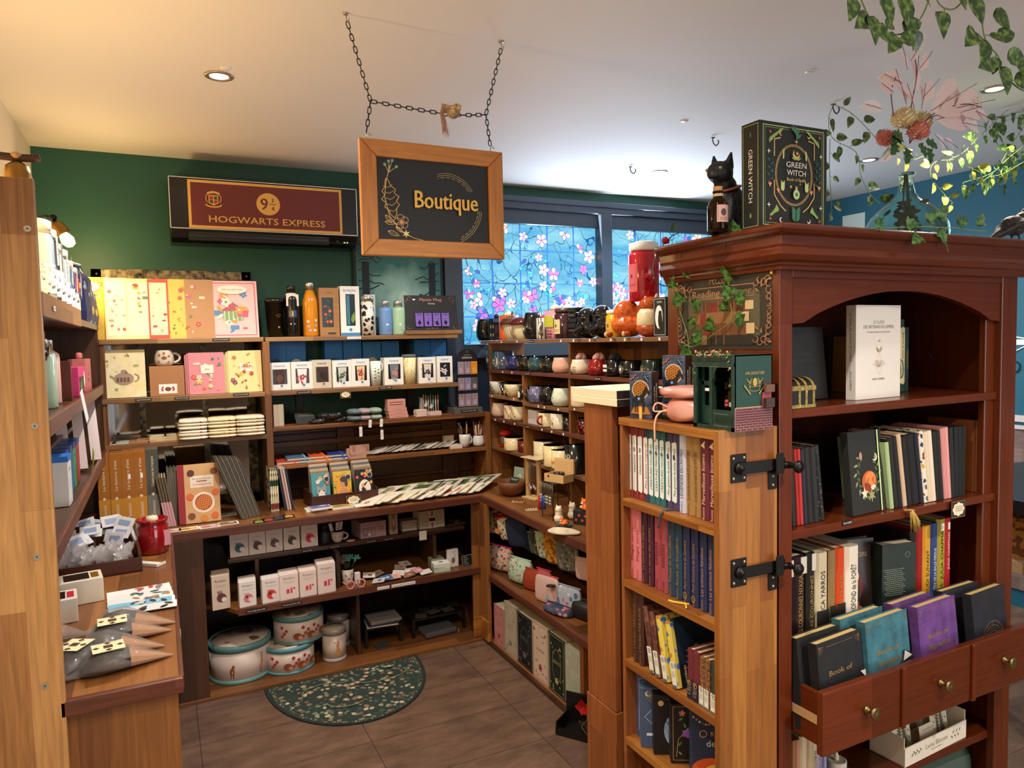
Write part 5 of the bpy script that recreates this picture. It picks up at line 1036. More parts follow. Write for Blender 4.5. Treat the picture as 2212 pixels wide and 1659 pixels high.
fr.box(-w2,w2,-.003,.004,nh*.86,nh).box(-w2,w2,-.002,.004,0,nh*.05).box(-w2,-w2+.012,-.002,.004,0,nh*.9).box(w2-.01,w2,-.002,.004,0,nh*.9).box(-.012,-.002,-.003,.004,nh*.05,nh*.86).box(-.002,w2-.01,-.002,.004,nh*.05,nh*.27).box(-w2+.012,-.012,.016,.02,nh*.05,nh*.3).box(-w2+.012,-.012,.016,.02,nh*.58,nh*.64).box(-w2+.012,-w2+.018,.016,.02,nh*.3,nh*.86).box(-.018,-.012,.016,.02,nh*.3,nh*.86).box(-w2,w2,-.004,.004,nh*.855,nh*.87)
arc=[(-.002,nh*.86),(-.002,nh*.27)]+[(.004,nh*.27)]+[(.004+.063*(1-cos(PI*i/12))/2,nh*.68+.031*sin(PI*i/12)*1.4) for i in range(13)]+[(w2-.01,nh*.27),(w2-.008,nh*.27),(w2-.008,nh*.86)]
fr.prism([(-.002,nh*.86),(-.002,nh*.68)]+[(.0015+.034*(1-cos(PI*i/12)),nh*.68+.036*sin(PI*i/12)) for i in range(13)]+[(w2-.01,nh*.68),(w2-.01,nh*.86)],((0,-.0015,0),(1,0,0),(0,0,1)),(0,.004,0));fr.obj('shop_front',nk,mottled('aged_green','122e28','1d3f36',80,.5))
A=Art((0,-.0045,0));A.text('OWL BOOKSTORE',.0,nh*.93,nh*.045,0,wid=.12);A.line([(.004,nh*.22),(w2-.014,nh*.22)],.0006,1);A.line([(.004,nh*.06),(w2-.014,nh*.06)],.0006,1)
for k in range(6):A.line([(.008+.01*k,nh*.2),(.013+.01*k,nh*.1),(.018+.01*k,nh*.2)],.0012,0)
A.line([(-w2+.004,nh*.845),(w2-.004,nh*.845)],.0006,1);A.obj('lettering',nk,K('0b1512 9aa89a'))
iv=M();rn=RN(2)
for k in range(13):
 x=-w2+.016+k*.0108;iv.box(x,x+.008,.085,.112,nh*.3,nh*(.42+.06*(k % 3)),k % 4)
 iv.box(x,x+.008,.085,.112,nh*.5,nh*(.6+.05*(k % 2)),(k+1) % 4)
iv.box(.02,.05,.03,.06,nh*.3,nh*.36,4).box(.026,.044,.03,.05,nh*.36,nh*.41,4).ball((.012,.03,nh*.32),.006,8,6,3).ball((.014,.028,nh*.37),.005,8,6,3);iv.box(.028,.05,.06,.063,nh*.58,nh*.68,4).box(.032,.046,.0585,.06,nh*.6,nh*.66,0)
for u in (.012,.039):iv.tube([(u,.04,nh*.86),(u,.04,nh*.6)],.0006,4,4);iv.ball((u,.04,nh*.58),.004,8,6,4)
iv.obj('tiny_interior',nk,K('3a2a20 6a4a34 2f4038 a8404a c9b78f'))
Bx(-w2+.02,-.014,.0175,.0185,nh*.5,nh*.54).obj('door_sign',nk,WHT)
fv=M();rn=RN(4)
for k in range(90):
 t=rn.random();x=-w2+2*w2*t;z=nh+rn.uniform(-.004,.009)-(.0 if .1 < t < .9 else rn.uniform(0,.05));leaf_mesh(fv,(x,-.005+rn.uniform(0,.012),z),(rn.uniform(-1,1),-.4,rn.uniform(-.8,.8)),(0,-1,.3),.008,'oval',k % 2)
 if k % 7==0:fv.ball((x,-.008,z+.003),.0026,6,5,2)
fv.obj('flower_garland',nk,K('4a6a44 6a8a5a d98a80'))
# stack of white paper blocks on the post
for i in range(2):
 o=carton('paper_block',('lower','upper')[i]+' thick white paper book of the stack on the gate post','book',.238,.2,.021+.003*i,mat('f3ecc9',.6),'stack of white books on the post');o.data.materials[0]=stripes('block_edges','f6f0d2','d9cfa6',2,420);put(o,1.146+.002*i,1.787+.004*i,1.3565+.0215*i,-90)
 Bx(.1185,.1205,.0,.2,.0005,.0205+.003*i).obj('dark_spine',o,mat('211a17',.5))
# ---------------------------------------------------------------- two black gate latches
BLKM=mat('17120f',.4,.4);STL=mat('b9a894',.3,.8)
def latch(lab,z):
 o=empty('gate_latch',lab,'latch',(1.16,1.2768,z))
 Bx(.034,.083,-.003,0,-.034,.034,0,.002).obj('base_plate',o,BLKM)
 for u in (.042,.075):
  for v in (-.024,.024):m=M();m.T=MT((u,-.003,v)) @ MR(PI/2,4,'X');m.lathe([(1e-5,.002),(.0035,.0015),(.0042,0)],10);m.obj('screw',o,STL)
 m=M();m.T=MT((.06,-.003,0)) @ MR(PI/2,4,'X');m.lathe([(.015,0),(.015,.006),(.008,.008),(.006,.012),(1e-5,.013)],18);m.obj('pivot',o,BLKM)
 Bx(.06,.2,-.012,-.008,-.014,.014,0,.001).obj('bar',o,BLKM)
 Bx(.153,.182,-.003,0,-.062,.0,0,.002).box(.16,.186,-.022,-.018,-.02,.028,0,.006).box(.16,.186,-.02,0,-.022,-.017).obj('catch',o,BLKM)
 for v in (-.03,-.052):m=M();m.T=MT((.168,-.003,v)) @ MR(PI/2,4,'X');m.lathe([(1e-5,.002),(.0035,.0015),(.0042,0)],10);m.obj('screw',o,STL)
 m=M();m.T=MT((.213,-.012,-.006)) @ MR(PI/2,4,'X');m.lathe([(.008,-.006),(.008,.004),(.005,.012),(.006,.02),(.014,.024),(.016,.029),(.013,.034),(1e-5,.036)],20);m.obj('knob',o,BLKM);Tu([(.19,-.01,-.003),(.214,-.011,-.006)],.009,8).obj('knob_arm',o,BLKM)
latch('upper black iron latch between gate and tall cabinet',1.236);latch('lower black iron latch between gate and tall cabinet',.985)
# ================================================================== hanging sign, chains, air conditioner, lamps
sx0,sx1,sz0,sz1,sy=.537,.984,1.802,2.131,2.045
sn=empty('hanging_sign','black hanging board reading Boutique in an orange pine frame','sign',((sx0+sx1)/2,sy,sz0))
W_,H_=sx1-sx0,sz1-sz0;b=.048
for pts,mm in (([(-W_/2,0),(W_/2,0),(W_/2-b,b),(-W_/2+b,b)],0),([(-W_/2,H_),(-W_/2+b,H_-b),(W_/2-b,H_-b),(W_/2,H_)],0),([(-W_/2,0),(-W_/2+b,b),(-W_/2+b,H_-b),(-W_/2,H_)],1),([(W_/2,0),(W_/2,H_),(W_/2-b,H_-b),(W_/2-b,b)],1)):
 M().prism(pts,((0,-.012,0),(1,0,0),(0,0,1)),(0,.024,0)).obj('frame_rail',sn,PINE[mm],bevel=.003)
pn=Bx(-W_/2+b-.005,W_/2-b+.005,-.002,.004,b-.005,H_-b+.005).obj('blackboard',sn,mat('1c1a17',.6))
A=Art((0,-.002,0));Y_=0
cx=-.135
A.line([(cx+.03,.07),(cx-.005,.115),(cx-.018,.17),(cx-.012,.215),(cx+.0,.26)],.0016,1)
pts=[]
for k in range(11):# jagged oak leaf outline
 t=k/10;w_=.02*sin(PI*min(1,t*1.05))*(1.25 if k % 2 else .7)+.002;pts.append((t,w_))
P0,P1=Vector((cx+.01,.112)),Vector((cx-.012,.222));d=P1-P0;nn=Vector((-d.y,d.x)).normalized()
out=[tuple(P0+d*t+nn*w_) for t,w_ in pts]+[tuple(P0+d*t-nn*w_) for t,w_ in pts[::-1]]
A.line(out+[out[0]],.0018,0)
for k in range(1,6):q=P0+d*(k/6.5);A.line([tuple(q+nn*.014+d*.06),tuple(q),tuple(q-nn*.014+d*.06)],.0012,0)
for u,v in ((-.015,.262),(-.003,.272),(.008,.275),(.02,.258)):A.ell(cx+u,v,.0045,None,2);A.line([(cx-.004,.24),(cx+u,v)],.0012,1)
fx,fv=cx+.03,.1
for k in range(5):t=.5+k*2*PI/5;A.ring(fx+.012*cos(t),fv+.012*sin(t),.0105,.0095,.0013,3,12)
for k in range(9):t=k*.7;A.line([(fx+.003*cos(t),fv+.003*sin(t)),(fx+.01*cos(t),fv+.01*sin(t))],.0008,4)
A.ell(fx,fv,.004,None,4)
for u,v,l,r in ((cx-.018,.118,.03,-.9),(cx-.02,.098,.034,-.1),(cx-.012,.072,.036,-.35),(cx+.012,.085,.028,-.6)):
 A.line([(u+l*cos(r)*a-l*s*sin(r),v+l*sin(r)*a+l*s*cos(r)) for a,s in ((0,0),(.3,.16),(.65,.15),(1,0),(.65,-.15),(.3,-.16),(0,0))],.0013,3)
 A.line([(u,v),(u+l*.8*cos(r),v+l*.8*sin(r))],.0009,3)
A.star(cx+.043,.066,.013,1,6,.4);A.line([(cx+.05,.063),(cx+.065,.055),(cx+.1,.048)],.0013,1)
for (c0,c1,r,t0,t1,n) in ((.04,.155,.095,.55,1.95,26),(.035,.155,.115,-1.15,-.1,28)):
 for k in range(n):
  t=t0+(t1-t0)*k/n
  for q in range(3 if k % 4 else 2):A.ell(c0+(r-.006*q)*cos(t+.01*q),c1+(r-.006*q)*sin(t+.01*q),.0013,None,1,5)
A.up()
A.text('Boutique',.035,.168,.05,0,wid=.2,bold=.0026);A.up();A.obj('lettering',pn,[mat(h,.5) for h in ('f0b94a','f2d58a','6fae8c','eec07a','e9a07a')])
for u in (sx0+.024,sx1-.036):Tu([(u-.76,0,H_-.001),(u-.76,0,H_+.012),(u-.752,0,H_+.016),(u-.747,0,H_+.01)],.0018,6).obj('eye_hook',sn,STL)
def chain(name,label,pts,lk=.02):
 P_=[Vector(p) for p in pts];m=M();i=0;o=P_[0];acc=0
 seg=[]
 for a,c in zip(P_,P_[1:]):
  l=(c-a).length;n=max(1,round(l/(lk*.82)))
  for k in range(n):seg.append((a+(c-a)*(k/n),a+(c-a)*((k+1)/n)))
 for i,(a,c) in enumerate(seg):
  d=(c-a);l=d.length/2*1.18;mid=(a+c)/2-o;d.normalize();s=d.cross(Vector((0,1,0))).normalized();s=s if i % 2==0 else (s*.35+Vector((0,.94,0)))
  w_=lk*.23;ring=[]
  for t in range(14):
   ang=2*PI*t/14;ring.append(mid+d*((l-w_)*(1 if cos(ang) > 0 else -1)+w_*cos(ang))+s*(w_*sin(ang)))
  m.tube(ring,lk*.075,5,closed=True)
 ob=T(m.obj(name,None,mat('1b1511',.45,.5)),label,'chain');ob.location=o;return ob
K0,K1=(.576,sy,2.238),(.936,sy,2.242)
chain('hanging_chain','left black chain from the ceiling hook to the sign',[(.517,sy,2.447),K0,(.561,sy,2.15)])
chain('hanging_chain','right black chain from the ceiling hook to the sign',[(.992,sy,2.447),K1,(.948,sy,2.15)])
chain('hanging_chain','slack horizontal black chain carrying the ornamental bird',[K0,(.7,sy,2.232),(.81,sy,2.228),(.87,sy,2.233),K1],.021)
for x,lab in ((.515,'left'),(.994,'right')):T(Lt([(.009,0),(.008,-.003),(1e-5,-.004)],14).tube([(0,0,-.003),(0,0,-.02),(.004,0,-.026),(.007,0,-.02),(.007,0,-.014)],.0013,6).obj('screw_hook',None,STL),lab+' small screw hook in the ceiling holding the sign chain','hook').location=(x,sy,CEIL)
bd=M();bd.ball((0,0,0),.02,k=(1.1,1,1)).ball((.003,-.016,.008),.0135).ball((-.012,.006,.008),.015,k=(1.3,1,.8));bd.tube([(.003,-.028,.006),(.004,-.037,.003)],.0045,6,r2=.0006)
bird=T(blob(bd,'bird_ornament',None,mottled('bird_plumage','8a6a42','d9c19a',60,.8,3,.4),.002,2),'small brown feathered bird ornament perched on the horizontal chain','ornament');put(bird,.826,sy-.004,2.236,12)
tm=M();rn=RN(1)
for i in range(34):a=rn.uniform(-.006,.008);tm.tube([(-.012,.004,.012),(-.03+a,.004,.02),(-.038+a,rn.uniform(-.004,.006),-.01),(-.026+a*1.6,rn.uniform(-.004,.006),-.06-rn.uniform(0,.022))],.0009,4,r2=.0004)
tm.obj('tail_feathers',bird,mat('b98a68',.7));M().ball((-.005,-.026,.013),.0018,6,5).ball((.011,-.026,.013),.0018,6,5).obj('eyes',bird,BLK)
# air conditioner with its train sign
ac=empty('air_conditioner','black wall air conditioner under the ceiling on the green wall','air conditioner',(.515,3.7,2.045))
ACB=mat('0f0f0f',.22);M().prism([(0,.055),(.0,.295),(.03,.305),(.195,.305),(.195,.0),(.06,.0),(.02,.02)],((-.437,0,0),(0,1,0),(0,0,1)),(.874,0,0)).obj('case',ac,ACB,bevel=.006)
Bx(-.36,.29,.005,.03,.008,.05).obj('air_slot',ac,mat('040404',.6));Bx(-.355,.285,.0,.004,.022,.034).box(-.355,.285,.004,.01,.04,.046).obj('louvre',ac,mat('1a1a1a',.3))
A=Art((0,-.0005,0));A.frame(-.435,.06,.435,.294,.004,0);A.obj('silver_trim',ac,mat('d9d9d4',.3,.5));A=Art((0,.012,.0));A.text('15',.335,.028,.01,0);A.rect(.365,.02,.375,.026,1);A.rect(.38,.02,.388,.026,1);A.obj('indicator',ac,[mat('7a7a74',.5),lit('9fd08a',.6)])
ps=T(Bx(-.357,.357,-.003,0,0,.222).obj('train_sign',None,mat('e6b45a',.6)),'dark red and gold platform sign with 9¾ fixed to the air conditioner','sign');put(ps,.515,3.697,2.108)
A=Art((0,-.003,0));A.rect(-.345,.012,.345,.21,0);A.up();A.ell(.0,.128,.055,.053,1,32);A.up();A.text('9',-.02,.128,.055,0,bold=.002);A.text('3',.02,.146,.02,0,bold=.001);A.text('4',.02,.108,.02,0,bold=.001);A.rect(.004,.126,.038,.129,0)
A.text('HOGWARTS EXPRESS',.0,.045,.031,1,wid=.54,bold=.0008)
A.poly([(-.268,.118),(-.247,.107),(-.226,.118),(-.226,.155),(-.268,.155)],1);A.up();A.rect(-.264,.134,-.249,.15,2);A.rect(-.245,.134,-.23,.15,3);A.poly([(-.264,.132),(-.249,.132),(-.249,.114),(-.264,.12)],3);A.poly([(-.245,.132),(-.23,.132),(-.23,.12),(-.245,.114)],2);A.ring(-.247,.112,.034,.012,.006,1,14,PI,2*PI)
for k in range(7):A.ell(-.27+.0077*k,.163+.006*sin(k*.52),.005,.006,1,8)
A.ring(-.272,.14,.008,.018,.003,1,10,1.5,4.8);A.ring(-.222,.14,.008,.018,.003,1,10,-1.6,1.6);A.obj('sign_print',ps,K('6a2420 e6b45a a8332a 2f5a3a'))
# downlights that the photo shows
for (x,y,lab) in ((.23,2.676,'recessed downlight glowing in the yellow-lit ceiling on the left'),(2.556,3.281,'recessed downlight above the stained window'),(3.453,2.647,'recessed downlight behind the thin garland'),(2.917,1.695,'recessed downlight near the top right corner of the ceiling')):
 d=empty('downlight',lab,'ceiling light',(x,y,CEIL));Lt([(.048,.0),(.046,-.004),(.034,-.005),(.03,.0)],28).obj('bezel',d,STL);Lt([(1e-5,-.0025),(.03,-.0025),(.03,-.001)],20).obj('lamp_disc',d,mat('fff2dc',.5,emit=12))
for (x,y,lab) in ((2.099,1.844,'small white ceiling sensor left of the feather leaves'),(2.061,2.47,'small white ceiling sensor above the cat figurine'),(.244,2.595,'small flat glass disc on the ceiling beside the left downlight')):T(Lt([(1e-5,-.006),(.014,-.005),(.019,0)],18).obj('ceiling_sensor',None,mat('efe9e4',.3)),lab,'sensor').location=(x,y,CEIL)
# brass wall lamps
def wlamp(lab,x,y,z,tilt,power):
 o=empty('wall_lamp',lab,'lamp',(x,y,z));m=M();m.T=MR(rad(tilt),4,'Y')
 m.lathe([(.008,.0),(.016,-.006),(.024,-.012),(.028,-.03),(.03,-.055),(.033,-.06)],20);m.obj('brass_socket',o,mat('8a6a34',.35,.85))
 m=M();m.T=MR(rad(tilt),4,'Y');m.lathe([(1e-5,-.12),(.018,-.112),(.026,-.09),(.02,-.068),(.014,-.055)],16);m.obj('bulb',o,lit('ffd070',14))
 bx=MR(rad(tilt),3,'Y') @ Vector((0,0,-.16));lamp('wall_lamp_bulb','POINT',(x+bx.x,y+bx.y,z+bx.z),power,(1,.68,.28),.03);return o
wl=wlamp('brass wall lamp beyond the left upright, hung from a dark branch',-.27,2.0,1.985,0,11)
Tu(interp([(-.2,0,.02),(-.08,0,.012),(.01,0,.008),(.045,.0,.012)]),.009,8).tube([(-.09,0,.012),(-.16,.0,-.03)],.008,8).obj('branch_arm',wl,mat('33231a',.8));Tu([(0,0,.0),(0,0,.016)],.004,8).ball((0,0,.012),.013,10,8,0,(1,1,.7)).obj('twine_knot',wl,mat('a98a5a',.8))
w2_=wlamp('brass wall lamp shining down above the blue floral gift bag',-.365,3.55,2.085,-32,5);Tu([(-.1,.1,.02),(-.03,.04,.028),(0,0,.016)],.005,8).ball((0,0,.016),.014,10,8).obj('bracket',w2_,mat('17130f',.4,.6))
# emergency exit sign and wall decorations on the far right wall
ex=T(Bx(-.09,.09,-.02,0,-.07,.07,0,.004).obj('exit_sign',None,mat('d9e6dc',.5)),'green emergency exit sign on the far teal wall','sign');put(ex,4.249,3.37,2.28,90)
A=Art((0,-.02,0));A.rect(-.08,-.06,.08,.06,0);A.up();A.rect(-.06,-.05,.0,.05,1);A.ell(-.02,.03,.012,None,0);A.line([(-.02,.02),(-.03,-.01),(-.01,-.04)],.012,0);A.line([(.02,0),(.06,0)],.012,1);A.obj('pictogram',ex,[lit('3f9a6a',.5),lit('e6f6ea',.6)])
ST(Bx(4.235,4.25,-1,3.89,1.04,1.075).box(4.228,4.25,-1,3.89,1.0,1.02).obj('trim_1',None,mat('ddd3cb',.5)))
ST(Bx(4.24,4.25,-1,3.89,.1,1.0).obj('wainscot_wall',None,wood('grey_planks','6f5a52','b09a8f','Y',.09,1.4,.8)))
tb=empty('side_table','dark-topped table with a pale plank by the far right wall','table',(3.3,1.7,0));Bx(-.45,.6,-.25,.3,.86,.91).obj('tabletop',tb,mat('1b1a1c',.4));Bx(-.4,.5,-.2,.25,.62,.66).obj('lower_board',tb,mat('d9b888',.5))
for u,v in ((-.4,-.2),(.5,-.2),(-.4,.25),(.5,.25)):Bx(u-.02,u+.02,v-.02,v+.02,0,.86).obj('leg',tb,mat('1b1a1c',.4))
bk_=T(Bx(-.35,.4,-.15,.2,0,.16).obj('wicker_basket',None,pattern('wicker','b9742c',('d99a4a','8a5420'),60,.42,.7,kind='cell')),'orange wicker basket on the lower board of the side table','basket');put(bk_,3.3,1.7,.661)
st_=T(Lt([(1e-5,.44),(.17,.44),(.18,.46),(.17,.49),(1e-5,.5)],24).obj('stool',None,mat('1d1c1e',.5)),'round black stool seat in front of the side table','stool');put(st_,2.95,1.2,0);M().cyl((0,0,0),(0,0,.44),.02).lathe([(1e-5,0),(.15,0),(.15,.015),(1e-5,.02)],24).obj('pedestal',st_,mat('8a8a88',.3,.8))
dv=T(Bx(-.001,.001,-.06,.06,0,.03).tube([(0,-.05,0),(0,.06,-.06)],.004,5).tube([(0,-.06,.03),(0,.05,.05)],.005,5).obj('wall_ornament',None,mat('e6ecee',.4)),'white and black feather-like ornament on the far teal wall','ornament');put(dv,4.247,2.318,1.463)
T(Tu([(0,.025*cos(t*.45),.03*sin(t*.45)) for t in range(14)],.003,5,closed=True).obj('wall_hook',None,BLKM),'small black ring hook on the far teal wall','hook').location=(4.244,2.33,1.343)
# ================================================================== back shelves, left bay
def cov(o,w,h,cols,n=14,frame=None,title=None,seed=0,sc=1.,y=0,tc=0,name='cover_print',panel=None,th=.008,cx=0):
 """cover picture: an inner panel, scattered blooms and leaves, a title"""
 rn=RN(seed);A=Art((cx,y,0));ms=[mat(c,.55) for c in cols]
 if panel is not None:A.rect(-w*.42,h*.06,w*.42,h*.94,panel);A.up()
 if frame is not None:A.frame(-w*.45,h*.04,w*.45,h*.96,w*.02,frame)
 for k in range(n):
  u,v,r=rn.uniform(-.38,.38)*w,rn.uniform(.08,.9)*h,w*rn.uniform(.04,.11)*sc;c=rn.randrange(len(cols));q=rn.random()
  if q < .4:A.flower(u,v,r,c,(c+1) % len(cols),5,rn.random()*6)
  elif q < .7:A.leaf(u,v,r*2,rn.random()*6.3,c)
  elif q < .85:A.rect(u-r,v-r*.5,u+r,v+r*.5,c)
  else:A.ell(u,v,r,r*.7,c)
  A.n +=.1
 if title:A.up();A.ell(0,h*.84,w*.3,h*.08,len(ms));ms.append(mat('f4efe4',.6));A.up();A.text(title,0,h*.84,th,tc,wid=w*.42)
 return A.obj(name,o,ms)
mi_=empty('trunk_mirror','aged bronze framed mirror standing behind the left bay of the back shelves','mirror',(.08,3.888,CT))
BRZ=mottled('aged_bronze','2a2218','8a7a58',40,.4,4,.3,metal=.5)
Bx(-.33,.345,0,.004,.04,1.15).obj('mirror_glass',mi_,mat('c9cbc8',.06,1))
m=M();m.box(-.345,.36,-.008,.004,1.125,1.17).box(-.345,-.3,-.008,.004,0,1.17).box(.315,.36,-.008,.004,0,1.17).box(-.345,.36,-.008,.004,0,.045)
for u in (-.16,.12):m.box(u-.013,u+.013,-.008,.004,0,1.17);m.box(u-.035,u+.035,-.011,0,1.122,1.172)
for u in (-.18,-.14,.1,.14,.3,.34,-.32):m.ball((u,-.011,1.147),.006,8,5)
m.obj('mirror_frame',mi_,BRZ,bevel=.002)
PR=[(-.3301,-.1962,.286),(-.2053,-.1153,.283),(-.1264,-.0078,.281),(-.0307,.054,.28),(.0423,.1445,.281),(.1246,.2495,.281),(.2209,.4489,.277)]
for i,((x0,x1,h),(c,cs,lab,kw)) in enumerate(zip(PR,(('e2b93c',('e9cf6a','c9742c','f2e6a0','8a9a3c'),'yellow summer print with garden animals, leftmost on the top shelf',dict(n=12,title='SUMMER')),('efdcb0',('d9644a','e9a07a','b9483a','a8b08a','f2ead0'),'print of a red kitchen with crockery shelves',dict(n=16,panel=4)),('e9e2a0',('8a9a4a','c94a3a','5a8a7a','d9b04a','f4ecd0'),'green-checked print with shelves of books and cakes',dict(n=14,panel=4)),
  ('d9503c',('f4e6c4','c93a34','e9a48a'),'red-checked recipe print with strawberries',dict(n=8,panel=0)),('e6c85a',('c9a42c','5a8a4a','d9603a','8ab0c0','e9dca0'),'print of golden hills and a vegetable garden',dict(n=18)),('b98a58',('e9dcc4','d9708a','5a9a6a','c93a4a'),'kraft-backed print of a pink flower shop awning',dict(n=10)),('f0c4c0',('6a9a4a','d9607a','5a8ac0','e9a04a','f4e2d4'),'pink checked Spring Festival print with a bandstand, rightmost',dict(n=22,title='SPRING FESTIVAL',frame=1))))):
 w=x1-x0;o=T(Bx(-w/2,w/2,0,.002,0,h).obj('art_print',None,mat(c,.5)),lab,'print','illustrated prints on the top shelf');put(o,(x0+x1)/2,3.70-.0025*(i % 2)+.012*(i==0),Z1+.001,0,-9)
 cov(o,w,h,cs,seed=i,**kw)
 if i==6:
  A=Art((0,-.002,0));A.rect(-w*.2,h*.3,w*.2,h*.46,0);A.poly([(-w*.26,h*.46),(w*.26,h*.46),(0,h*.62)],1)
  for k in range(5):A.rect(-w*.18+w*.085*k,h*.3,-w*.165+w*.085*k,h*.46,2)
  A.obj('bandstand_print',o,[mat('8aa86a',.6),mat('b9606a',.6),WHT])
plate(.268,3.629,Z1-.009,.075,'Illustration Cara Prints Woodland 9,90€','black price strip under the Spring Festival print')
B2=[(-.2294,-.0552,.215),(-.0402,.104,.138),(.104,.2784,.195),(.2763,.4481,.2)]
YB_=mottled('cream_cover','e6d49a','efe4bc',30,.55)
x0,x1,h=B2[0];o=fbook('notebook','cream notebook with a teapot house on its cover','notebook',x1-x0,h,.022,YB_);put(o,(x0+x1)/2,3.655,Z2+.001,0,-5)
cov(o,x1-x0,h,('b9683a','8a6a4a','c9a04a','a8b07a'),12,seed=3,sc=.6);A=Art((0,-.0015,0));A.ell(0,.085,.04,.028,0,20);A.up();A.line([(-.035,.085),(-.055,.1)],.008,0);A.ring(.042,.088,.018,.016,.005,0,12,-1.6,1.6);A.ell(0,.118,.012,.008,0);[A.rect(-.03+.014*k,.07,-.02+.014*k,.09,1) for k in range(4)];A.rect(-(x1-x0)/2,0,-(x1-x0)/2+.012,h,2);A.obj('teapot_print',o,K('a08a74 6a4a3a d9a43c'))
x0,x1,h=B2[1];kb=carton('kraft_box','brown kraft gift box under the flowered mug','box',x1-x0,.085,h,'a9764a');put(kb,(x0+x1)/2,3.65,Z2+.001)
A=Art();A.rect(-.036,.012,.04,.055,0);A.up();A.ell(.002,.032,.013,.01,1);A.line([(.015,.034),(.022,.04)],.003,1);[A.flower(.002+.024*cos(t),.033+.016*sin(t),.005,2+k % 2,1) for k,t in enumerate((.4,-.4,2.7,3.5,0,PI))];A.obj('label_print',kb,[WHT,mat('7a4a34',.6),mat('c94a4a',.6),mat('b96a8a',.6)])
o=mug('mug','cream mug with sunflowers and a teapot house, on the kraft box',.042,.072,'d9cfbf','round',0.15,fn=lambda A,h:(A.ell(0,h*.5,.012,.009,0),A.up(),[A.flower(u,v,.006,1,2) for u,v in ((-.02,.05),(.02,.045),(-.024,.02),(.018,.018),(0,.06))]),pm=K('8a5a2c c9742c 5a3a24'));put(o,(x0+x1)/2-.008,3.692,Z2+h+.0015)
def trio(x0,x1,h,col,cs,nm,spn,seed,title):
 for k in (2,1,0):
  o=fbook('notebook',('front','middle','rear')[k]+' of three '+nm,'notebook',x1-x0-.02,h-.004*k,.008,col,nm+' on the second shelf');put(o,(x0+x1)/2+.01-.008*k,3.655+.012*k,Z2+.001,0,-5)
  if k==0:cov(o,x1-x0-.02,h,cs,24,seed=seed,sc=.8);A=Art((0,-.0016,0));A.rect(-.025,h*.5,.03,h*.7,0);A.up();A.text(title,.002,h*.6,.012,1);A.obj('title_print',o,K('f4ead8 b9503c'))
trio(*B2[2],'d98a92',('6a9a4a','d95a5a','e9b04a','4a7a6a','f0e0c0'),'pink summer garden notebooks','',11,'été')
trio(*B2[3],'ecdc9a',('b9483c','c98a4a','8a4a6a','e9c86a'),'yellow notebooks with a red suitcase','',12,'CARNET')
plate(-.0684,3.629,Z2-.009,.065,'Agenda Cara Prints 26,90€','left black price strip under the teapot notebook');plate(.0891,3.629,Z2-.009,.062,'Mug Cara Prints Woodland','black price strip under the kraft box and pink notebooks');plate(.3457,3.629,Z2-.007,.07,'Carnet de notes Cara 9,90€','black price strip under the yellow notebooks')
# shelf of postcards and folded towels
for i,(px,c,lab) in enumerate(((233,'d9c4a4','pink-cream postcard flat at the left of the third shelf'),(258,'cfc4ae','pale postcard flat second on the third shelf'),(300,'b9875a','kraft card flat on the third shelf, first'),(318,'b98a60','kraft card flat on the third shelf, second'),(345,'d2b98a','folded cream card pack on the third shelf'),(372,'cdb083','second cream card pack on the third shelf by the towels'))):
 x=(-.2239,-.1779,-.0994,-.0652,-.0134,.0392)[i]
 for q in range(1):o=T(Bx(-.04,.04,0,.11,0,.004 if i < 4 else .022).obj('postcard',None,mat(c,.6)),lab,'card');put(o,x,3.645,Z3+.001+(i in (3,))*.005,(i*37) % 9-4)
 A=Art((0,0,.004 if i < 4 else .022),(1,0,0),(0,1,0));A.rect(-.03,.02,.03,.09,0);A.obj('card_print',o,mat(('e9a48a','a8b8b0','a9764a','a9764a','e6d8b4','e2d4ae')[i],.6))
for j,(px0,px1,nm,base,cs,x0,x1) in enumerate(((386,452,'red-lettered cream','e9dfc8',('c95a4a','efe6d2','d9c9a8'),.0648,.1939),(447,514,'orange-banded cream','ecdcb4',('d9602c','e9b04a','efe2c0'),.1879,.3192),(507,575,'cream and rust','e6d8bc',('d9704a','cfc0a4','b98a5a'),.3089,.4466))):
 cl=pattern('towel_'+str(j),base,cs,55,.3,.9)
 for k in range(6):
  w,d,t=(x1-x0)-.004+.004*sin(k*2.1),.16,.0135+.002*(k % 2);m=M();sec=[]
  for i in range(7):
   v=d*i/6;e=.0025*sin(i*1.7+k*2);sec.append([(w/2*a,v,t/2+t/2*b*(.95+.05*sin(i+a))+e*(abs(a) > .5)) for a,b in ((-1,0),(-.98,.8),(-.6,1),(0,1.05),(.6,1),(.98,.8),(1,0),(.98,-.8),(.6,-1),(0,-1),(-.6,-1),(-.98,-.8))])
  rings(m,sec);o=T(m.obj('tea_towel',None,cl,sub=1),f"{('bottom', 'second', 'third', 'fourth', 'fifth', 'top')[k]} {nm} tea towel of its stack on the third shelf",'towel','folded tea towels');put(o,(x0+x1)/2,3.585,Z3-.014+.001+k*.0155+(0.016),(k*13 % 5)-2)
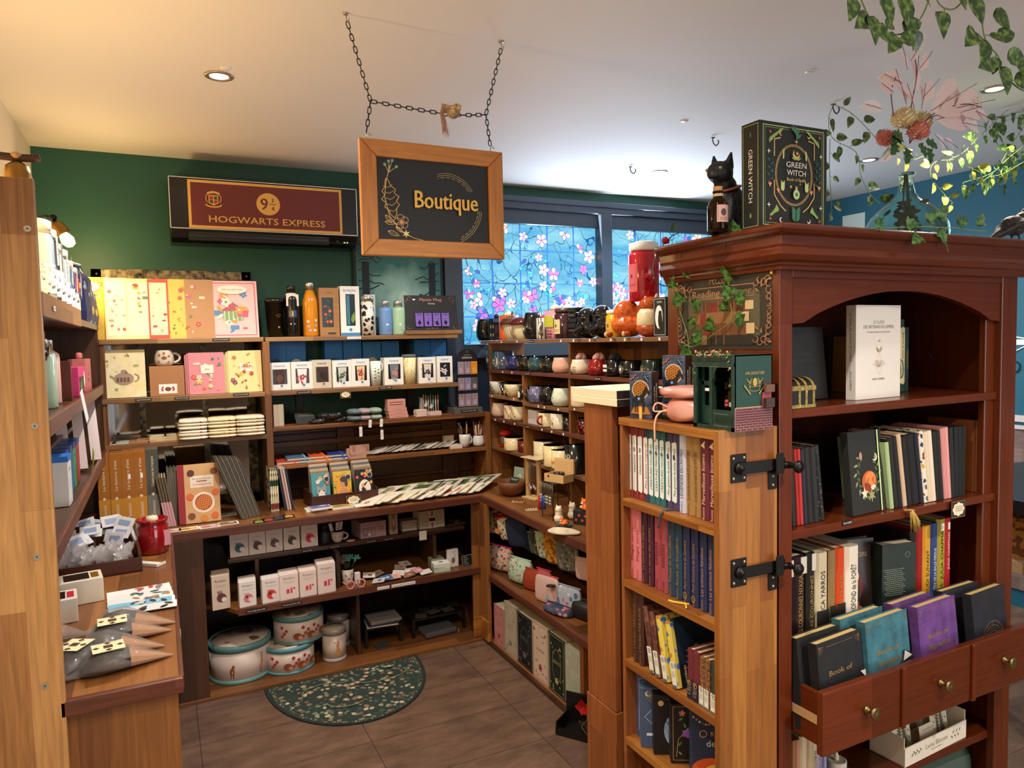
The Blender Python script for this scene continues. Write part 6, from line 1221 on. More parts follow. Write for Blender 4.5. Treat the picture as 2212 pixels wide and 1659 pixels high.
# left bay counter: puzzle boxes, books, leaning folders
PB=[(-.2584,-.2131,.347),(-.2131,-.1654,.343),(-.1671,-.117,.345),(-.1188,-.0698,.347),(-.0734,-.022,.351)]
for i,(x0,x1,h) in enumerate(PB):
 c='a8682a' if i < 4 else '56564e';o=carton('puzzle_box',('leftmost','second','third','fourth')[i]+' shrink-wrapped orange puzzle box standing on the counter' if i < 4 else 'shrink-wrapped grey puzzle box beside the orange ones','box',x1-x0-.001,.2,h,mat(c,.18,coat=.5),'puzzle boxes on the back counter');put(o,(x0+x1)/2,3.52,CT+.0012)
 w=x1-x0;A=Art();A.rect(-w*.48,0,w*.48,h*.42,0);A.up();A.rect(-w*.4,.004,w*.4,.03,1);A.text("La lecture d'été" if i < 4 else 'Cuisine sous les tropiques',0,h*.72,w*.22,2,90,wid=h*.38);A.text('Clementoni',0,h*.25,w*.28,2,90,wid=h*.2);A.star(0,h*.43,w*.16,2,4,.6,0)
 if i in (2,3):A.rect(w*.0,h*.66,w*.2,h*.72,3)
 A.obj(BP,o,[mat('c98a34' if i < 4 else '77776c',.3),mat('7a5236',.5),mat('efe0c0',.5),WHT])
PNK=mottled('pink_spines','b98a88','d9b0a8',20,.5)
for k in range(4):o=book('picture_book',('first','second','third','last')[k]+' thin pink-footed picture book leaning beside the grey puzzle box','book',.0095,.225,.15,mat('6a5a48',.4),grp='thin leaning picture books',tail=('cf9aa0',.5));put(o,.0022+.0108*k,3.5,CT+.001,0,0,-9)
for k in range(9):o=T(Bx(-.0022,.0022,0,.16,0,.245-.004*(k % 3)).obj('card_folder',None,mat('5d574b' if k % 2 else '6f695c',.5)),f"{('first', 'second', 'third', 'fourth', 'fifth', 'sixth', 'seventh', 'eighth', 'last')[k]} thin grey card sleeve in the upright stack by the cookbook",'card sleeve','upright grey card sleeves');put(o,.0214+.0049*k,3.54,CT+.001,0,0,-2.5)
CB=[(.0505,.2236,.264)][0];w,h=CB[1]-CB[0],CB[2]
o=fbook('cookbook','tan cookbook with a lattice pie on the cover and a red spine','book',w,h,.025,'d2a470');put(o,(CB[0]+CB[1])/2,3.5,CT+.001,0,-7)
A=Art();A.rect(-w/2,0,-w*.34,h,0);A.rect(-w*.2,h*.6,w*.36,h*.8,1);A.up();A.text('Mes petites douceurs',w*.08,h*.75,.007,2,wid=w*.46);A.text('TOURTES & BRIOCHES',w*.08,h*.65,.007,0,wid=w*.46);A.line([(-w*.05,h*.705),(w*.2,h*.705)],.004,0)
A.ell(w*.1,h*.34,w*.27,None,1,26);A.up();A.ell(w*.1,h*.34,w*.21,None,3,24);A.up()
for k in range(-3,4):l=w*.2*sqrt(max(.05,1-(k/3.6)**2));A.line([(w*.1+k*w*.055-l*.7*.3,h*.34-l*.95),(w*.1+k*w*.055+l*.7*.3,h*.34+l*.95)],w*.02,4);A.line([(w*.1-l*.95,h*.34+k*w*.055-l*.15),(w*.1+l*.95,h*.34+k*w*.055+l*.15)],w*.02,4)
for u,v,c in ((-.18,.85,2),(.38,.86,5),(.4,.5,6),(-.2,.12,5),(.36,.1,6),(.1,.07,4),(-.22,.45,6)):A.ell(w*u,h*v,w*.09,None,c,12)
A.obj(CP,o,K('96222c f0e0cc 5a3422 a8482a d98a3c 7a4a30 d96a34'))
for k in range(11):o=T(Bx(-.0035,.0035,0,.17,0,.30-.002*k).obj('card_folder',None,mat('6a6256' if k % 2 else '4f483f',.45)),f"leaning grey folder, number {('one', 'two', 'three', 'four', 'five', 'six', 'seven', 'eight', 'nine', 'ten', 'eleven')[k]} from the cookbook side",'card sleeve','leaning grey folders on the counter');put(o,.3125+.0082*k,3.47+.003*k,CT+.001,0,0,-20+.3*k)
PC=[('yellow landscape','e9c85a'),('red bread','d98a70'),('blue-gold field','a8c0b0'),('pink cottage','c9a08a'),('wheat field','d9b04a'),('striped cake','c98a9a'),('dark berry','6a5a50')]
PCX=((.102,3.547),(.184,3.587),(.257,3.615),(.019,3.42),(.082,3.419),(.168,3.413),(.248,3.43))
for (x,y),(nm,c) in zip(PCX,PC):
 o=T(Bx(-.042,.042,-.03,.03,0,.0015).obj('postcard',None,WHT),nm+' postcard laid flat on the front of the back counter','card','postcards on the counter');put(o,x,y,CT+.001,3)
 A=Art((0,0,.0015),(1,0,0),(0,1,0));A.rect(-.036,-.024,.036,.024,0);A.up();A.ell(-.01,-.005,.02,.009,1);A.ell(.015,.008,.014,.006,2);A.obj('card_print',o,[mat(c,.5),mat('8a6a3a',.5),mat('efe6d0',.5)])
# ================================================================== back shelves, right bay: top shelf
YT=3.73
T8=[(.4787,.5782,.191),(.5737,.6505,.253),(.6642,.7403,.271),(.7427,.8417,.244),(.8488,.948,.254),(.9627,1.0295,.205),(1.057,1.1278,.181),(1.1253,1.1998,.181),(1.1843,1.2102,.194)]
def at8(i):a,b,h=T8[i];return (a+b)/2,b-a,h
x,w,h=at8(0);o=T(Lt([(1e-5,0),(w*.36,0),(w*.46,h*.9),(w*.48,h*.9),(w*.48,h*.94),(w*.42,h),(1e-5,h)],28).obj('travel_tumbler',None,mat('1c1712',.25)),'black travel tumbler with gold marks at the left of the top shelf','tumbler');put(o,x,YT,Z1+.001-Z1+Y1)
A=Art(wrap=w*.42);A.ring(.012,h*.6,.012,.016,.001,0);A.star(.012,h*.6,.009,0,5,.4);A.ell(.012,h*.25,.004,.006,0);A.star(.02,h*.25,.003,0);A.obj('gold_print',o,GLD)
x,w,h=at8(1);o=bottle('drinks_bottle','black drinks bottle with crests and a white neck tag',w*.5,h,mat('141210',.2),'141210',neck=.5,shoulder=.72,capm=mat('141210',.3));put(o,x,YT+.005,Y1+.001)
A=Art(wrap=w*.505);A.rect(-.022,h*.38,.0,h*.52,0);A.rect(-.02,h*.4,-.008,h*.5,1);A.rect(.004,h*.38,.018,h*.52,2);A.up();A.rect(-.006,h*.4,.002,h*.5,3);A.ell(-.012,h*.25,.005,None,4);A.ell(.006,h*.25,.005,None,4);A.obj('crest_print',o,[mat('7a2a22',.4),mat('2c6a4a',.4),mat('2c4a8a',.4),GLD,mat('8a8478',.3,.6)])
Bx(-.03,.03,-.032,-.03,h*.6,h*.83,0).lathe([(.03,h*.83),(.02,h*.86)],16).obj('neck_tag',o,mat('ece4d8',.6))
x,w,h=at8(2);o=bottle('drinks_bottle','orange-yellow steel bottle with pale flowers',w*.5,h,'d98a1c','c9c4ba',neck=.5,shoulder=.62,caph=.14,rough=.2);put(o,x,YT,Y1+.001)
A=Art(wrap=w*.503);[A.flower(u,v,.008,k % 2,2,6) for k,(u,v) in enumerate(((-.018,.05),(-.02,.075),(.018,.055),(.02,.08),(-.01,.03),(.012,.03)))];A.obj('flower_print',o,K('b9b0c0 e9dcc0 9a5a3a'))
x,w,h=at8(3);o=carton('bottle_box','brown kraft bottle box with a black floral window','box',w,.07,h,'a87a4a');put(o,x,YT-.03,Y1+.001)
A=Art();A.rect(-w*.38,.045,w*.2,h*.8,0);A.up();[A.leaf(u*w,v*h,.022,r,c) for u,v,r,c in ((-.25,.35,.6,1),(.05,.4,2.2,1),(-.1,.55,1,1),(0,.7,2,1),(-.3,.6,.4,2))];[A.flower(u*w,v*h,.01,c,4) for u,v,c in ((-.2,.45,3),(.02,.52,2),(-.12,.3,3),(.06,.3,2))];A.text('BOTTLE',0,h*.9,.006,5);[A.ring(w*.34,h*(.2+.13*k),.006,.006,.0008,5,12) for k in range(5)];A.rect(-w*.1,.01,w*.3,.018,0);A.obj(BP,o,[mat('17201e',.2),mat('3f6a4a',.4),mat('c9602c',.4),mat('b93a34',.4),mat('e9d4a0',.4),mat('6a4a2c',.6)])
x,w,h=at8(4);o=carton('bottle_box','white and blue Flowtea bottle box with a tall window','box',w,.07,h,'f2efe8');o['label']='white and blue tea bottle box with a tall dark window';put(o,x,YT-.03,Y1+.001)
BLU=mat('3f86c0',.5);A=Art();A.text('FLOWTEA',0,h*.91,.011,0,wid=w*.66,bold=.0008);A.text('style',.008,h*.875,.005,0);A.rect(-w*.22,h*.2,w*.26,h*.84,1);A.rect(-w*.5,0,w*.5,h*.06,0);A.up();A.rect(-w*.18,h*.22,-w*.02,h*.82,2);A.leaf(w*.1,h*.25,.06,1.4,3);A.ell(0,h*.12,.009,None,0,6);A.obj(BP,o,[BLU,mat('26343c',.15),mat('3f7a90',.3),mat('7a9a3a',.4)])
x,w,h=at8(5);o=T(Lt([(1e-5,0),(w*.5,0),(w*.5,h*.86),(1e-5,h*.86)],28).obj('flask',None,pattern('daisy_black','ece6da',('17130f','17130f','3a2c24','17130f'),42,.46,.35)),'white flask covered in black daisies with a steel lid','flask');put(o,x,YT,Y1+.001);Lt([(w*.5,h*.86),(w*.5,h*.99),(w*.46,h),(1e-5,h)],28).obj('lid',o,mat('c9c4ba',.25,.9))
o=carton('flask_box','plain white box behind the daisy flask','box',.06,.05,h*1.06,'e9e6e0');put(o,x+.028,YT+.05,Y1+.001)
for i,c,lab in ((6,'6f98cf','sky blue steel bottle on the top shelf'),(7,'a9cfae','mint green steel bottle on the top shelf')):
 x,w,h=at8(i);o=bottle('drinks_bottle',lab,w*.49,h,c,'c9c4ba',neck=.6,shoulder=.72,caph=.18);put(o,x,YT,Y1+.001);A=Art(wrap=w*.493);A.rect(-.006,h*.28,.006,h*.33,0);A.text('YOKO',.008,h*.15,.004,1);A.obj('price_print',o,[WHT,BLK])
cv=T(Bx(-.255,.255,0,.02,0,.62).obj('canvas_picture',None,mat('1c2226',.7)),'large dark teal canvas of a moonlit forest behind the top shelf','picture');put(cv,1.2194,3.865,Y1+.002)
m,nt,b_=new('forest_canvas');tc=nd(nt,'ShaderNodeTexCoord');gr=nd(nt,'ShaderNodeVectorMath',operation='DISTANCE');L(nt,tc.outputs['Object'],gr.inputs[0]);gr.inputs[1].default_value=(.02,0,.2);n1=nd(nt,'ShaderNodeTexNoise');n1.inputs['Scale'].default_value=9;n1.inputs['Detail'].default_value=6;L(nt,tc.outputs['Object'],n1.inputs['Vector'])
rp=nd(nt,'ShaderNodeValToRGB');e=rp.color_ramp.elements;e[0].position=.1;e[0].color=C('9fc9c0');e[1].position=.55;e[1].color=C('1f2e38');k_=e.new(.26);k_.color=C('35706f');L(nt,math_(nt,'MULTIPLY_ADD',n1.outputs['Fac'],.25,math_(nt,'ADD',gr.outputs['Value'],-.08)),rp.inputs[0]);L(nt,rp.outputs[0],b_.inputs['Base Color']);b_.inputs['Roughness'].default_value=.6
A=Art();A.rect(-.24,.01,.24,.61,0);A.up();rn=RN(6)
for s in (-1,1):
 for k in range(7):
  u,v=s*.23,.25+.05*k;pts=[(u,v)]
  for q in range(6):u -=s*rn.uniform(.012,.03);v +=rn.uniform(-.025,.018);pts.append((u,v))
  A.line(pts,.007-.0006*k,1)
 A.rect(s*.19-.02,.01,s*.19+.02,.4,1)
for k in range(16):A.leaf(rn.uniform(-.2,.2),.02+rn.uniform(0,.06),.05,rn.uniform(.5,2.6),1)
A.ell(.02,.19,.03,.055,2,16);A.obj('painting',cv,[m,mat('16222a',.7),mat('b9d9c9',.7)])
# keyring display
kx,kw,kh=(1.3719,.2984,.19)
kd=T(Bx(-kw/2,kw/2,0,.004,0,kh).obj('keyring_display',None,mat('15120f',.5)),'black display card of purple keyring packets at the shelf right end','display card');kd['label']='black display board lettered Mystic Mog hung with purple packets';put(kd,1.3452,3.70,Y1+.0235,0,-8)
A=Art();A.text('Mystic Mog',0,kh*.88,.016,0,wid=kw*.42,bold=.0008);A.text('Keyrings',.004,kh*.77,.008,1)
for s in (-1,1):A.ring(s*kw*.4,kh*.9,.012,.01,.0012,0,10,.5,4);A.ring(s*kw*.45,kh*.82,.008,.01,.0012,0,10,.5,4);A.ring(s*kw*.44,kh*.08,.01,.008,.0012,0,10,2,6)
A.ell(-.11*kw*2.9,kh*.88,.009,.004,1);[A.moon(-.03+.015*k,kh*.05,.004,0) for k in range(5)];A.obj('card_print',kd,[mat('c98a6a',.4,.4),WHT])
VIO=mat('7a5fc0',.45)
for k in range(4):
 lab=('first keyring packet on the black board, a cat charm','second keyring packet, a standing figure charm','third keyring packet, a crescent charm','fourth keyring packet, a curled cat charm')[k]
 o=T(Bx(-.021,.021,0,.005,0,.072).box(-.019,.019,.005,.008,.002,.07).obj('keyring_packet',None,VIO),lab,'keyring','purple keyring packets');put(o,1.3452-.075+.05*k,3.694,Y1+.0435,0,-6)
 A=Art();A.rect(-.012,.062,.012,.065,1);A.up();A.ring(0,.046,.009,.009,.0022,0,18);A.line([(0,.036),(.002,.028)],.003,1);[A.ell(-.004+.004*q,.02+(q % 2)*.006-(.004 if k==2 else 0)*q,.006,.007,1,10) for q in range(3 if k !=1 else 1)];A.ell(.0,.016,.004,.01,1);A.obj('charm',o,[mat('c9845a',.25,.8),mat('3a3128',.3,.7)])
# ---------------------------------------------------------------- second shelf: blue boxes behind, white tumbler boxes in front
BB=[(.4848,.5865,.242),(.5842,.6837,.24),(.7783,.8727,.241),(.8752,.9742,.243),(.9792,1.0807,.234),(1.0832,1.1819,.234),(1.2667,1.3613,.238),(1.3613,1.4552,.239)]
for i,((x0,x1,h),c,lab) in enumerate(zip(BB,('4a2e22','efe6da','3f5a4a','b9483c','c9c0a0','c9a09a','35414c','232c38'),('blue box with a round brown mandala picture','blue box with round red cherry-twig picture','blue box with a round green jungle picture','blue box with round red-blue bird picture','blue box with a round pale leaf picture','blue box with a round pink protea picture','blue box with round white-navy flower picture','blue box with a round dark blue flower picture'))):
 o=carton('mug_box',lab+' at the back of the second shelf','box',x1-x0-.002,.085,h,'2f7ab4','blue boxes at the back of the second shelf');put(o,(x0+x1)/2,3.79,Y2+.001)
 A=Art();A.ell(0,h*.52,.027,None,0,24);A.up();rn=RN(i);[A.leaf(rn.uniform(-.016,.01),h*.52+rn.uniform(-.014,.012),.014,rn.random()*6,1+k % 2) for k in range(6)];A.obj('round_picture',o,[mat(c,.5),mat(('7a5236','a83a44','7a9a5a','3f5a8a','6a8a4a','d98a7a','ece8e0','c9ced4')[i],.5),mat('efe4d0' if i !=4 else '9aa87a',.5)])
tr=T(Bx(-.026,.026,-.014,.014,0,.03).box(-.018,.018,-.011,.011,.03,.04).ball((0,0,.058),.02,14,9).obj('trophy_ornament',None,mat('6a6058',.3,.4)),'small grey globe trophy standing before the first blue box','ornament');put(tr,.5456,3.765,Y2+.001)
TB=[(.4783,.5886,.138),(.5886,.6951,.139),(.6905,.7903,.145),(.7927,.8926,.14),(.8902,.9875,.144),(.9924,1.0595,.129),(1.0645,1.171,.146),(1.171,1.2514,.16),(1.254,1.3546,.142),(1.3573,1.4521,.144)]
TD=(('brown mandala','3a2016','6a4030'),('red twig','ece6e2','a8404a'),('brown poppy','3f2a1c','1f140f'),('dark leaf','c9c9be','3f5a4a'),('poinsettia','dcc9a0','b93030'),None,('pink lotus','6a8088','d0827a'),None,('navy reed','d9cdb8','26324a'),('white bloom on navy','1c2430','d9d9d4'))
for i,(x0,x1,h) in enumerate(TB):
 x,w=(x0+x1)/2,x1-x0-.003
 if i==5:o=T(Lt([(1e-5,0),(w*.38,0),(w*.48,h),(w*.44,h),(w*.36,h*.1),(1e-5,h*.1)],28).obj('tumbler',None,mat('eceae2',.3)),'white tumbler printed with green eucalyptus leaves','tumbler');A=Art(wrap=w*.445);A.line([(-.01,.02),(0,h*.5),(.01,h*.9)],.001,0);[A.ell(.0+(.009 if k % 2 else -.009),.025+.0085*k,.006,.005,k % 3,9) for k in range(12)];A.obj('leaf_print',o,[mat(c,.5) for c in ('6a8a4a','8aa86a','4a6a3a')]);handle(q_ :=M(),w*.42,h*.6,h*.92,.014,.004,-.6);q_.obj('handle',o,mat('d9d6cc',.3))
 elif i==7:o=T(Lt([(1e-5,0),(w*.4,0),(w*.5,h*.9),(1e-5,h*.9)],28).obj('tumbler',None,pattern('tiny_flowers_cream','e9dca4',('d98a3c','c9483a','8aa85a','e9dca4'),110,.32)),'pale yellow tumbler with tiny flowers and a clear lid','tumbler');Lt([(w*.52,h*.9),(w*.52,h*.96),(w*.46,h),(1e-5,h)],28).obj('lid',o,mat('8a92a0',.1,trans=.5))
 else:
  nm,c1,c2=TD[i];o=carton('tumbler_box',f'white tumbler box with a window showing a {nm} pattern','box',w,.075,h,'efe9df' if i !=2 else 'd2c4ae','white tumbler boxes on the second shelf')
  A=Art();A.text('TEAEVE',0,h*.87,.009,0 if i !=2 else 2,wid=w*.5,bold=.0006);A.rect(-w*.3,h*.22,w*.34,h*.76,1);A.up();A.poly([(-w*.22,h*.74),(w*.24,h*.74),(w*.18,h*.22),(-w*.16,h*.22)],2);A.up();rn=RN(i+20)
  [A.leaf(rn.uniform(-.2,.1)*w,h*rn.uniform(.28,.6),w*.22,rn.random()*6.3,3) for k in range(7)];A.flower(.02*w,h*.45,w*.14,3,2);A.ell(w*.08,h*.16,.0065,None,0 if i !=2 else 4,6);A.rect(w*-.1,h*.06,w*.3,h*.065,0)
  A.obj(BP,o,[BLU,mat('2a1f1a',.2),mat(c1,.35),mat(c2,.4),mat('8a6a50',.5)]);Bx(-w/2,w/2,0.0005,.0745,h,h+.0008).obj('blue_top',o,BLU)
 put(o,x,3.69+(.03 if i in (5,7) else 0),Y2+.001)
plate(.6432,3.659,Y2-.012,.07,'Tasses avec filtre 24,90€','black price strip under the brown tumbler boxes');plate(1.06,3.659,Y2-.01,.07,'Tumbler 24,90€','black price strip under the eucalyptus tumbler');plate(.903,3.659,Y1-.011,.07,'Gourde 29,90€','white price strip under the tall bottle boxes',0,False)
fancy(.055,.036,'brown price card hanging below the tumbler boxes',.8475,3.653,Y2-.052)
# ---------------------------------------------------------------- earrings stand
RS=T(Bx(-.105,.06,0,.2,0,.032).obj('grey_riser',None,mat('4c4a4a',.5)),'dark grey wooden riser under the earring stand','riser');ex_=1.5552;put(RS,ex_,3.672,Y3+.001);RS.data.materials[0]=mat('57524e',.6)
es=T(M().prism([(-.062,0),(.062,0),(.062,.27)]+[(.062*cos(PI*i/16),.27+.055*sin(PI*i/16)) for i in range(1,16)]+[(-.062,.27)],((0,0,0),(1,0,0),(0,0,1)),(0,.006,0)).obj('earring_stand',None,mat('15141a',.5)),'black arched display stand lettered Earrings','display stand');put(es,ex_-.004,3.72,Y3+.0335)
A=Art();A.text('SEMI PRECIOUS',0,.292,.004,0);A.text('EARRINGS',0,.277,.011,0,wid=.06);A.ring(0,.31,.006,.006,.0005,0);A.obj('lettering',es,mat('d9d4cc',.5))
nmr=('top','middle','bottom');nmc=('left','centre','right')
for r in range(3):
 for c in range(3):
  col='e9942c' if (r,c)==(0,2) else ('8a84a8' if (r,c)==(1,1) else ('5f5a5e' if (r,c)==(1,2) else '97848f'))
  o=T(Bx(-.0175,.0175,0,.003,0,.066).box(-.019,.019,.003,.004,-.002,.07).obj('earring_packet',None,mat(col,.35)),f'{nmr[r]} {nmc[c]} earring packet on the black arched stand'+(', orange' if col=='e9942c' else ''),'earrings','earring packets on the stand');put(o,ex_-.004+(c-1)*.04,3.714,Y3+.0335+.185-.09*r)
  A=Art();A.rect(-.006,.056,.006,.058,1);A.ell(0,.022,.011,.013,0,14);A.up();A.ell(-.005,.024,.0022,None,1,8);A.ell(.005,.024,.0022,None,1,8);A.obj('card_print',o,[mat('b9a8b4' if col !='e9942c' else 'f0b85a',.4),mat('2a2226',.4)])
plate(ex_-.02,3.671,Y3+.016,.1,"Boucles d'oreilles 9,90€",'black price strip on the grey riser')
# ---------------------------------------------------------------- third shelf
x0=.4944
for k in range(12):o=T(Bx(-.0019,.0019,0,.1,0,.108,0,.0006).obj('thin_notebook',None,mat(('d9a8a0','cfc4a0','b9c4a0','d9b8ac','a8b8a0','c9b0a0')[k % 6],.5)),f"{('first', 'second', 'third', 'fourth', 'fifth', 'sixth', 'seventh', 'eighth', 'ninth', 'tenth', 'eleventh', 'twelfth')[k]} slim pastel notebook from the left on the pillow shelf",'notebook','slim pastel notebooks');put(o,x0+.004+.0042*k,3.69,Y3+.001)
o=T(Bx(-.05,.05,0,.003,0,.075).obj('chalk_sign',None,mat('1f1f1c',.7)),'leaning chalkboard sign beside the slim pastel notebooks','sign');put(o,.6599,3.72,Y3+.001,8,-35);A=Art();A.scrib(0,.06,.075,.003,4,0);A.obj('chalk_writing',o,mat('7a8a74',.7))
HP=pattern('dark_bird_print','1c1a1c',('c98a8a','d9a05a','6a5a60','1c1a1c','1c1a1c'),60,.34,.5)
for k,(px,lab,s) in enumerate(((685,'dark printed purse with birds lying on the pillow shelf',1),(700,'second dark printed purse on the pillow shelf',.9),(725,'upper dark purse with roses beside the eye pillows',1),(738,'lower dark purse with roses beside the eye pillows',1.05))):
 m=M();rings(m,[[(.045*s*cos(a)*q,.035*sin(a)*q,.011+z) for a in [2*PI*i/16 for i in range(16)]] for q,z in ((.7,-.01),(1,0),(.75,.012))]);o=T(m.obj('purse',None,HP),lab,'purse','dark purses on the pillow shelf');put(o,(.7089,.7531,.7958,.8263)[k],3.695+.02*(k % 2),Y3+.001+(.025 if k in (1,2) else 0),10*k)
EP=[mat(c,.8) for c in ('5f6f74','9f8c90','8a9a8a')]
for i in range(3):
 for k in range(2):
  lab=('grey-blue','pink-grey','sage')[i]+(' eye pillow at the bottom of its pair' if k==0 else ' eye pillow on top of its pair');m=M();rings(m,[[(u,.055*cos(a)*e,.0165+.0165*sin(a)*e**.7) for a in [2*PI*q/14 for q in range(14)]] for u,e in ((-.034,.15),(-.03,.62),(-.018,.95),(0,1),(.018,.95),(.03,.62),(.034,.15))]);o=T(m.obj('eye_pillow',None,EP[i],sub=1),lab,'eye pillow','eye pillows with paper tags');put(o,(.9012,.9525,1.0118)[i]-.006,3.69,Y3+.001+.033*k,6)
  if (i,k) in ((0,0),(1,1),(2,0),(2,1)):tag(o,.016,.05 if k==0 else .04,(.012,-.062,-.025-.012*i*(k==0)),'e6e0d4',4*k)
PKB=mottled('pink_gold_card','c98a84','d9a98e',9,.4)
for k in range(4):
 w,d,h=(.105,.07,.018) if k < 3 else (.1,.05,.046);o=carton('pink_box',('lowest','second','third')[k]+' flat pink gift box of the stack on the pillow shelf' if k < 3 else 'tall pink pen box with a gold pen window atop the flat ones','box',w,d,h,PKB,'pink boxes on the pillow shelf');put(o,1.1375-.004*k,3.69,Y3+.001+.0185*k)
 A=Art();A.text('Write & Shine',0,h*.5,.004,0) if k < 3 else (A.line([(-.035,.03),(.035,.03)],.004,0),A.line([(-.035,.017),(.035,.017)],.004,0));A.obj(BP,o,mat('8a5a3a',.3,.4))
pd=empty('pen_display','clear display of pastel pens with paper tags on a pale card','display',(1.3319,3.7,Y3+.001));Bx(-.06,.05,0,.05,0,.022).obj('base_card',pd,mat('d9b8ae',.5));Bx(-.06,-.058,.0,.05,.022,.1).obj('side_card',pd,mat('c9c4c0',.3))
for k in range(7):Tu([(-.045+.014*k,.02,.02),(-.043+.014*k,.025,.115-.004*(k % 3))],.0035,8).obj('pen',pd,mat(('d9c4b8','cfa8a0','a8b0a8','9a8a90','6fa898','d9b0a0','b98a80')[k],.4))
for k in range(2):tag(pd,.016,.022,(-.03+.03*k,.012,.07-.01*k),'cfc4b4',20)
for k in range(4):o=T(Bx(-.03,.03,0,.05,0,.009,0,.002).obj('small_tin',None,pattern('tin_print','d9c0b4',('b98a80','cfb0a0','e2d0c4'),90,.35)),('lowest','second','third','top')[k]+' small pink patterned tin of the stack before the pens','tin','small pink tins');put(o,1.2591+.002*(k % 2),3.672,Y3+.001+.0095*k,3)
# ---------------------------------------------------------------- fourth shelf
for i,(px,c,e,lab) in enumerate(((628,'c9482a',0,'orange notebook flat at the left end of the fourth shelf'),(645,'4a6f96',0,'lower blue-grey notebook with pale elastic on the fourth shelf'),(645,'4a6a8a',1,'upper blue-grey notebook with pale elastic on the fourth shelf'),(685,'d9602c',0,'lower orange notebook with elastic on the fourth shelf'),(685,'d2521f',1,'upper orange notebook with two black cats on the fourth shelf'),(725,'26408a',0,'lower royal blue notebook on the fourth shelf'),(725,'223a80',1,'upper royal blue notebook with a silver crest on the fourth shelf'))):
 o=T(Bx(-.055,.055,0,.15,0,.003).box(-.055,.055,0,.15,.012,.015).box(-.055,.055,.147,.15,.003,.012).obj('pocket_notebook',None,mat(c,.5)),lab,'notebook','pocket notebooks lying on the fourth shelf');put(o,(.5669,.639,.6163,.7239,.7123,.8106,.8035)[i]-.012,3.672,Y4+.001+.0155*e,-3)
 Bx(-.052,.053,.002,.147,.003,.012).obj('pages',o,PAGEZ);Bx(.03,.037,-.001,.151,-.0004,.0158).obj('elastic',o,mat(('e9602c','9ab8d0','9ab8d0','f0803c','f0803c','3a5ac0','3a5ac0')[i],.5))
 if i==4:A=Art((0,0,.015),(1,0,0),(0,1,0));A.ell(-.02,.08,.012,.016,0);A.ell(-.02,.1,.008,None,0);A.ell(.012,.085,.012,.016,0);A.ell(.012,.105,.008,None,0);A.obj('cat_print',o,BLK)
for i,(px,lab) in enumerate(((760,'left paper letter set standing open on the fourth shelf'),(780,'right paper letter set lying on the fourth shelf'))):
 o=T(Bx(-.05,.05,0,.12,0,.014).box(-.05,.055,.02,.022,.014,.05).obj('letter_set',None,mat('b98f80',.6)),lab,'stationery','pink paper letter sets');put(o,.9016+.018*i,3.68,Y4+.001+.0145*i,-4+6*i)
rn=RN(21);CW=('e6dfd2','c9beb0','8a8a78','5f5a50','d9cdbc','a89a88','4a463e','cfc9bc')
def fan(n,pts,z,lab,grp,sz=(.105,.148),cols=CW,rz=-50,step=.0022,seed=0):
 """cards overlapping along a line like a dropped hand of cards"""
 rn=RN(seed);P0,P1=pts
 for k in range(n):
  t=k/max(1,n-1);x,y=P0[0]+(P1[0]-P0[0])*t,P0[1]+(P1[1]-P0[1])*t;w,d=sz;c=cols[(k*5+seed) % len(cols)]
  o=T(Bx(-w/2,w/2,-d/2,d/2,0,.0035).obj('greeting_card',None,mat('efe9dc',.6)),lab(k,n),'card',grp);A=Art((0,0,.0035),(1,0,0),(0,1,0));A.rect(-w/2,-d/2,w/2,d/2,0);A.up();A.ell(rn.uniform(-.02,.02),rn.uniform(-.02,.02),w*.25,d*.2,1);A.flower(rn.uniform(-.03,.03),rn.uniform(-.04,.04),w*.16,2,1);A.obj('card_print',o,[mat(c,.5),mat(rn.choice(cols),.5),mat(rn.choice(('b9543c','6a8a5a','d9a44a','4a6a8a')),.5)])
  o.rotation_euler=(rad(9),rad(-9+rn.uniform(-2,2)),rad(rz+rn.uniform(-6,6)));z_=z+.017+step*(k % 3);o.location=(x,y+.0,z_)
ORD=('first','second','third','fourth','fifth','sixth','seventh','eighth','ninth','tenth','eleventh','twelfth','thirteenth','fourteenth')
fan(12,((1.032,3.76),(1.4304,3.76)),Y4,lambda k,n:f'{ORD[k]} greeting card from the left in the fan on the fourth shelf','greeting cards fanned on the fourth shelf',(.08,.12),step=.001)
o=carton('sketch_box','upright cream box printed with a brown sketch beside the pen cups','box',.062,.02,.066,'cdb8a8');put(o,1.4443,3.76,Y4+.001,2);A=Art();[A.ell(-.01+.006*k,.026+.004*(k % 2),.006,.008,0,9) for k in range(4)];A.obj('sketch_print',o,mat('4a382c',.6))
o=carton('sketch_box','flat cream box lying before the sketch-printed one','box',.07,.09,.018,'d2c0b2');put(o,1.4543,3.672,Y4+.001,-6)
for i,(px,lab,sh,r,h) in enumerate(((1002,'white fluted cup holding dark pens','cup',.032,.074),(1031,'white swirled cream jug holding pink pens','round',.034,.06))):
 x=(1.5206,1.6043)[i];o=mug('pen_cup',lab,r,h,mat('d9d4cc',.3),sh,-.2 if i else .3,cat='cup');put(o,x,3.712,Y4+.001)
 pn_=RN(i)
 for k in range(8):a=pn_.uniform(0,6.28);q=T(Tu([(.012*cos(a),.012*sin(a),.014),(.026*cos(a)-.01*(i==0),.026*sin(a),.118+pn_.uniform(0,.025))],.0032,7).obj('pen',None,mat(pn_.choice(('3a2c28','6a4a3c','d9cfc4','b98a70') if i==0 else ('d9a8a0','c9a06a','e2c4ba','b98a80')),.35)),f"{ORD[k]} {'dark' if i == 0 else 'pink and gold'} pen in the {'fluted cup' if i == 0 else 'swirled jug'}",'pen','pens in the '+('fluted cup' if i==0 else 'swirled jug'));put(q,x,3.712,Y4+.001)
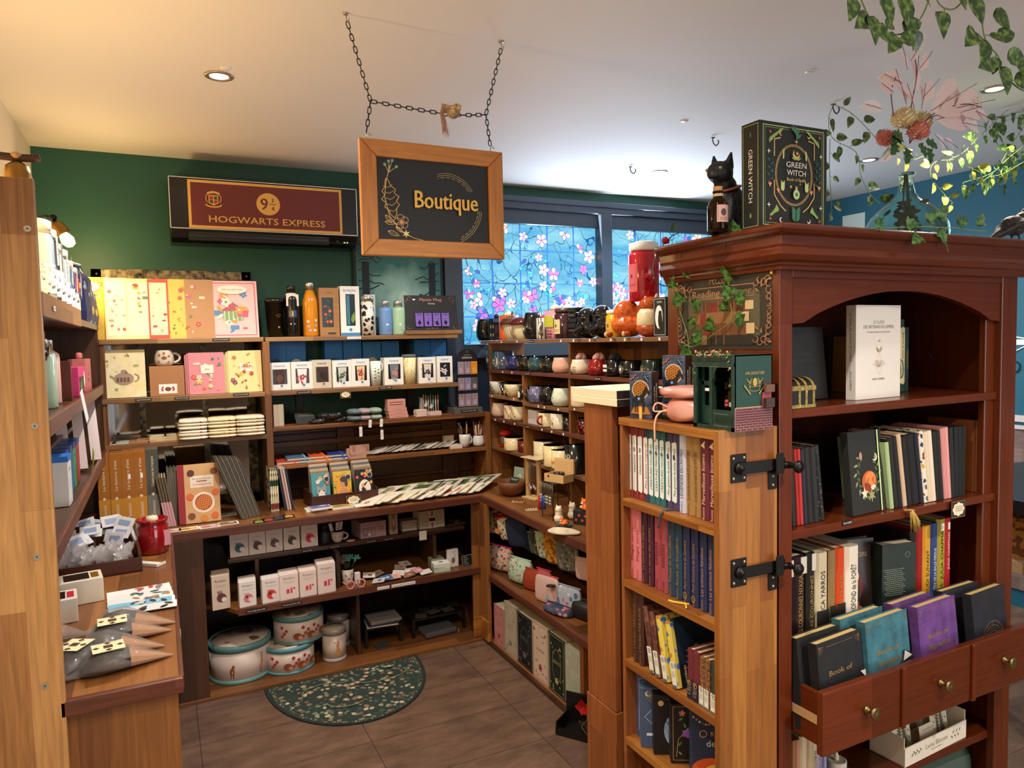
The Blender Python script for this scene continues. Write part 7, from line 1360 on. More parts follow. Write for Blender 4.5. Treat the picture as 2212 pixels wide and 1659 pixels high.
# ---------------------------------------------------------------- back counter, right bay
for k in range(4):o=book('music_score',f'{ORD[k]} upright green-patterned booklet by the bay upright','booklet',.0085,.205,.14,pattern('green_floral','e2d8b4',('26402f','26402f','e9dfc0','8a3a34','26402f'),34,.55),grp='upright green booklets');put(o,.4551+.0098*k,3.56,CT+.001)
for k in range(4):o=book('music_score',f'{ORD[k]} leaning dark booklet with pale edges beside the green ones','booklet',.0095,.205,.14,('2a3040','c9a8a0','cfb8ae','2a3444')[k],grp='leaning dark booklets');put(o,.5178+.0115*k,3.55,CT+.001,0,0,-8)
bx=empty('notebook_crate','long low brown wooden crate holding three rows of notebooks','crate',(.7948,3.5,CT+.001),2);bw=.165
Bx(-bw,bw,0,.008,0,.062).obj('front_board',bx,wood('crate_wood','3f1c12','5a2a1a','X',.1,1));Bx(-bw,-bw+.008,.008,.19,0,.075).box(bw-.008,bw,.008,.19,0,.075).box(-bw+.008,bw-.008,.182,.19,0,.075).box(-bw+.008,bw-.008,.008,.182,0,.006).box(-.058,-.052,.008,.182,.006,.05).box(.05,.056,.008,.182,.006,.05).obj('crate_box',bx,mat('45200f',.5))
for j,(u,nm,bc) in enumerate(((-.1075,'kitten','4a98a0'),(-.002,'lady','d9b83c'),(.106,'toucan','24262c'))):
 for k in (5,4,3,2,1,0):
  h=.158+.008*k;o=T(Bx(-.045,.045,0,.009,0,h,0,.001).obj('spiral_notebook',None,mat(bc if k==0 else ('8a7a60','b9a488','6a6a70','c9b090','9a8a70')[k-1],.5)),f'{"front" if k == 0 else ORD[k]} notebook in the {nm} row of the wooden crate','notebook','notebooks in the wooden crate');put(o,.7948+u+.0022*k-.004,3.514+.024*k,CT+.0085,2,-9)
  if k:continue
  A=Art((0,0,0));ms=[mat(q,.5) for q in ('2a3348','efe6da','9a9a98','d9503c','e9a03c','f0d9d4','4a4038','7a9a5a','c9946a','d9602c')]
  rn=RN(j);[A.flower(rn.uniform(-.038,.038),rn.uniform(.118,.15) if q < 6 else rn.uniform(.02,.15),.009,(4,5,5,3)[q % 4] if j==0 else ((4,3,7,8) if j else (5,))[q % 4],1) for q in range(13)]
  A.up();A.ell(.028,.128,.0135,None,1,18);A.up();A.ell(.028,.128,.0115,None,0,18);A.up()
  if j==0:A.ell(0,.07,.024,.021,2,18);A.poly([(-.024,.08),(-.02,.105),(-.006,.09)],2);A.poly([(.024,.08),(.02,.105),(.006,.09)],2);A.ell(0,.03,.03,.028,1,16);A.up();A.ell(0,.062,.014,.014,1);A.up();A.ell(-.01,.072,.0035,None,0);A.ell(.01,.072,.0035,None,0);A.poly([(-.003,.063),(.003,.063),(0,.059)],3);A.ell(0,.004,.03,.015,3)
  elif j==1:A.ell(0,.075,.034,.06,4,20);A.up();A.ell(.0,.1,.015,.02,8,14);A.ell(.005,.118,.019,.015,6,14);A.ell(.016,.1,.008,.02,6);A.up();A.poly([(-.028,.0),(.03,.0),(.022,.06),(.006,.08),(-.006,.076),(-.02,.055)],8)
  else:A.ell(0,.065,.03,.042,1,20);A.up();A.ell(-.005,.05,.011,.022,0,12,.3);A.ell(-.008,.078,.009,None,4);A.poly([(-.004,.086),(.02,.1),(.0,.074)],0);A.ell(-.006,.03,.012,.008,9);A.leaf(.0,.03,.03,.8,7)
  A.obj(CP,o,ms);S_=M();[S_.tube([(-.0455,-.002,.01+.0125*q),(-.0455,.011,.01+.0125*q)],.0012,4) for q in range(12)];S_.obj('spiral',o,mat('8a8478',.3,.8))
fancy(.075,.05,'brown price card propped against the right end of the notebook crate',.8306,3.488,CT+.002,2,3,-8)
for i,(px,py,lab,cs) in enumerate(((685,1100,'purple aurora notebook stack at the counter edge, lower book','c9d0cc'),(690,1096,'purple aurora notebook stack at the counter edge, top book','6a6aa8'),(740,1096,'autumn-coloured notebook flat on the counter edge','b9a45a'),(778,1088,'grey winter notebook flat on the counter edge','9aa8a0'))):
 x,y=((.647,3.484),(.662,3.467),(.766,3.468),(.873,3.494))[i]
 o=T(Bx(-.05,.05,-.036,.036,0,.009).obj('flat_notebook',None,WHT),lab,'notebook');put(o,x,y,CT+.001+.0095*(i==1),8*(i==1)-2);A=Art((0,0,.009),(1,0,0),(0,1,0));A.rect(-.048,-.034,.046,.034,0);A.up();A.ell(-.015,.0,.02,.012,1);A.ell(.015,.01,.018,.01,2);A.obj(CP,o,[mat(cs,.5),mat('5a7a5a',.5),mat('c9c4e0' if i==1 else 'c9703c',.5)])
for k,c in enumerate(('7a8a3c','a83a34','26344a','c98a2c')):
 x,y=((.373,3.383),(.416,3.396),(.463,3.407),(.51,3.419))[k]
 o=T(Bx(-.024,.024,-.034,.034,0,.002).obj('bookmark_card',None,mat('17161a',.4)),('olive','red','navy','gold')[k]+' arched bookmark card in the black row on the counter','card','black framed bookmark cards');put(o,x,y,CT+.001,-2);A=Art((0,0,.002),(1,0,0),(0,1,0));A.poly([(-.018,-.026),(.018,-.026),(.018,.01),(.0,.026),(-.018,.01)],0);A.obj('card_print',o,mat(c,.5))
CC=('b9322c','e6dccc','4a5a3c','2a2c4a','efe6d4','d98a70','8a9a58','c9beb0','6a5a4a','e9e0c0')
fan(14,((.946,3.6),(1.5394,3.64)),CT,lambda k,n:f'{ORD[k]} greeting card from the left in the rear fan on the back counter','greeting cards in the rear counter fan',(.105,.15),CC,seed=1,step=.004)
fan(14,((.9086,3.46),(1.4877,3.47)),CT,lambda k,n:f'{ORD[k]} greeting card from the left in the front fan on the back counter','greeting cards in the front counter fan',(.105,.15),CC,seed=4,step=.004)
fan(12,((1.1792,3.53),(1.5869,3.56)),CT+.012,lambda k,n:f'{ORD[k]} greeting card from the left in the middle fan on the back counter','greeting cards in the middle counter fan',(.105,.15),CC,seed=2,step=.004)
# ================================================================== open cupboard contents
UZ_=.5712
def care(lab,x0,x1,h,y,z,c,circ,ttl,grp,d=.03,n=1,rz=0):
 """small gift carton with a round motif and a handwritten title"""
 w=x1-x0-.002
 for k in range(n-1,-1,-1):
  o=carton('gift_box',lab if n==1 else f"{('front', 'second', 'rear')[k]} {lab}",'box',w,d,h,c,grp);put(o,(x0+x1)/2+.003*k,y+k*(d+.002),z+.001,rz)
  if k:continue
  A=Art();A.scrib(0,h*.88,w*.5,h*.03,1,0) if not ttl else A.text(ttl,0,h*.84,h*.075,0,wid=w*.6);A.scrib(0,h*.7,w*.62,h*.018,2,3)
  if circ:A.ell(.002,h*.34,w*.27,None,1,20);[A.line([(-w*.12+w*.06*q,h*.44),(-w*.2+w*.08*q,h*.55)],w*.04,1) for q in range(4)];A.up();A.ell(w*.16,h*.28,w*.14,None,2,14);A.ell(-w*.06,h*.4,w*.08,None,0)
  else:A.rect(-w*.16,h*.25,0,h*.42,1);A.rect(w*.06,h*.25,w*.16,h*.45,1);A.ell(w*.26,h*.42,w*.06,None,1);[A.ell(w*(-.38+.09*q),h*(.5+.14*(q % 3)),w*.012,None,3,6) for q in range(9)]
  A.obj(BP,o,[mat('4a3a36',.5),mat(circ or 'd9455a',.4),mat('f0dcd6',.5),mat('a89a90',.6)])
for (x0,x1,h),c,nm,i in zip([(.2549,.338,.123),(.338,.4146,.123),(.4146,.4928,.125),(.4949,.5725,.128),(.5768,.6583,.126)],('2f6a70','5a3a28','6a5048','4a4038','d9303c'),('teal','brown','taupe','charcoal','red'),range(5)):care(f'cream gift box with a {nm} apple-shaped motif on the upper cupboard shelf',x0,x1,h,3.52,UZ_-.001,'e2d3c4',c,'','cream gift boxes on the upper cupboard shelf')
o=bottle('ink_bottle','dark slate bottle beside the red-motif gift box',.024,.085,'2c3038','1a1a1c',neck=.4,shoulder=.6,capm=mat('4a3a2c',.6));put(o,.6961,3.55,UZ_)
o=mug('tea_cup','white rose-patterned cup holding floral nail files',.032,.056,'ddd3c8','cup',-.2,cat='cup',fn=lambda A,h:[A.flower(u,.03,.006,0,1) for u in (-.016,.004,.02)],pm=K('c98a8a 8a9a6a'));put(o,.7554,3.54,UZ_);fx_=.7554
for k in range(3):q=T(Bx(-.008,.008,-.001,.001,0,.085,0,.0008).obj('nail_file',None,pattern('file_print','efe2d9',('d95a6a','efe2d9','b9a8a0'),90,.3)),('left','middle','right')[k]+' floral nail file in the rose cup','nail file','nail files in the cup');put(q,fx_-.014+.013*k,3.54+.004*k,UZ_+.012,0,0,(-14,3,8)[k])
put(T(Lt([(1e-5,0),(.022,0),(.023,.003),(1e-5,.005)],20).obj('trinket_dish',None,mat('cfb09a',.5)),'small pinkish wooden disc lying beside the rose cup','dish'),.8174,3.525,UZ_)
x0,x1,h=[(.8686,.9999,.08)][0]
for k in range(5,-1,-1):
 o=carton('nail_set',f'{"front" if k == 0 else ORD[k]} mauve fairy nail polish set card in its row','cosmetic set',x1-x0,.012,h,'9f8488' if k else 'c7a2a4','mauve nail polish sets');put(o,(x0+x1)/2-.004*k,3.525+.02*k,UZ_)
w=x1-x0;A=Art();A.text('Fairy Heart',-w*.2,h*.86,.006,0,wid=w*.4);A.text('Fairyland',w*.27,h*.86,.006,0,wid=w*.36);A.rect(-w*.44,.008,w*.08,h*.7,1);A.up();[(A.rect(-w*.36+w*.15*k,.012,-w*.26+w*.15*k,h*.3,2+k),A.rect(-w*.345+w*.15*k,h*.3,-w*.275+w*.15*k,h*.5,5)) for k in range(3)];A.scrib(w*.27,h*.7,w*.3,.002,6,0);A.flower(w*.3,h*.15,.009,4,3);A.obj('card_print',o,[mat(c,.5) for c in ('5a4048','a08a90','8a7a90','efe2de','d98a9a','d2b4b0')])
x0,x1,h=[(1.0193,1.0634,.121)][0];o=carton('slim_box','slim clear-fronted packet with a tiny bottle, beside the nail sets','box',x1-x0,.03,h,'b9a08a');put(o,(x0+x1)/2,3.53,UZ_);A=Art();A.rect(-.008,.012,.008,h*.9,0);A.up();A.ell(0,h*.5,.005,.02,1);A.obj(BP,o,K('8a7464 d9c4a8'))
x0,x1,h=[(1.0714,1.1892,.086)][0]
for k in range(4):o=T(Bx(-.043,.043,0,.075,0,.0135,0,.005).obj('coin_purse',None,pattern('purse_print','d9d0c4',('8a8478','b9b0a4','d9d0c4'),100,.3)),ORD[k]+' white zipped purse from the bottom of the stack in the cupboard','purse','white zipped purses');put(o,(x0+x1)/2+.002*(k % 2),3.54,UZ_+.014*k,(k*7 % 5)-2)
x0,x1,h=[(1.1842,1.3235,.094)][0]
for k in range(4,-1,-1):o=carton('stamp_set',f'{"front" if k == 0 else ORD[k]} cream stamp set box with a red floral band','box',x1-x0,.012,h,'d2c4ac','cream stamp sets');put(o,(x0+x1)/2-.003*k,3.54+.016*k,UZ_,0,-2)
w=x1-x0;A=Art();[A.frame(w*u-.014,v-.013,w*u+.014,v+.013,.001,1) for u in (-.28,.28) for v in (h*.3,h*.72)];A.rect(-w*.11,0,w*.11,h,0);A.up();A.rect(-w*.12,h*.4,w*.12,h*.58,2);[A.flower(0,v*h,.008,3,1) for v in (.1,.25,.75,.9)];A.obj(BP,o,K('e9dcc6 8a7a60 1f1c1a b9403c'))
rt=T(Bx(-.05,.05,0,.12,0,.006).obj('ring_tray',None,mat('54463a',.5)),'dark tray of brooches at the right end of the upper cupboard shelf','tray');put(rt,1.3909,3.54,UZ_)
for k,(u,v,c) in enumerate(((-.03,.02,'17130f'),(.012,.03,'b98a2c'),(.03,.06,'c99a3c'),(.0,.08,'a87a30'))):o=T(Lt([(.005,0),(.014,0),(.015,.003),(.011,.005),(.005,.003)],16).obj('brooch',None,mat(c,.3,.6)),('black ring-shaped brooch on the dark tray','front gold brooch on the dark tray','right gold brooch on the dark tray','rear gold brooch on the dark tray')[k],'brooch');put(o,1.3909+u,3.54+v,UZ_+.0065)
put(T(Bx(-.0008,.0008,-.02,.02,-.024,.024,0,.0005).lathe([(1e-5,0),(.0,.0)],4).obj('round_tag',None,WHT),'white tag hanging at the upper cupboard shelf edge','tag'),1.1839,3.492,.553,90)
for px,t,lab in ((663,'Vernis 5,90€','left'),(725,'Vernis & lime 9,90€','second'),(812,'Set 19,90€','third'),(855,'Parfum 9,90€','right')):plate(.6584+(px-690)*.0021,3.4985,.56,.05,t,lab+' black price strip on the upper cupboard shelf edge')
# middle shelf
MZ=.379
for (x0,x1,h),nm,c,circ,n,g in zip([(.1629,.2402,.155),(.2736,.3493,.116),(.3715,.4513,.114)],('kraft box with a brown apple motif','white box with a pink apple motif','white box with a red apple motif'),('d9c4b0','ebe2dc','ebe0da'),('6a3a34','d97a80','d94038'),(3,3,2),range(3)):care(nm+' of its file on the middle cupboard shelf',x0,x1,h,(3.4,3.375,3.375)[g],MZ-.001,c,circ,'Rosajou','gift boxes on the middle cupboard shelf',n=n,rz=6)
for (x0,x1,h),nm,i in zip([(.4488,.5357,.12),(.5378,.6181,.123),(.6203,.7068,.143)],('left','middle','right'),range(3)):care(f'pink nail polish carton of the {nm} file',x0,x1,h,3.375,MZ-.001,'ecd9d2','','Rosajou','pink nail polish cartons',n=3,rz=5)
for px,t,lab,dk in ((552,'Vernis à ongles enfants 9,90€','black price strip under the white apple boxes',1),(628,'Duo vernis et stick à lèvres 19,90€','black price strip under the pink cartons',1),(840,'Savons 5,90€','left white price strip on the middle cupboard shelf',0),(875,'Marque-pages 4,90€','middle white price strip on the middle cupboard shelf',0),(905,'Broches 8,90€','right white price strip on the middle cupboard shelf',0)):plate(.6426+(px-700)*.00203,3.3505,.366,.09 if px < 700 else .06,t,lab,0,bool(dk),.014)
o=mug('flower_pot','pale rose-printed pot holding artificial flower pens',.03,.075,'b9aa9c','taper',cat='pot',fn=lambda A,h:[A.flower(u,v,.006,0,0) for u,v in ((-.015,.05),(.0,.03),(.015,.055))],pm=K('9a7a70'));px_=.7805;put(o,px_,3.46,MZ)
m=M();s_=M();rn=RN(12)
for k in range(8):a=rn.uniform(-.03,.05);b_=rn.uniform(-.02,.02);s_.tube([(0,0,.03),(a*.6,b_*.5,.09),(a,b_,.13+rn.uniform(-.02,.02))],.002,5);[leaf_mesh(m,(a,b_,.125),(cos(q),-.3,sin(q)),(0,-1,.2),.022,'oval',k % 3) for q in range(5)]
fp=empty('artificial_flowers','teal and brown artificial flower pens in the rose pot','flowers',(px_,3.46,MZ));s_.obj('stems',fp,mat('3a4a34',.6));m.obj('petals',fp,K('2c7a80 5a4a3c 3f8a80'))
PKG=mat('d98a8a',.35)
o=empty('child_glasses','pink flower-shaped children glasses lying at the shelf edge','glasses',(.7988,3.37,MZ),0);[Tu([(s*.026+.018*cos(t*.45)*(1+.1*cos(t*2.2)),.0,.021+.019*sin(t*.45)) for t in range(14)],.004,6,closed=True).obj('rim',o,PKG) for s in (-1,1)];[Tu([(s*.046,0,.028),(s*.05,.06,.02),(s*.045,.11,.005)],.003,6).obj('temple',o,PKG) for s in (-1,1)]
o=carton('barcode_box','small white box with a barcode beside the flower pot','box',.025,.02,.055,'e6dcd8');put(o,.8247,3.43,MZ,6);A=Art();[A.rect(-.008+.003*k,.01,-.0065+.003*k,.022,0) for k in range(6)];A.obj('barcode',o,BLK)
KC=('c9c0b8','3f6a9a','e6ddd6','b9a89a','d9a8a8','d9ccc0','8a6a4a','e2d6d2','c98a90','d6ccc4','cfc4bc','e6dad6')
for k,(px,y,c2) in enumerate(((812,3.39,'3a6aa0'),(830,3.4,'c9c4bc'),(800,3.47,'8a6a44'),(822,3.5,'b98a3c'),(848,3.4,'c9a030'),(862,3.43,'d9b8b4'),(880,3.4,'c98a8a'),(893,3.45,'d0a0a4'),(905,3.42,'d9c8c4'),(920,3.4,'e0d0cc'),(880,3.53,'c97a80'),(895,3.56,'b9686e'))):
 x=1.047+(px-870)*.00225;o=T(Bx(-.03,.03,-.022,.022,0,.003).obj('card_packet',None,mat(KC[k],.4)),f'{ORD[k]} small trinket card packet scattered on the middle cupboard shelf, from the left','packet','trinket card packets');o.rotation_euler=(rad(10+k*3 % 9),rad(-8+(k*5) % 14),rad(-30+(k*37) % 60));o.location=(x,y,MZ+.012+.004*(k % 3));A=Art((0,0,.003),(1,0,0),(0,1,0));A.ell(.005,-.002,.011,.008,0);A.obj('trinket',o,mat(c2,.4))
for k,(x,y,z,w,d,h,rz,c,lab) in enumerate((('mint',3.385,0,.085,.06,.024,-8,'b9c9ae','lower mint-sided white box of the pair by the chalk sign'),('mint',3.385,.0245,.085,.06,.022,-4,'d9dcd2','upper white box printed with a grey animal by the chalk sign'),('b',3.46,0,.07,.06,.05,0,'aab89e','mint box standing behind the white animal boxes'),('w',3.44,0,.06,.022,.092,6,'e2dcd8','upright white card box with a long-tailed animal drawing'))):
 o=carton('soap_box',lab,'box',w,d,h,c);put(o,(1.2458,1.2461,1.2507,1.3278)[k],y,MZ+z,rz)
 if k in (1,3):A=Art((0,0,h),(1,0,0),(0,1,0)) if k==1 else Art();A.ell(0,(.03,0,0,.035)[k if k==3 else 0] if k==1 else .035,.011,.009 if k==1 else .016,0);A.line([(.006,.045),(.012,.06),(.004,.066)],.002,0) if k==3 else A.ell(.008,.036,.005,None,0);A.text('Wrendale',0,.08,.005,0) if k==3 else 0;A.obj('animal_print',o,mat('7a6a5a',.6))
o=T(Bx(-.032,.032,0,.003,0,.06,0,.004).obj('chalk_sign',None,mat('191816',.6)),'small chalkboard list of bracelets and earrings in the cupboard corner','sign');put(o,1.3947,3.41,MZ,14,-6);A=Art();A.frame(-.03,.002,.03,.058,.0008,0);A.text('Tous à :',-.01,.05,.005,0);[A.text('• '+t,-.024,.04-.009*k,.0045,0,al='L') for k,t in enumerate(('Cannettes','Extras','Livre Art','Lunes Thés'))];A.obj('chalk_writing',o,WHT)
# bottom board: cake tins
FOX=('8a4a24','3a2418','c98a5a','efe6da')
def tin(lab,x,y,z,rx,ry,h,kind,rim='5f8f8c'):
 o=empty('cake_tin',lab,'tin',(x,y,z));body=mat('d6c4b8',.35);R_=mat(rim,.4)
 Lt([(1e-5,.0),(rx*.985,0),(rx*.985,h*.84),(1e-5,h*.84)],40,mi=0,sy=ry/rx).obj('body',o,body);Lt([(rx*.99,0),(rx,.002),(rx,h*.1),(rx*.99,h*.1)],40,sy=ry/rx).obj('base_band',o,R_)
 Lt([(rx*1.0,h*.83),(rx*1.015,h*.83),(rx*1.015,h*.97),(rx*.98,h),(rx*.93,h*.985),(1e-5,h*.985)],40,sy=ry/rx).obj('lid',o,R_ if kind !=2 else mat('b9b2ae',.3,.4));Lt([(1e-5,h*.9885),(rx*.92,h*.9885),(rx*.92,h*.99),(1e-5,h*.9905)],36,sy=ry/rx).obj('lid_picture',o,pattern('tin_lid','c9b4a6',('6a4a3a','8a6a54','c9b4a6','c9b4a6'),16,.4,.4))
 A=Art(wrap=rx*.988);S=ry/rx
 def anim(u,s,c,tall):
  A.ell(u,h*.34,s*.5,s*.8,c,14);A.ell(u+s*.25,h*.34+s*.95,s*.34,s*.3,c,12);A.poly([(u+s*.05,h*.34+s*1.1),(u+s*.1,h*.34+s*1.65*tall),(u+s*.26,h*.34+s*1.15)],c);A.poly([(u+s*.3,h*.34+s*1.15),(u+s*.42,h*.34+s*1.6*tall),(u+s*.5,h*.34+s*1.05)],c);[A.rect(u-s*.35+s*.5*k,h*.16,u-s*.2+s*.5*k,h*.34,1) for k in range(2)];A.up();A.ell(u+s*.05,h*.32,s*.2,s*.4,2)
 if kind==0:anim(-rx*.35,.022,0,1);anim(rx*.6,.018,2,1.2);A.rect(rx*.62,h*.4,rx*.68,h*.7,2)
 elif kind==1:
  for u0 in (-.75,.1,.55):[A.flower(rx*u0+.012*(k % 3)-.01,h*(.3+.11*k),.009,4,1) for k in range(4)]
  for u0 in (-.2,.32,.85):A.ell(rx*u0,h*.32,.019,.017,0,14);A.up();A.ell(rx*u0+.012,h*.28,.01,.008,2)
 else:A.ell(.006,h*.32,.012,.02,2,14);A.ell(.004,h*.5,.008,.01,2);A.poly([(.0,h*.55),(.004,h*.76),(.009,h*.55)],2);A.poly([(.006,h*.55),(.016,h*.74),(.012,h*.53)],2);A.text('Tea',-.01,h*.62,.008,1)
 if S !=1:A.v=[Vector((p.x,p.y*S,p.z)) for p in A.v]
 A.obj('tin_print',o,[mat(c,.5) for c in FOX+('b9403c',)]);return o
tx=(.2814,.4979,.5442,.7086,.7606)
tin('large round cake tin with a fox and a deer on the cupboard floor',tx[0],3.535,.017,.138,.13,.175,0)
tin('round hedgehog and poppy tin at the bottom of the pair',tx[1],3.5,.017,.117,.112,.125,1,'5f9aa4');tin('round hedgehog and poppy tin stacked on top of its twin',tx[2]+.005,3.52,.1435,.118,.113,.13,1)
tin('tall canister with a sitting hare at the cupboard floor front',tx[3],3.48,.017,.058,.058,.155,2,'a8a4a2');tin('tall canister half hidden behind the hare canister',tx[4],3.63,.017,.058,.058,.16,2,'a8a4a2')
DKW=mat('14110f',.5)
def riser(lab,x0,x1,y0,y1,h):
 o=empty('display_riser',lab,'riser',((x0+x1)/2,y0,.017));w=(x1-x0)/2;Bx(-w,w,0,y1-y0,h-.012,h).obj('top_board',o,DKW);[Bx(u,u+.015,v,v+.015,0,h-.012).obj('leg',o,DKW) for u in (-w,w-.015) for v in (0,y1-y0-.015)];return (x0+x1)/2
r1=riser('black riser carrying grey pouches in the right cupboard bay',.8668,1.06,3.5,3.7,.1);r2=riser('black riser carrying dark jewellery packets near the corner pillar',1.1146,1.412,3.5,3.7,.1)
for k,c in enumerate(('c9c4c0','23304a','8a8480')):o=T(Bx(-.08,.08,0,.13,0,.008+.01*(k==2),0,.003).obj('laptop_pouch',None,mat(c,.7)),('white card-backed pouch under the others on the left riser','navy pouch in the middle on the left riser','grey linen pouch on top of the left riser')[k],'pouch');put(o,r1+.01*(k-1),3.48,.1182+.0085*k,-8+4*k)
for k in range(6):o=T(Bx(-.03,.03,0,.05,0,.004).obj('jewellery_packet',None,mat('35302c' if k % 2 else '56504a',.25)),f'{ORD[k]} dark glossy jewellery packet on the right riser from the left','packet','dark jewellery packets on the riser');put(o,r2-.1+.04*k,3.5+.05*(k % 2),.1182+.0045*(k % 3)+.002,k*17 % 40-20)
o=T(Bx(-.09,.09,0,.12,0,.03,0,.008).obj('cosmetic_pouch',None,mat('5e5e66',.6)),'grey-violet zipped pouch lying under the right riser','pouch');put(o,r2,3.46,.0175,4);Bx(.09,.093,-.006,.0,-.0,.02).obj('zip_tab',o,mat('b9b4ae',.5))
o=T(Bx(-.035,.035,0,.06,0,.003).obj('card_packet',None,mat('4a4a48',.3)),'grey packet leaning on the floor board between the two risers','packet');put(o,.9607,3.46,.0175,25,12)
# ================================================================== mugs and jars on the window shelving (fronts face the aisle)
MX0=1.72
def mg(rng,z,i,lab,col,shape='round',ang=None,x=MX0,sc=1,**kw):
 y0,y1,h=rng[i];r=(y0-y1)/2*sc;mx=max(a for a,b in MUGP[shape]);o=mug(kw.pop('name','mug'),lab,min(r,.055)/mx*.97,h,col,shape,ang,**kw);return put(o,x,(y0+y1)/2,z+.001,-90)
LP=PI-.25;GM=[mat('c9a45a',.3,.5),mat('e9e2d2',.4),mat('1a1816',.3),mat('b93a34',.4),mat('6a8a5a',.5),mat('d98a3c',.4)]
emb=lambda m=0,k=.5,n=0:(lambda A,h:(A.ring(0,h*k,.014,.014,.0012,m,20),A.star(0,h*k,.01,m,5,.4),A.moon(.0,h*k,.008,m)))
pat=lambda *cs:(lambda A,h:[A.flower(-.03+.01*((k*3) % 7),h*(.15+.1*(k % 8)),.005,cs[k % len(cs)],None,4 if k % 2 else 5) for k in range(16)])
T1=[(3.9256,3.76,.124),(3.7536,3.6055,.139),(3.5936,3.4555,.133),(3.5466,3.4223,.117),(3.4278,3.2996,.108),(3.3204,3.1692,.136),(3.1692,3.0604,.104),(3.0696,2.9531,.135),(2.9706,2.8556,.144),(2.8764,2.7474,.147),(2.7748,2.6489,.126),(2.6489,2.5281,.134),(2.5453,2.451,.116),(2.4874,2.3219,.138),(2.3402,2.2167,.163),(2.4186,2.292,.238),(2.2252,2.1503,.147)]
mg(T1,N1,0,'black and white round teapot mug at the left end of the top mug shelf','16140f','round',LP,rough=.1)
y0,y1,h=T1[1];o=T(Bx(-.032,.032,-.03,.03,0,h*.72).prism([(-.038,h*.72),(.038,h*.72),(.02,h*.88),(-.02,h*.88)],((0,-.036,0),(1,0,0),(0,0,1)),(0,.072,0)).lathe([(.014,h*.88),(.015,h),(.008,h*1.05),(1e-5,h*1.08)],10).obj('house_mug',None,mat('1c1e26',.15)),'dark haunted-house shaped mug with yellow windows','mug');put(o,MX0,(y0+y1)/2,N1+.001,-90);A=Art((0,-.03,0));[A.rect(u-.006,v-.008,u+.006,v+.008,0) for u in (-.016,.016) for v in (h*.22,h*.55)];A.rect(-.006,0,.006,.02,1);A.obj('windows',o,K('e9b04a 3a2c24'));q=M();handle(q,.032,.015,h*.6,.022,.004,LP);q.obj('handle',o,mat('e6e2da',.2))
o=mg(T1,N1,2,'orange pumpkin mug topped with a white cream swirl','d9601c','straight',LP,sc=.9);hh=T1[2][2];m=M();[m.lathe([(1e-5,hh+.006*k),(.03-.006*k,hh+.006*k),(.027-.006*k,hh+.008+.006*k),(1e-5,hh+.01+.006*k)],16) for k in range(4)];m.obj('cream_swirl',o,mat('e9e2d8',.3))
def capped(i,lab,c,cap,rib):
 o=mg(T1,N1,i,lab,stripes('rib_'+c,c,'b9a88a',0,90) if rib else c,'cup',LP if i==3 else None,sc=1.02);h=T1[i][2];r=(T1[i][0]-T1[i][1])/2;m=M();m.lathe([(r*1.05,h*.72),(r*1.1,h*.8),(r*.85,h),(r*.3,h*1.1),(1e-5,h*1.12)],22);m.tube([(0,0,h*1.08),(.006,0,h*1.3)],.006,8) if i==3 else 0;m.obj('cap_lid',o,mat(cap,.15));return o
capped(3,'ribbed cream acorn mug with a brown cap lid','e2d0b4','5a3422',1);capped(4,'pale cream mushroom mug with a maroon cap','e6dcae','5a1c1c',0)
mg(T1,N1,5,'tall glossy black tulip mug on the top mug shelf','12110f','tulip',None,fn=emb(1,.4),pm=GM)
o=mg(T1,N1,6,'black and white striped circus mug with a red roof lid',stripes('circus','17140f','e9e2d2',0,70),'straight',-.9,sc=.85);Lt([(.032,T1[6][2]),(.004,T1[6][2]+.02),(1e-5,T1[6][2]+.022)],14).obj('roof_lid',o,mat('b9302c',.3))
o=mg(T1,N1,7,'green and pink bubble tea cup with a dome lid and straw','d98a94','taper',None,cat='cup',fn=lambda A,h:(A.rect(-.045,h*.42,.045,h*.8,1),A.up(),[A.ell(-.03+.012*(k % 6),h*(.08+.1*(k//6)),.0045,None,0,8) for k in range(18)]),pm=K('4a1c1c b5b52c'));h=T1[7][2];Lt([(.028,h),(.024,h+.018),(.01,h+.028),(1e-5,h+.03)],18).tube([(0,0,h),(-.004,0,h+.05)],.004,6).obj('dome_lid',o,mat('e2c9b8',.2))
def jar(i,lab,c,lid,lab_c,z=N1,x=MX0):
 y0,y1,h=T1[i];r=(y0-y1)/2*.96;o=T(Lt([(1e-5,0),(r*.94,0),(r,.004),(r,h*.76),(r*.84,h*.84),(1e-5,h*.84)],26).obj('ceramic_jar',None,mat(c,.12,coat=.4)),lab,'jar');put(o,x,(y0+y1)/2,z+.001,-90);Lt([(r*.9,h*.84),(r*.95,h*.86),(r*.95,h*.97),(r*.6,h),(1e-5,h)],26).obj('lid',o,mat(lid,.35));A=Art(wrap=r*1.004);A.rect(-r*.6,h*.16,r*.5,h*.62,0);A.up();A.ell(0,h*.42,.006,.008,1);A.scrib(0,h*.28,r*.7,.003,2,1);A.obj('label',o,[mat(lab_c,.5),mat('5a3f34',.5)]);return o
jar(8,'dark purple glass jar with a cream potion label','3a2028','4a3228','d9c48a');jar(12,'yellow honey jar with a white cloth lid','e2ac14','e9e2cc','d2a83c');jar(15,'red jam jar with a white dripped lid standing on the cow jar','b3182a','efe9e2','d05a64',N1+T1[13][2]+.002,MX0+.035)
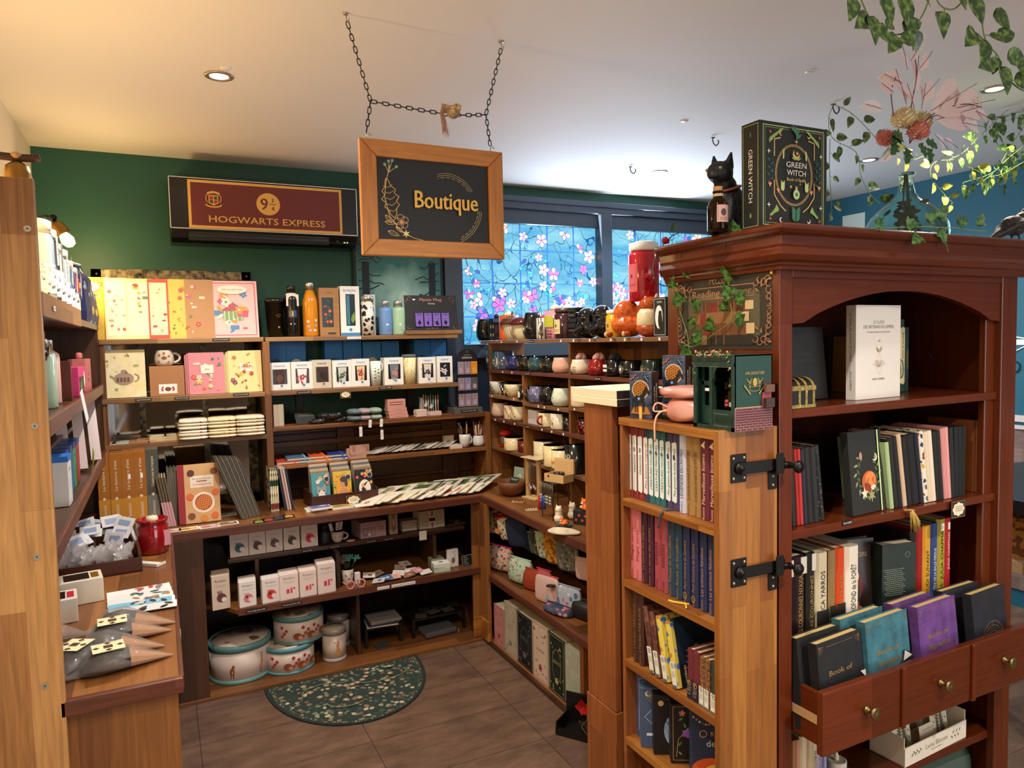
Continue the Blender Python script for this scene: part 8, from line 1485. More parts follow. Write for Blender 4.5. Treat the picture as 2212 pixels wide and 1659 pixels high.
y0,y1,h=T1[9];o=T(Bx(-.034,.034,-.03,.03,0,h*.16).obj('book_stack_jar',None,mat('171412',.15)),'black jar shaped like a stack of spell books','jar');put(o,MX0,(y0+y1)/2,N1+.001,-90);[Bx(-.034+.002*(k % 2),.034-.003*(k % 3),-.031+.002*(k % 2),.03,h*.16*k,h*.16*k+h*.15,0,.003).obj('stacked_book',o,mat('1a1613',.15)) for k in range(1,6)];A=Art((0,-.0315,0));A.text('Book of Potions',0,h*.72,.006,0,wid=.05);A.text('SPELLS & POTIONS',0,h*.25,.005,1,wid=.05);A.obj('lettering',o,[GLD,mat('b9642c',.4)])
for i,s in ((10,1),(11,-1)):
 y0,y1,h=T1[i];r=(y0-y1)/2;m=M();m.ball((0,0,h*.38),r*.95,k=(1,1,.42*h/r)).ball((s*.004,-.01,h*.7),r*.75);[m.tube([(q*r*.5+s*.004,-.01,h*.85),(q*r*.62+s*.004,-.01,h*1.02)],r*.3,8,r2=.002) for q in (-1,1)];m.tube(interp([(-r*.4,-r*.7,.02),(0,-r*1.05,.03),(r*.5,-r*.8,h*.4)]),r*.24,8);o=T(blob(m,'cat_jar',None,mat('0c0c12',.06,coat=.5),.0035,2),('left' if s > 0 else 'right')+' glossy black cat-shaped jar of the pair on the top mug shelf','jar');put(o,MX0,(y0+y1)/2,N1+.001,-90)
y0,y1,h=T1[13];r=(y0-y1)/2;m=M();m.ball((0,0,h*.36),r*.95,k=(1,.95,.38*h/r)).ball((-.006,-.012,h*.72),r*.66,k=(1,1,.95));[m.tube([(q*r*.5,-.0,h*.86),(q*r*.95,-.004,h*.98)],.007,7,r2=.003) for q in (-1,1)];[m.ball((q*r*.72,-.0,h*.78),.011,k=(1.4,.7,.8)) for q in (-1,1)];[m.ball((q*r*.6,-r*.8,.012),.014,k=(.8,1.2,.9)) for q in (-1,1)]
cw=T(blob(m,'cow_jar',None,mottled('cow_glaze','b8481a','d9702c',60,.12,3,.5),.0035,3),'orange highland cow cookie jar sitting on the top mug shelf','jar');put(cw,MX0,(y0+y1)/2,N1+.001,-80);k=M();k.ball((-.006,-.034,h*.63),.017,k=(1.15,.8,.8));[k.ball((q*r*.6,-r*1.06,.013),.011,k=(.8,.5,1)) for q in (-1,1)];k.obj('muzzle',cw,mat('dba878',.3));M().ball((-.018,-.038,h*.76),.003,6,5).ball((.006,-.04,h*.76),.003,6,5).obj('eyes',cw,BLK)
y0,y1,h=T1[14];r=(y0-y1)/2;m=M();m.ball((0,0,h*.2),r*1.0,k=(1,.95,.6));m.ball((0,0,h*.42),r*.8,k=(1,.9,.9));fo=T(blob(m,'fox_jar',None,mat('b34f1e',.12,coat=.4),.004,2),'fox cookie jar in a cream jumper beside the cow jar','jar');put(fo,MX0+.01,(y0+y1)/2,N1+.001,-80)
m=M();m.lathe([(r*.84,h*.22),(r*.92,h*.3),(r*.88,h*.55),(r*.7,h*.66)],22);m.obj('jumper',fo,mat('e2d2a8',.3));m=M();m.ball((0,-.004,h*.76),r*.72,k=(1.05,.95,.72)).tube([(0,-.025,h*.72),(0,-.045,h*.7)],.012,8,r2=.004);m.obj('head',fo,mat('b34f1e',.12));[Tu([(q*r*.42,0,h*.86),(q*r*.5,0,h*1.02)],.013,8,r2=.002).obj('ear',fo,mat('d9b48a',.3)) for q in (-1,1)];M().ball((-.014,-.034,h*.42),.016,10,7).obj('blue_flower',fo,mat('2f4a72',.4))
o=carton('cat_book_box','black book-shaped box with a white cat silhouette at the top shelf end','box',T1[16][0]-T1[16][1],.05,T1[16][2],'14130f');put(o,MX0-.02,(T1[16][0]+T1[16][1])/2,N1+.001,-90);w,h=T1[16][0]-T1[16][1],T1[16][2];A=Art();A.frame(-w*.44,.006,w*.44,h-.006,.0012,0);A.ell(-w*.05,h*.5,w*.3,h*.3,0,20);A.up();A.ell(.004,h*.42,w*.17,h*.22,1,14);A.ell(.004,h*.6,w*.13,w*.12,1);A.text('BOOK',0,h*.88,.007,0);A.obj(CP,o,[WHT,BLK])
# second shelf
T2=[(3.7688,3.6438,.102),(3.656,3.5254,.1),(3.5197,3.3859,.078),(3.3859,3.2601,.077),(3.2601,3.1368,.073),(3.1464,2.9982,.072),(3.0071,2.8898,.074),(2.8606,2.7056,.067),(2.7209,2.5525,.069),(2.5665,2.4576,.069),(2.4675,2.3308,.067),(2.3126,2.1965,.074)]
for i,(lab,c,sh,an,fn) in enumerate((('square dark teal tarot mug with a left handle','1d3a3c','straight',PI,emb(1)),('square blue-grey tarot mug showing a black cat','39485a','straight',None,lambda A,h:(A.ell(0,h*.45,.017,.028,1,18),A.up(),A.ell(0,h*.4,.006,.016,2),A.ell(0,h*.58,.006,None,2),A.frame(-.022,h*.05,.022,h*.95,.0015,1))),('royal navy round mug with a gold crest','1c2660','round',None,emb(0)),('black round mug with a gold ring emblem','171410','round',None,emb(0)),('petrol teal round mug with a gold unicorn mark','22484e','round',None,emb(0)),('glossy black round mug with gold marks beside the teal one','141310','round',0,emb(0)),('blush pink faceted mug left of the divider','dba893','round',None,None),
  ('cream slogan mug stuffed with pink knitted socks','e2d3b8','round',None,lambda A,h:(A.text('Good Coffee',0,h*.5,.008,3),A.text('Warm Tea',0,h*.36,.008,2),A.text('Cozy Books',0,h*.22,.008,2))),('dark red mug stuffed with fluffy pink socks','8a1417','round',.2,None),('black lettered mug stuffed with dark socks','141210','round',None,lambda A,h:(A.rect(-.02,h*.55,.012,h*.72,1),A.rect(-.02,h*.3,.012,h*.45,1))),('black mug with a grey ring emblem behind the oracle box','171614','round',.3,emb(1)),('dark green mug half hidden by the oracle box','1d2e26','round',None,emb(0)))):
 o=mg(T2,N2,i,lab,c,sh,an,fn=fn,pm=GM,rough=.12)
 if i in (7,8,9):m=M();h=T2[i][2];[m.ball((.014*cos(a),.012*sin(a),h+.006+.006*(k % 2)),.017,10,7) for k,a in enumerate((.3,2,3.8,5.2))];m.obj('knitted_socks',o,mat(('d9a09a','d99a94','1f1c1b')[i-7],.95))
# third shelf
T3=[(3.7576,3.5853,.072),(3.6332,3.4364,.072),(3.5153,3.3603,.067)];T3b=[(3.3717,3.2265,.078),(3.2466,3.1192,.086),(3.1383,2.9905,.091),(3.0084,2.8782,.088)];T3c=[(2.8367,2.6868,.093)]
for i,(lab,c,p) in enumerate((('white cup with small dark flowers and a left handle','d9d6cc',pat(4,2)),('black cup with white flowers behind the cream one','191614',pat(1)),('cream cup with a golden leaf pattern and left handle','e0d0a8',pat(5,4)))):mg(T3,N3,i,lab,c,'cup',LP if i !=1 else None,MX0-.02*(i==2),fn=p,pm=GM)
for i,(lab,c,an,fn) in enumerate((('black ghost-print mug with its handle to the left','131211',LP,lambda A,h:(A.ell(.002,h*.5,.013,.017,1,14),A.rect(-.01,h*.3,.012,h*.42,1))),('iridescent violet glass mug','6a6a8a',None,None),('plain glossy black mug in the middle of the third shelf','100f0e',.4,None),('pearly white mug with small lettering','d2d9c0',None,lambda A,h:A.text('but first magic',-.005,h*.5,.007,2,wid=.03)))):mg(T3b,N3b,i,lab,c if i !=1 else mat('7d7ea8',.08,.5,coat=1),'round' if i==0 else 'tulip' if i==3 else 'round',an,MX0-.01,fn=fn,pm=GM,rough=.1)
mg(T3c,N3c,0,'cream mug with a large handle beside the white book stack','dcc49a','straight',LP,1.71,.9)
# fourth shelf
T4=[(3.7544,3.5525,.08),(3.5525,3.4552,.078),(3.4721,3.3514,.077),(3.3092,3.163,.073),(3.1678,3.0221,.07),(3.0403,2.9077,.076),(2.9335,2.8655,.082),(2.7918,2.7133,.071)]
for i,(lab,c,sh,an,fn) in enumerate((('blush face-shaped mug with a heart at the left of the fourth shelf','cfae98','round',None,lambda A,h:A.frame(-.01,h*.45,.006,h*.7,.0015,3)),('left small woodland-print mug of two','d9bfa0','straight',None,pat(3,4,5)),('right cream woodland-print mug of two','ddd0a8','round',None,pat(4,5)),('','','',None,None),('cream mug with a red handle turned to the front','d9c49a','straight',-PI/2+.35,None),('cream mug printed with potions and moons','d9cdb0','straight',None,lambda A,h:([A.rect(u,v*h,u+.008,v*h+.012,3) for u,v in ((-.02,.6),(.004,.3))],[A.moon(.014-.008*k,h*(.2+.13*k),.004,2) for k in range(5)],[A.ell(-.022+.009*k,h*(.1+.15*(k % 5)),.0025,None,2,6) for k in range(6)])),('black mug wedged behind the potion one','15130f','straight',0,None),('black and red floral mug beside the gate post','2a1416','taper',None,pat(3)))):
 if i==3:y0,y1,h=T4[3];o=carton('mug_box','grey and white printed mug box on the fourth shelf','box',y0-y1-.004,.07,h,pattern('lace_box','cbc4bf',('b9b0ac','9a9490','cbc4bf'),110,.3));put(o,1.69,(y0+y1)/2,N4+.001,-90);continue
 mg(T4,N4,i,lab,c,sh,an,fn=fn,pm=GM,hcol='a3261c' if i==4 else None,inner='14110f' if i==5 else None)
# fifth shelf
o=carton('gift_box','brown kraft box behind the glass cloche on the fifth shelf','box',.09,.06,.075,'a57a4c');put(o,1.8,3.7874,N5+.001,-90)
cl=empty('mushroom_cloche','glass cloche with a red mushroom lid on a red saucer','glassware',(1.72,3.5923,N5+.001),-90);Lt([(1e-5,0),(.03,0),(.045,.006),(.044,.008),(.03,.004),(1e-5,.004)],26).obj('saucer',cl,mat('c42c22',.2));Lt([(.03,.006),(.031,.05),(.022,.068),(.02,.068),(.029,.05),(.028,.006)],24).obj('glass',cl,mat('e2d9d4',.05,trans=.85));Lt([(1e-5,.066),(.036,.066),(.034,.078),(.02,.088),(1e-5,.091)],24).obj('lid',cl,mat('b3181c',.12))
T5=[(3.5114,3.3933,.069),(3.4043,3.3234,.062)];mg(T5,N5,0,'cream cup printed with brown moons and stars','dfcb98','straight',None,1.7,fn=lambda A,h:([A.moon(.006-.014*(k % 2),h*(.25+.2*k),.006,5) for k in range(4)],[A.star(.012-.02*(k % 2),h*(.15+.22*k),.004,3) for k in range(4)]),pm=GM,cat='cup');mg(T5,N5,1,'dark red cup with a heart beside the moon cup','5a1612','straight',None,1.72,cat='cup')
T6=[(3.235,3.0658,.107),(3.1033,2.9229,.103),(2.993,2.8888,.09),(2.8803,2.7346,.134)]
for i,(lab,c,an,inn,fn) in enumerate((('cream mug with a red inside behind the necklace stand','d9c79c',None,'a3181c',lambda A,h:[A.star(-.02+.01*k,h*.35+.006*(k % 2),.005,3) for k in range(5)]),('cream mug with a sitting black cat and dark inside','e0cb94',.3,'1a1614',lambda A,h:(A.ell(-.016,h*.32,.007,.014,2),A.ell(-.016,h*.55,.006,None,2),A.poly([(-.022,h*.56),(-.02,h*.68),(-.016,h*.6)],2),A.poly([(-.016,h*.6),(-.012,h*.68),(-.01,h*.56)],2))),('small cream cup with orange foxes','e2cf9c',None,'a8743c',lambda A,h:[A.ell(-.015+.012*k,h*.35,.006,.008,5) for k in range(4)]),('black lettered mug with a teal handle by the gate post','151613',LP,None,lambda A,h:(A.text('BAD',0,h*.6,.02,1),A.text('Books',.004,h*.2,.01,1))))):mg(T6,N5b,i,lab,c,'straight',an,1.72-.02*(i > 0),fn=fn,pm=GM,inner=inn,hcol='5a9a90' if i==3 else None)
for k,c in enumerate(('b98a8a','d9c4c0','a84a4a')):o=T(Bx(-.06,.06,0,.1,0,.012).obj('flat_book',None,mat(c,.5)),('lowest','middle','top red')[k]+' flat pinkish book stacked behind the mugs','book','flat books behind the mugs');put(o,1.79,3.1534,N5b+.001+.0125*k,-90)
n_=0
for z,x,pxs in ((N1,1.664,(3.5063,3.3169,2.8659,2.7551,2.6211,2.4595,2.362,2.2525,2.142)),(N2,1.664,(3.4969,3.3838)),(N3,1.664,(3.6426,3.3688)),(N3b,1.664,(3.098,3.0367,2.9023)),(N3c,1.664,(2.7568,)),(N4,1.664,(3.6074,3.4942,3.3647,3.0653,2.9688,2.8599))):
 for k,y in enumerate(pxs):price(x,y,z-.009,'small white price sticker on a mug shelf edge',-90)
for px,z,t,lab in ((3.1562,N1,'Cookies 38€','black price label on the top mug shelf edge'),(3.2027,N2,'Tea 14€','left black price label on the second mug shelf'),(2.5585,N2,'Mugs 16€','right black price label on the second mug shelf'),(3.2101,N4,'Mugs 12€','black price label on the fourth mug shelf')):plate(1.6635,px,z-.009,.045,t,lab,-90,True,.014)
# ---------------------------------------------------------------- jewellery counter
o=T(Lt([(1e-5,0),(.035,0),(.06,.02),(.072,.05),(.073,.075),(.069,.075),(.066,.05),(.05,.018),(1e-5,.012)],34).obj('wooden_bowl',None,wood('bowl_wood','6a3c1c','7d4a24','X',.3,1,.6)),'turned brown wooden bowl at the corner of the jewellery counter','bowl');put(o,1.597,3.28,CT+.001)
o=T(Bx(-.05,.05,0,.018,0,.125,0,.001).obj('jewellery_book',None,mat('8a9a86',.6)),'sage green display book with a white drawing behind the wooden bowl','display');put(o,1.66,3.3278,CT+.001,-75,-8);A=Art();[A.star(-.01+.01*k,.08+.008*(k % 2),.008,0,6,.3) for k in range(3)];A.obj('white_drawing',o,WHT)
o=T(Bx(-.035,.035,0,.003,0,.035,0,.003).obj('chalk_sign',None,mat('1f2c26',.6)),'small dark green sign with white writing above the bowl','sign');put(o,1.6,3.2614,CT+.062,-75,-10);A=Art();A.scrib(0,.025,.05,.003,2,0);A.obj('writing',o,WHT);Bx(-.005,.005,.002,.03,-.062,.0).obj('stand',o,BLK)
ns=empty('necklace_stand','birch necklace stand with a carved top and hanging pendants','jewellery stand',(1.66,3.1574,CT+.001),-80);PLY=mat('d2ac74',.6);Bx(-.055,.055,-.035,.035,0,.006).obj('base',ns,PLY);Bx(-.07,.07,-.03,.03,.2,.206,0,.004).obj('carved_top',ns,pattern('lace_wood','cdb894',('5a4a34','b9a480','cdb894'),120,.32));[Bx(u-.007,u+.007,-.006,.006,.006,.2).box(u-.002,u+.002,-.014,.014,.006,.2).obj('upright',ns,PLY) for u in (-.045,.045)]
for k in range(6):y=-.03+.012*k;o=T(Tu([(y,-.012,.2),(y,-.012,.08-.008*(k % 3))],.0009,4,1).ball((y,-.013,.07-.008*(k % 3)),.008,9,7,0,(.8,.5,1.2)).obj('pendant_necklace',None,[mat(('b9642c','8a8fa0','d9c4c4','4a4038','c9a8a0','a89a90')[k],.2),mat('b9b2a4',.3,.8)]),f'{ORD[k]} pendant necklace from the left on the birch stand','necklace','pendant necklaces on the birch stand');o.location=ns.location;o.rotation_euler=ns.rotation_euler
kd=empty('keyring_stand','black wire stand hung with charm key rings and tassels','jewellery stand',(1.56,2.762,CT+.001),-90);m=M();[m.tube([(u,v,0),(u,v,.16)],.002,5) for u in (-.05,.05) for v in (-.04,.04)];[m.tube([(-.05,-.04,z),(.05,-.04,z),(.05,.04,z),(-.05,.04,z)],.002,5,closed=True) for z in (.16,.1)];m.obj('wire_frame',kd,BLK);Bx(-.05,.05,-.04,.04,.16,.163).obj('top_plate',kd,BLK)
for k in range(9):
 u=-.055+.0135*k;c=('c9302c','cfc4b4','2c4a90','2f4f98','8a8478','b9b0a4','6a645c','c9c0b0','4a443c')[k];m=M();m.tube([(u,-.045,.158),(u,-.047,.1)],.0012,5,1)
 if k in (0,2,3):m.lathe([(.003,.1),(.006,.09),(.009,.03+.01*(k > 0)),(1e-5,.03+.01*(k > 0))],10,(u,-.05,0))
 else:[m.ball((u,-.049,.1-.013*q),.0055,8,6) for q in range(3)]
 o=T(m.obj('charm_keyring',None,[mat(c,.35),mat('a8a294',.3,.8)]),('red tassel key ring','pale bead charm','left blue leaf tassel','right blue leaf tassel','grey bead charm','cream bead charm','dark bead charm','light bead charm','black bead charm')[k]+' hanging on the black wire stand','key ring','charms on the wire stand');o.location=kd.location;o.rotation_euler=kd.rotation_euler
bxj=empty('bracelet_box','small open pine box of bead bracelets on the wire stand','box',(1.57,2.745,CT+.1655),-70);Bx(-.055,.055,-.035,-.03,0,.035).box(-.055,.055,.03,.035,0,.035).box(-.055,-.05,-.03,.03,0,.035).box(.05,.055,-.03,.03,0,.035).box(-.05,.05,-.03,.03,0,.004).obj('tray',bxj,PLY);Bx(-.055,.055,.036,.048,.03,.095).box(-.047,.047,.0345,.036,.038,.088).obj('lid',bxj,PLY);M().ball((-.03,-.036,.026),.005,8,6).obj('clasp',bxj,BLK)
m=M();rn=RN(3);[m.tube([(rn.uniform(-.02,.02)+.02*cos(t),.012*sin(t),.02+.006*k) for t in [q*.7 for q in range(9)]],.0045,6,closed=True) for k in range(4)];o=T(m.obj('bead_bracelets',None,pattern('beads','2a2024',('7a6a74','3a2c34','c9bcb8'),180,.4,.2)),'tangled dark bead bracelets in the pine box','bracelets');o['kind']='stuff';o.location=bxj.location;o.rotation_euler=bxj.rotation_euler
CRW=mat('e6d8b8',.2)
for k,(px,py,h,lab) in enumerate(((1201,1130,.075,'slim white ceramic cat seen from behind at the counter edge'),(1229,1122,.07,'white ceramic cat with a sleepy face beside the black box'))):
 x,y=((1.508,2.669),(1.591,2.694))[k];m=M();m.ball((0,0,.02),.022,k=(1,1,.95)).ball((0,0,.04),.016,k=(1,1,1.2)).ball((0,0,.058),.0165);[m.tube([(q*.009,0,.066),(q*.012,0,.079)],.007,7,r2=.002) for q in (-1,1)];o=T(blob(m,'cat_shaker',None,CRW,.0025,2),lab,'figurine');put(o,x+.015,y,CT+.001,-70)
 if k:A=Art((0,-.0172,0));A.line([(-.008,.058),(-.005,.057),(-.002,.058)],.0012,0);A.line([(.002,.058),(.005,.057),(.008,.058)],.0012,0);A.obj('face',o,BLK)
x,y=(1.559,2.584);o=carton('incense_box','black patterned box under the orange fox figurine','box',.09,.07,.062,'1c1b1a');put(o,x+.03,y,CT+.001,-60);A=Art();[A.flower(-.03+.015*k,.02+.02*(k % 2),.007,0,1) for k in range(5)];A.obj(BP,o,K('b93a34 c9b08a'))
def fox(lab,x,y,z,s,rz):m=M();m.ball((0,0,.02),.024,k=(1.2,.9,.8)).ball((-.012,-.012,.034),.014).tube(interp([(.026,0,.012),(.012,-.026,.012),(-.014,-.024,.014)]),.009,8);[m.tube([(-.012+q*.008,-.012,.042),(-.012+q*.011,-.012,.055)],.006,6,r2=.001) for q in (-1,1)];o=T(blob(m,'fox_figurine',None,mat('d9641c',.2),.0025,2),lab,'figurine');o.scale=(s,)*3;put(o,x,y,z,rz);M().ball((-.013,-.023,.031),.008,8,6,0,(1,.7,.8)).ball((-.014,-.03,.016),.006,8,6).obj('white_fur',o,CRW)
fox('orange curled fox figurine on the black box',x+.06,y-.0,CT+.0635,1,-70);fox('tiny orange fox lying in the dark dish',x-.045,y+.025,CT+.008,.62,-60)
put(T(Lt([(1e-5,0),(.03,0),(.038,.01),(.035,.01),(.028,.004),(1e-5,.004)],24).obj('trinket_dish',None,mottled('dark_dish','17201c','4a5a50',90,.15)),'dark green glazed dish holding the tiny fox','dish'),x-.045,y+.025,CT+.001)
m=M();m.prism([(.07*cos(t)*(1+.12*cos(3*t)),.045*sin(t)) for t in [2*PI*k/26 for k in range(26)]],((0,0,.004),(1,0,0),(0,1,0)),(0,0,.005));o=T(m.obj('ghost_plate',None,CRW),'white ghost-shaped ceramic plate at the counter edge by the post','plate');put(o,x-.1,y-.06,CT+.001,-60);A=Art((0,0,.009),(1,0,0),(0,1,0));A.ell(.01,.004,.005,.002,0);A.ell(.025,-.004,.005,.002,0);A.obj('face',o,BLK);Lt([(1e-5,0),(.03,0),(.03,.004),(1e-5,.004)],20).obj('foot_ring',o,CRW)
for k,(px,py,lab,c) in enumerate(((1108,1082,'kraft jewellery card with black charms by the wooden bowl','b98a60'),(1140,1100,'kraft jewellery card in a clear bag at the counter edge','b08a66'),(1158,1078,'silver ring display lying before the necklace stand','8a8478'))):x_,y_=((1.545,3.126),(1.522,2.937),(1.641,3.138))[k];o=T(Bx(-.03,.03,-.022,.022,0,.002).obj('jewellery_card',None,mat(c,.5)),lab,'card');put(o,x_+.01,y_,CT+.001,-40+20*k);m=M();[m.ball((-.015+.012*q,.004*(q % 2),.004),.0045,8,5) for q in range(4)];m.obj('charms',o,mat('1a1816' if k==0 else 'c9c4ba',.25))
# ---------------------------------------------------------------- pouches and bags under the jewellery counter
def bag(lab,px,x,z,w,h,t,m_,ry=0,rz=-90,name='zip_pouch',trim='b9302c',cat='pouch'):
 m=M();sec=[]
 for i in range(7):
  v=h*i/6;e=t*(.5+.5*sin(PI*min(1,.15+i/6*.85)))*(1 if i < 6 else .35);sec.append([(w/2*a*(1-.06*(i > 4)),e/2*b,v) for a,b in ((-1,0),(-.94,-.75),(-.5,-1),(.5,-1),(.94,-.75),(1,0),(.94,.75),(.5,1),(-.5,1),(-.94,.75))])
 rings(m,sec);o=T(m.obj(name,None,m_,sub=1),lab,cat,'fabric pouches under the jewellery counter');Bx(-w*.47,w*.47,-.003,.003,h-.004,h+.004,0,.002).obj('zip',o,mat(trim,.5));put(o,x,px,z,rz,0,ry);return o
FLR=pattern('liberty_print','d9d4b8',('b94a54','4a7a6a','3f5a8a','d9a04a','8a6a9a','d9d4b8'),80,.42,.8);FLP=pattern('rose_print','cdb09a',('8a3a54','5a3a4a','d98a6a','6a7a5a','cdb09a'),62,.44,.8);FLM=pattern('mint_print','b9cdb4',('5a8a80','e2d9c4','a85a6a','7aa090','b9cdb4'),75,.42,.8);MUS=pattern('mustard_knit','a8701a',('d9a02c','8a5610','c98a1c'),70,.45,.9,'cell');CAM=pattern('dark_sprig','3a3822',('8a8248','5a5a34','1f1f16'),80,.4,.8);GRF=pattern('grey_floral','6a6a64',('9a9684','3f4448','8a7a6a'),60,.4,.8)
AZ=.5315;ym=lambda v:v
for i,(m_,w,h,t,ry,lab,tr) in enumerate(((mat('a3121a',.7),.12,.1,.02,-24,'bright red pouch at the left of the pouch shelf','d9302c'),(FLR,.1,.125,.022,-24,'cream flower-print pouch with an orange paper tag','c9302c'),(MUS,.1,.12,.014,-24,'mustard pouch squeezed between flower-print ones','a3121a'),(mat('a8222c',.7),.1,.12,.016,-22,'dark red pouch behind the second flower-print one','a3121a'),(FLR,.1,.12,.02,-20,'second cream flower-print pouch with an orange tag','c9302c'),(mat('182446',.8),.13,.15,.05,-12,'navy knitted pouch with a white price tag','182446'),(mat('4a5260',.5),.08,.11,.02,-14,'grey-blue shiny pouch right of the navy one','6a7280'),(CAM,.08,.13,.02,-14,'olive sprig-print pouch hanging low','3a3822'),(FLM,.08,.13,.02,-12,'pale mint flower-print pouch beside the olive one','b9cdb4'),(MUS,.11,.16,.03,-10,'large mustard knitted pouch in the middle','c98a1c'),(GRF,.12,.14,.03,-8,'grey floral pouch right of the mustard one','6a6a64'),(mat('d9b4ac',.7),.08,.1,.02,0,'pale pink dotted pouch beside the post','d9b4ac'))):
 y=(3.4464,3.3652,3.3091,3.2652,3.2223,3.0987,2.9544,2.9177,2.8729,2.7694,2.6558,2.5417)[i];o=bag(lab,y,1.57-.02*(i in (1,4,5)),AZ,w,h,t,m_,0,-90+28,trim=tr);o.rotation_euler=(MR(rad(-62),3,'Z') @ MR(rad(ry*.6),3,'Y') @ MR(rad(8),3,'X')).to_euler();o.location.z=AZ+w*.5*abs(sin(rad(ry*.6)))
 if i in (1,4):tag(o,.026,.026,(-.04,-.02,.07),'d98a5a',30,lines=0)
BZ=.3635
for i,(m_,w,h,t,lab,tr) in enumerate(((FLP,.17,.125,.09,'pink flower-print wash bag with a magenta zip at the corner','d92c6a'),(FLM,.15,.12,.08,'mint flower-print wash bag beside the pink one','b9cdb4'),(mat('9a3a16',.8),.1,.1,.06,'rust orange corduroy pouch with a price tag','9a3a16'),(mat('a85a6a',.6),.1,.11,.05,'pink and grey striped pouch behind the red-dragon one','d9304a'),(pattern('dragon_print','d9b4ac',('c94a3a','d9b4ac','9ab0c0','d9b4ac'),22,.4,.6),.15,.13,.03,'pale pink pouch with red dragon motifs and a black tag','c94a4a'),(pattern('castle_print','a9b4c4',('4a6a9a','c96a6a','d9d4d0','8a9ab0'),40,.42,.6),.14,.12,.03,'blue-grey castle-print pouch next to the post','8a9ab0'),(pattern('coral_bird','3a4058',('c9504a','d98a7a','26304a','c98a8a'),40,.45,.7),.16,.035,.1,'coral and navy folded cloth bag at the shelf edge','26304a'),(mat('19171a',.5),.12,.08,.08,'black satin pouch piled near the post','19171a'))):
 y=(3.3199,3.0875,2.9713,2.9112,2.7796,2.6294,2.6568,2.5533)[i];o=bag(lab,y,1.545-.025*(i==4)-.03*(i==6)+.03*(i in (3,7)),BZ,w,h,t,m_,trim=tr,rz=-72)
 if i==4:Lt([(1e-5,0),(.022,0),(.022,.002),(1e-5,.002)],18).obj('round_tag',o,BLK).location=(.05,-.03,.1)
# ---------------------------------------------------------------- book-shaped storage boxes along the floor
BBX=[(3.272,3.1569,.143),(3.1462,3.0131,.214),(3.0032,2.8564,.22),(2.8473,2.7036,.217),(2.6953,2.5592,.218),(2.5515,2.4154,.23)]
for i,(c,ink,ttl,lab) in enumerate((('c98a88','a84a54','','pink storage book box, open-topped, nearest the corner pillar'),('bdb29c','8a8274','','beige storage book box with grey flowers'),('14171a','6a747a','SPELLS','black storage book box with silver ornament'),('dcc4b0','7a3a40','Let Love Grow','cream storage book box with a red heart'),('12241c','b9ac7a','GREEN WITCH','dark green storage book box with a gold oval'),('aab09c','d9d6c4','','sage storage book box nearest the gate post'))):
 y0,y1,h=BBX[i];w=(y0-y1)*.96;h=(.2,.255,.25,.262,.262,.262)[i];o=fbook('storage_box',lab,'box',w,h,(.06,.16,.14,.16,.15,.16)[i],c,'book-shaped storage boxes on the floor board',pages=mat('cdbfa4',.6),spine_left=False);put(o,1.475,(y0+y1)/2,.017,-90)
 A=Art();A.frame(-w*.45,h*.03,w*.45,h*.97,w*.015,0);A.ring(0,h*.5,w*.28,h*.27,w*.014,0,26) if i in (2,4) else 0;A.text(ttl,0,h*.55,w*.12,0,wid=w*.5) if ttl else A.scrib(0,h*.6,w*.5,h*.02,3,0);rn=RN(i);[A.leaf(s*w*rn.uniform(.2,.4),h*rn.choice((.1,.16,.8,.88,.3,.7)),w*.12,rn.random()*6.3,0) for s in (-1,1) for q in range(9)];A.flower(0,h*.24,w*.12,1,0);A.obj(CP,o,[mat(ink,.4),mat('a83a44' if i in (0,3) else ink,.4)])
for i,(c,lab) in enumerate((('c2b79f','beige storage box at the back of the floor row'),('10161a','black storage box behind the cream heart box'),('c9b09a','pinkish storage box behind the green one'),('14281f','green storage box behind the sage one'))):y=(3.2759,3.0993,2.8931,2.767)[i];o=fbook('storage_box',lab,'box',.15,.25,.1,c,'book-shaped storage boxes on the floor board',pages=mat('c2b498',.6),spine_left=False);put(o,1.66,y,.017,-90)
rs_=empty('rose_box','black open presentation box with a red rose on the floor by the post','box',(1.41,2.335,.001),-55);Bx(-.09,.09,.07,.075,0,.13).box(-.09,-.085,-.03,.07,0,.05).box(.085,.09,-.03,.07,0,.05).box(-.09,.09,-.03,.07,0,.004).box(-.09,.09,-.034,-.03,0,.03).obj('tray',rs_,mat('100e0e',.3));m=M();[leaf_mesh(m,(-.01,.06,.085),(cos(k*2.4),-.5,sin(k*2.4)),(cos(k*2.4)*.5,-1,sin(k*2.4)*.5),.012+.0014*k,'ivy') for k in range(20)];m.obj('rose',rs_,mat('b3141a',.5));Tu(interp([(-.01,.064,.075),(.01,.05,.045),(-.005,.03,.02),(.03,.0,.012)]),.002,6).obj('stem',rs_,mat('4a5030',.6))
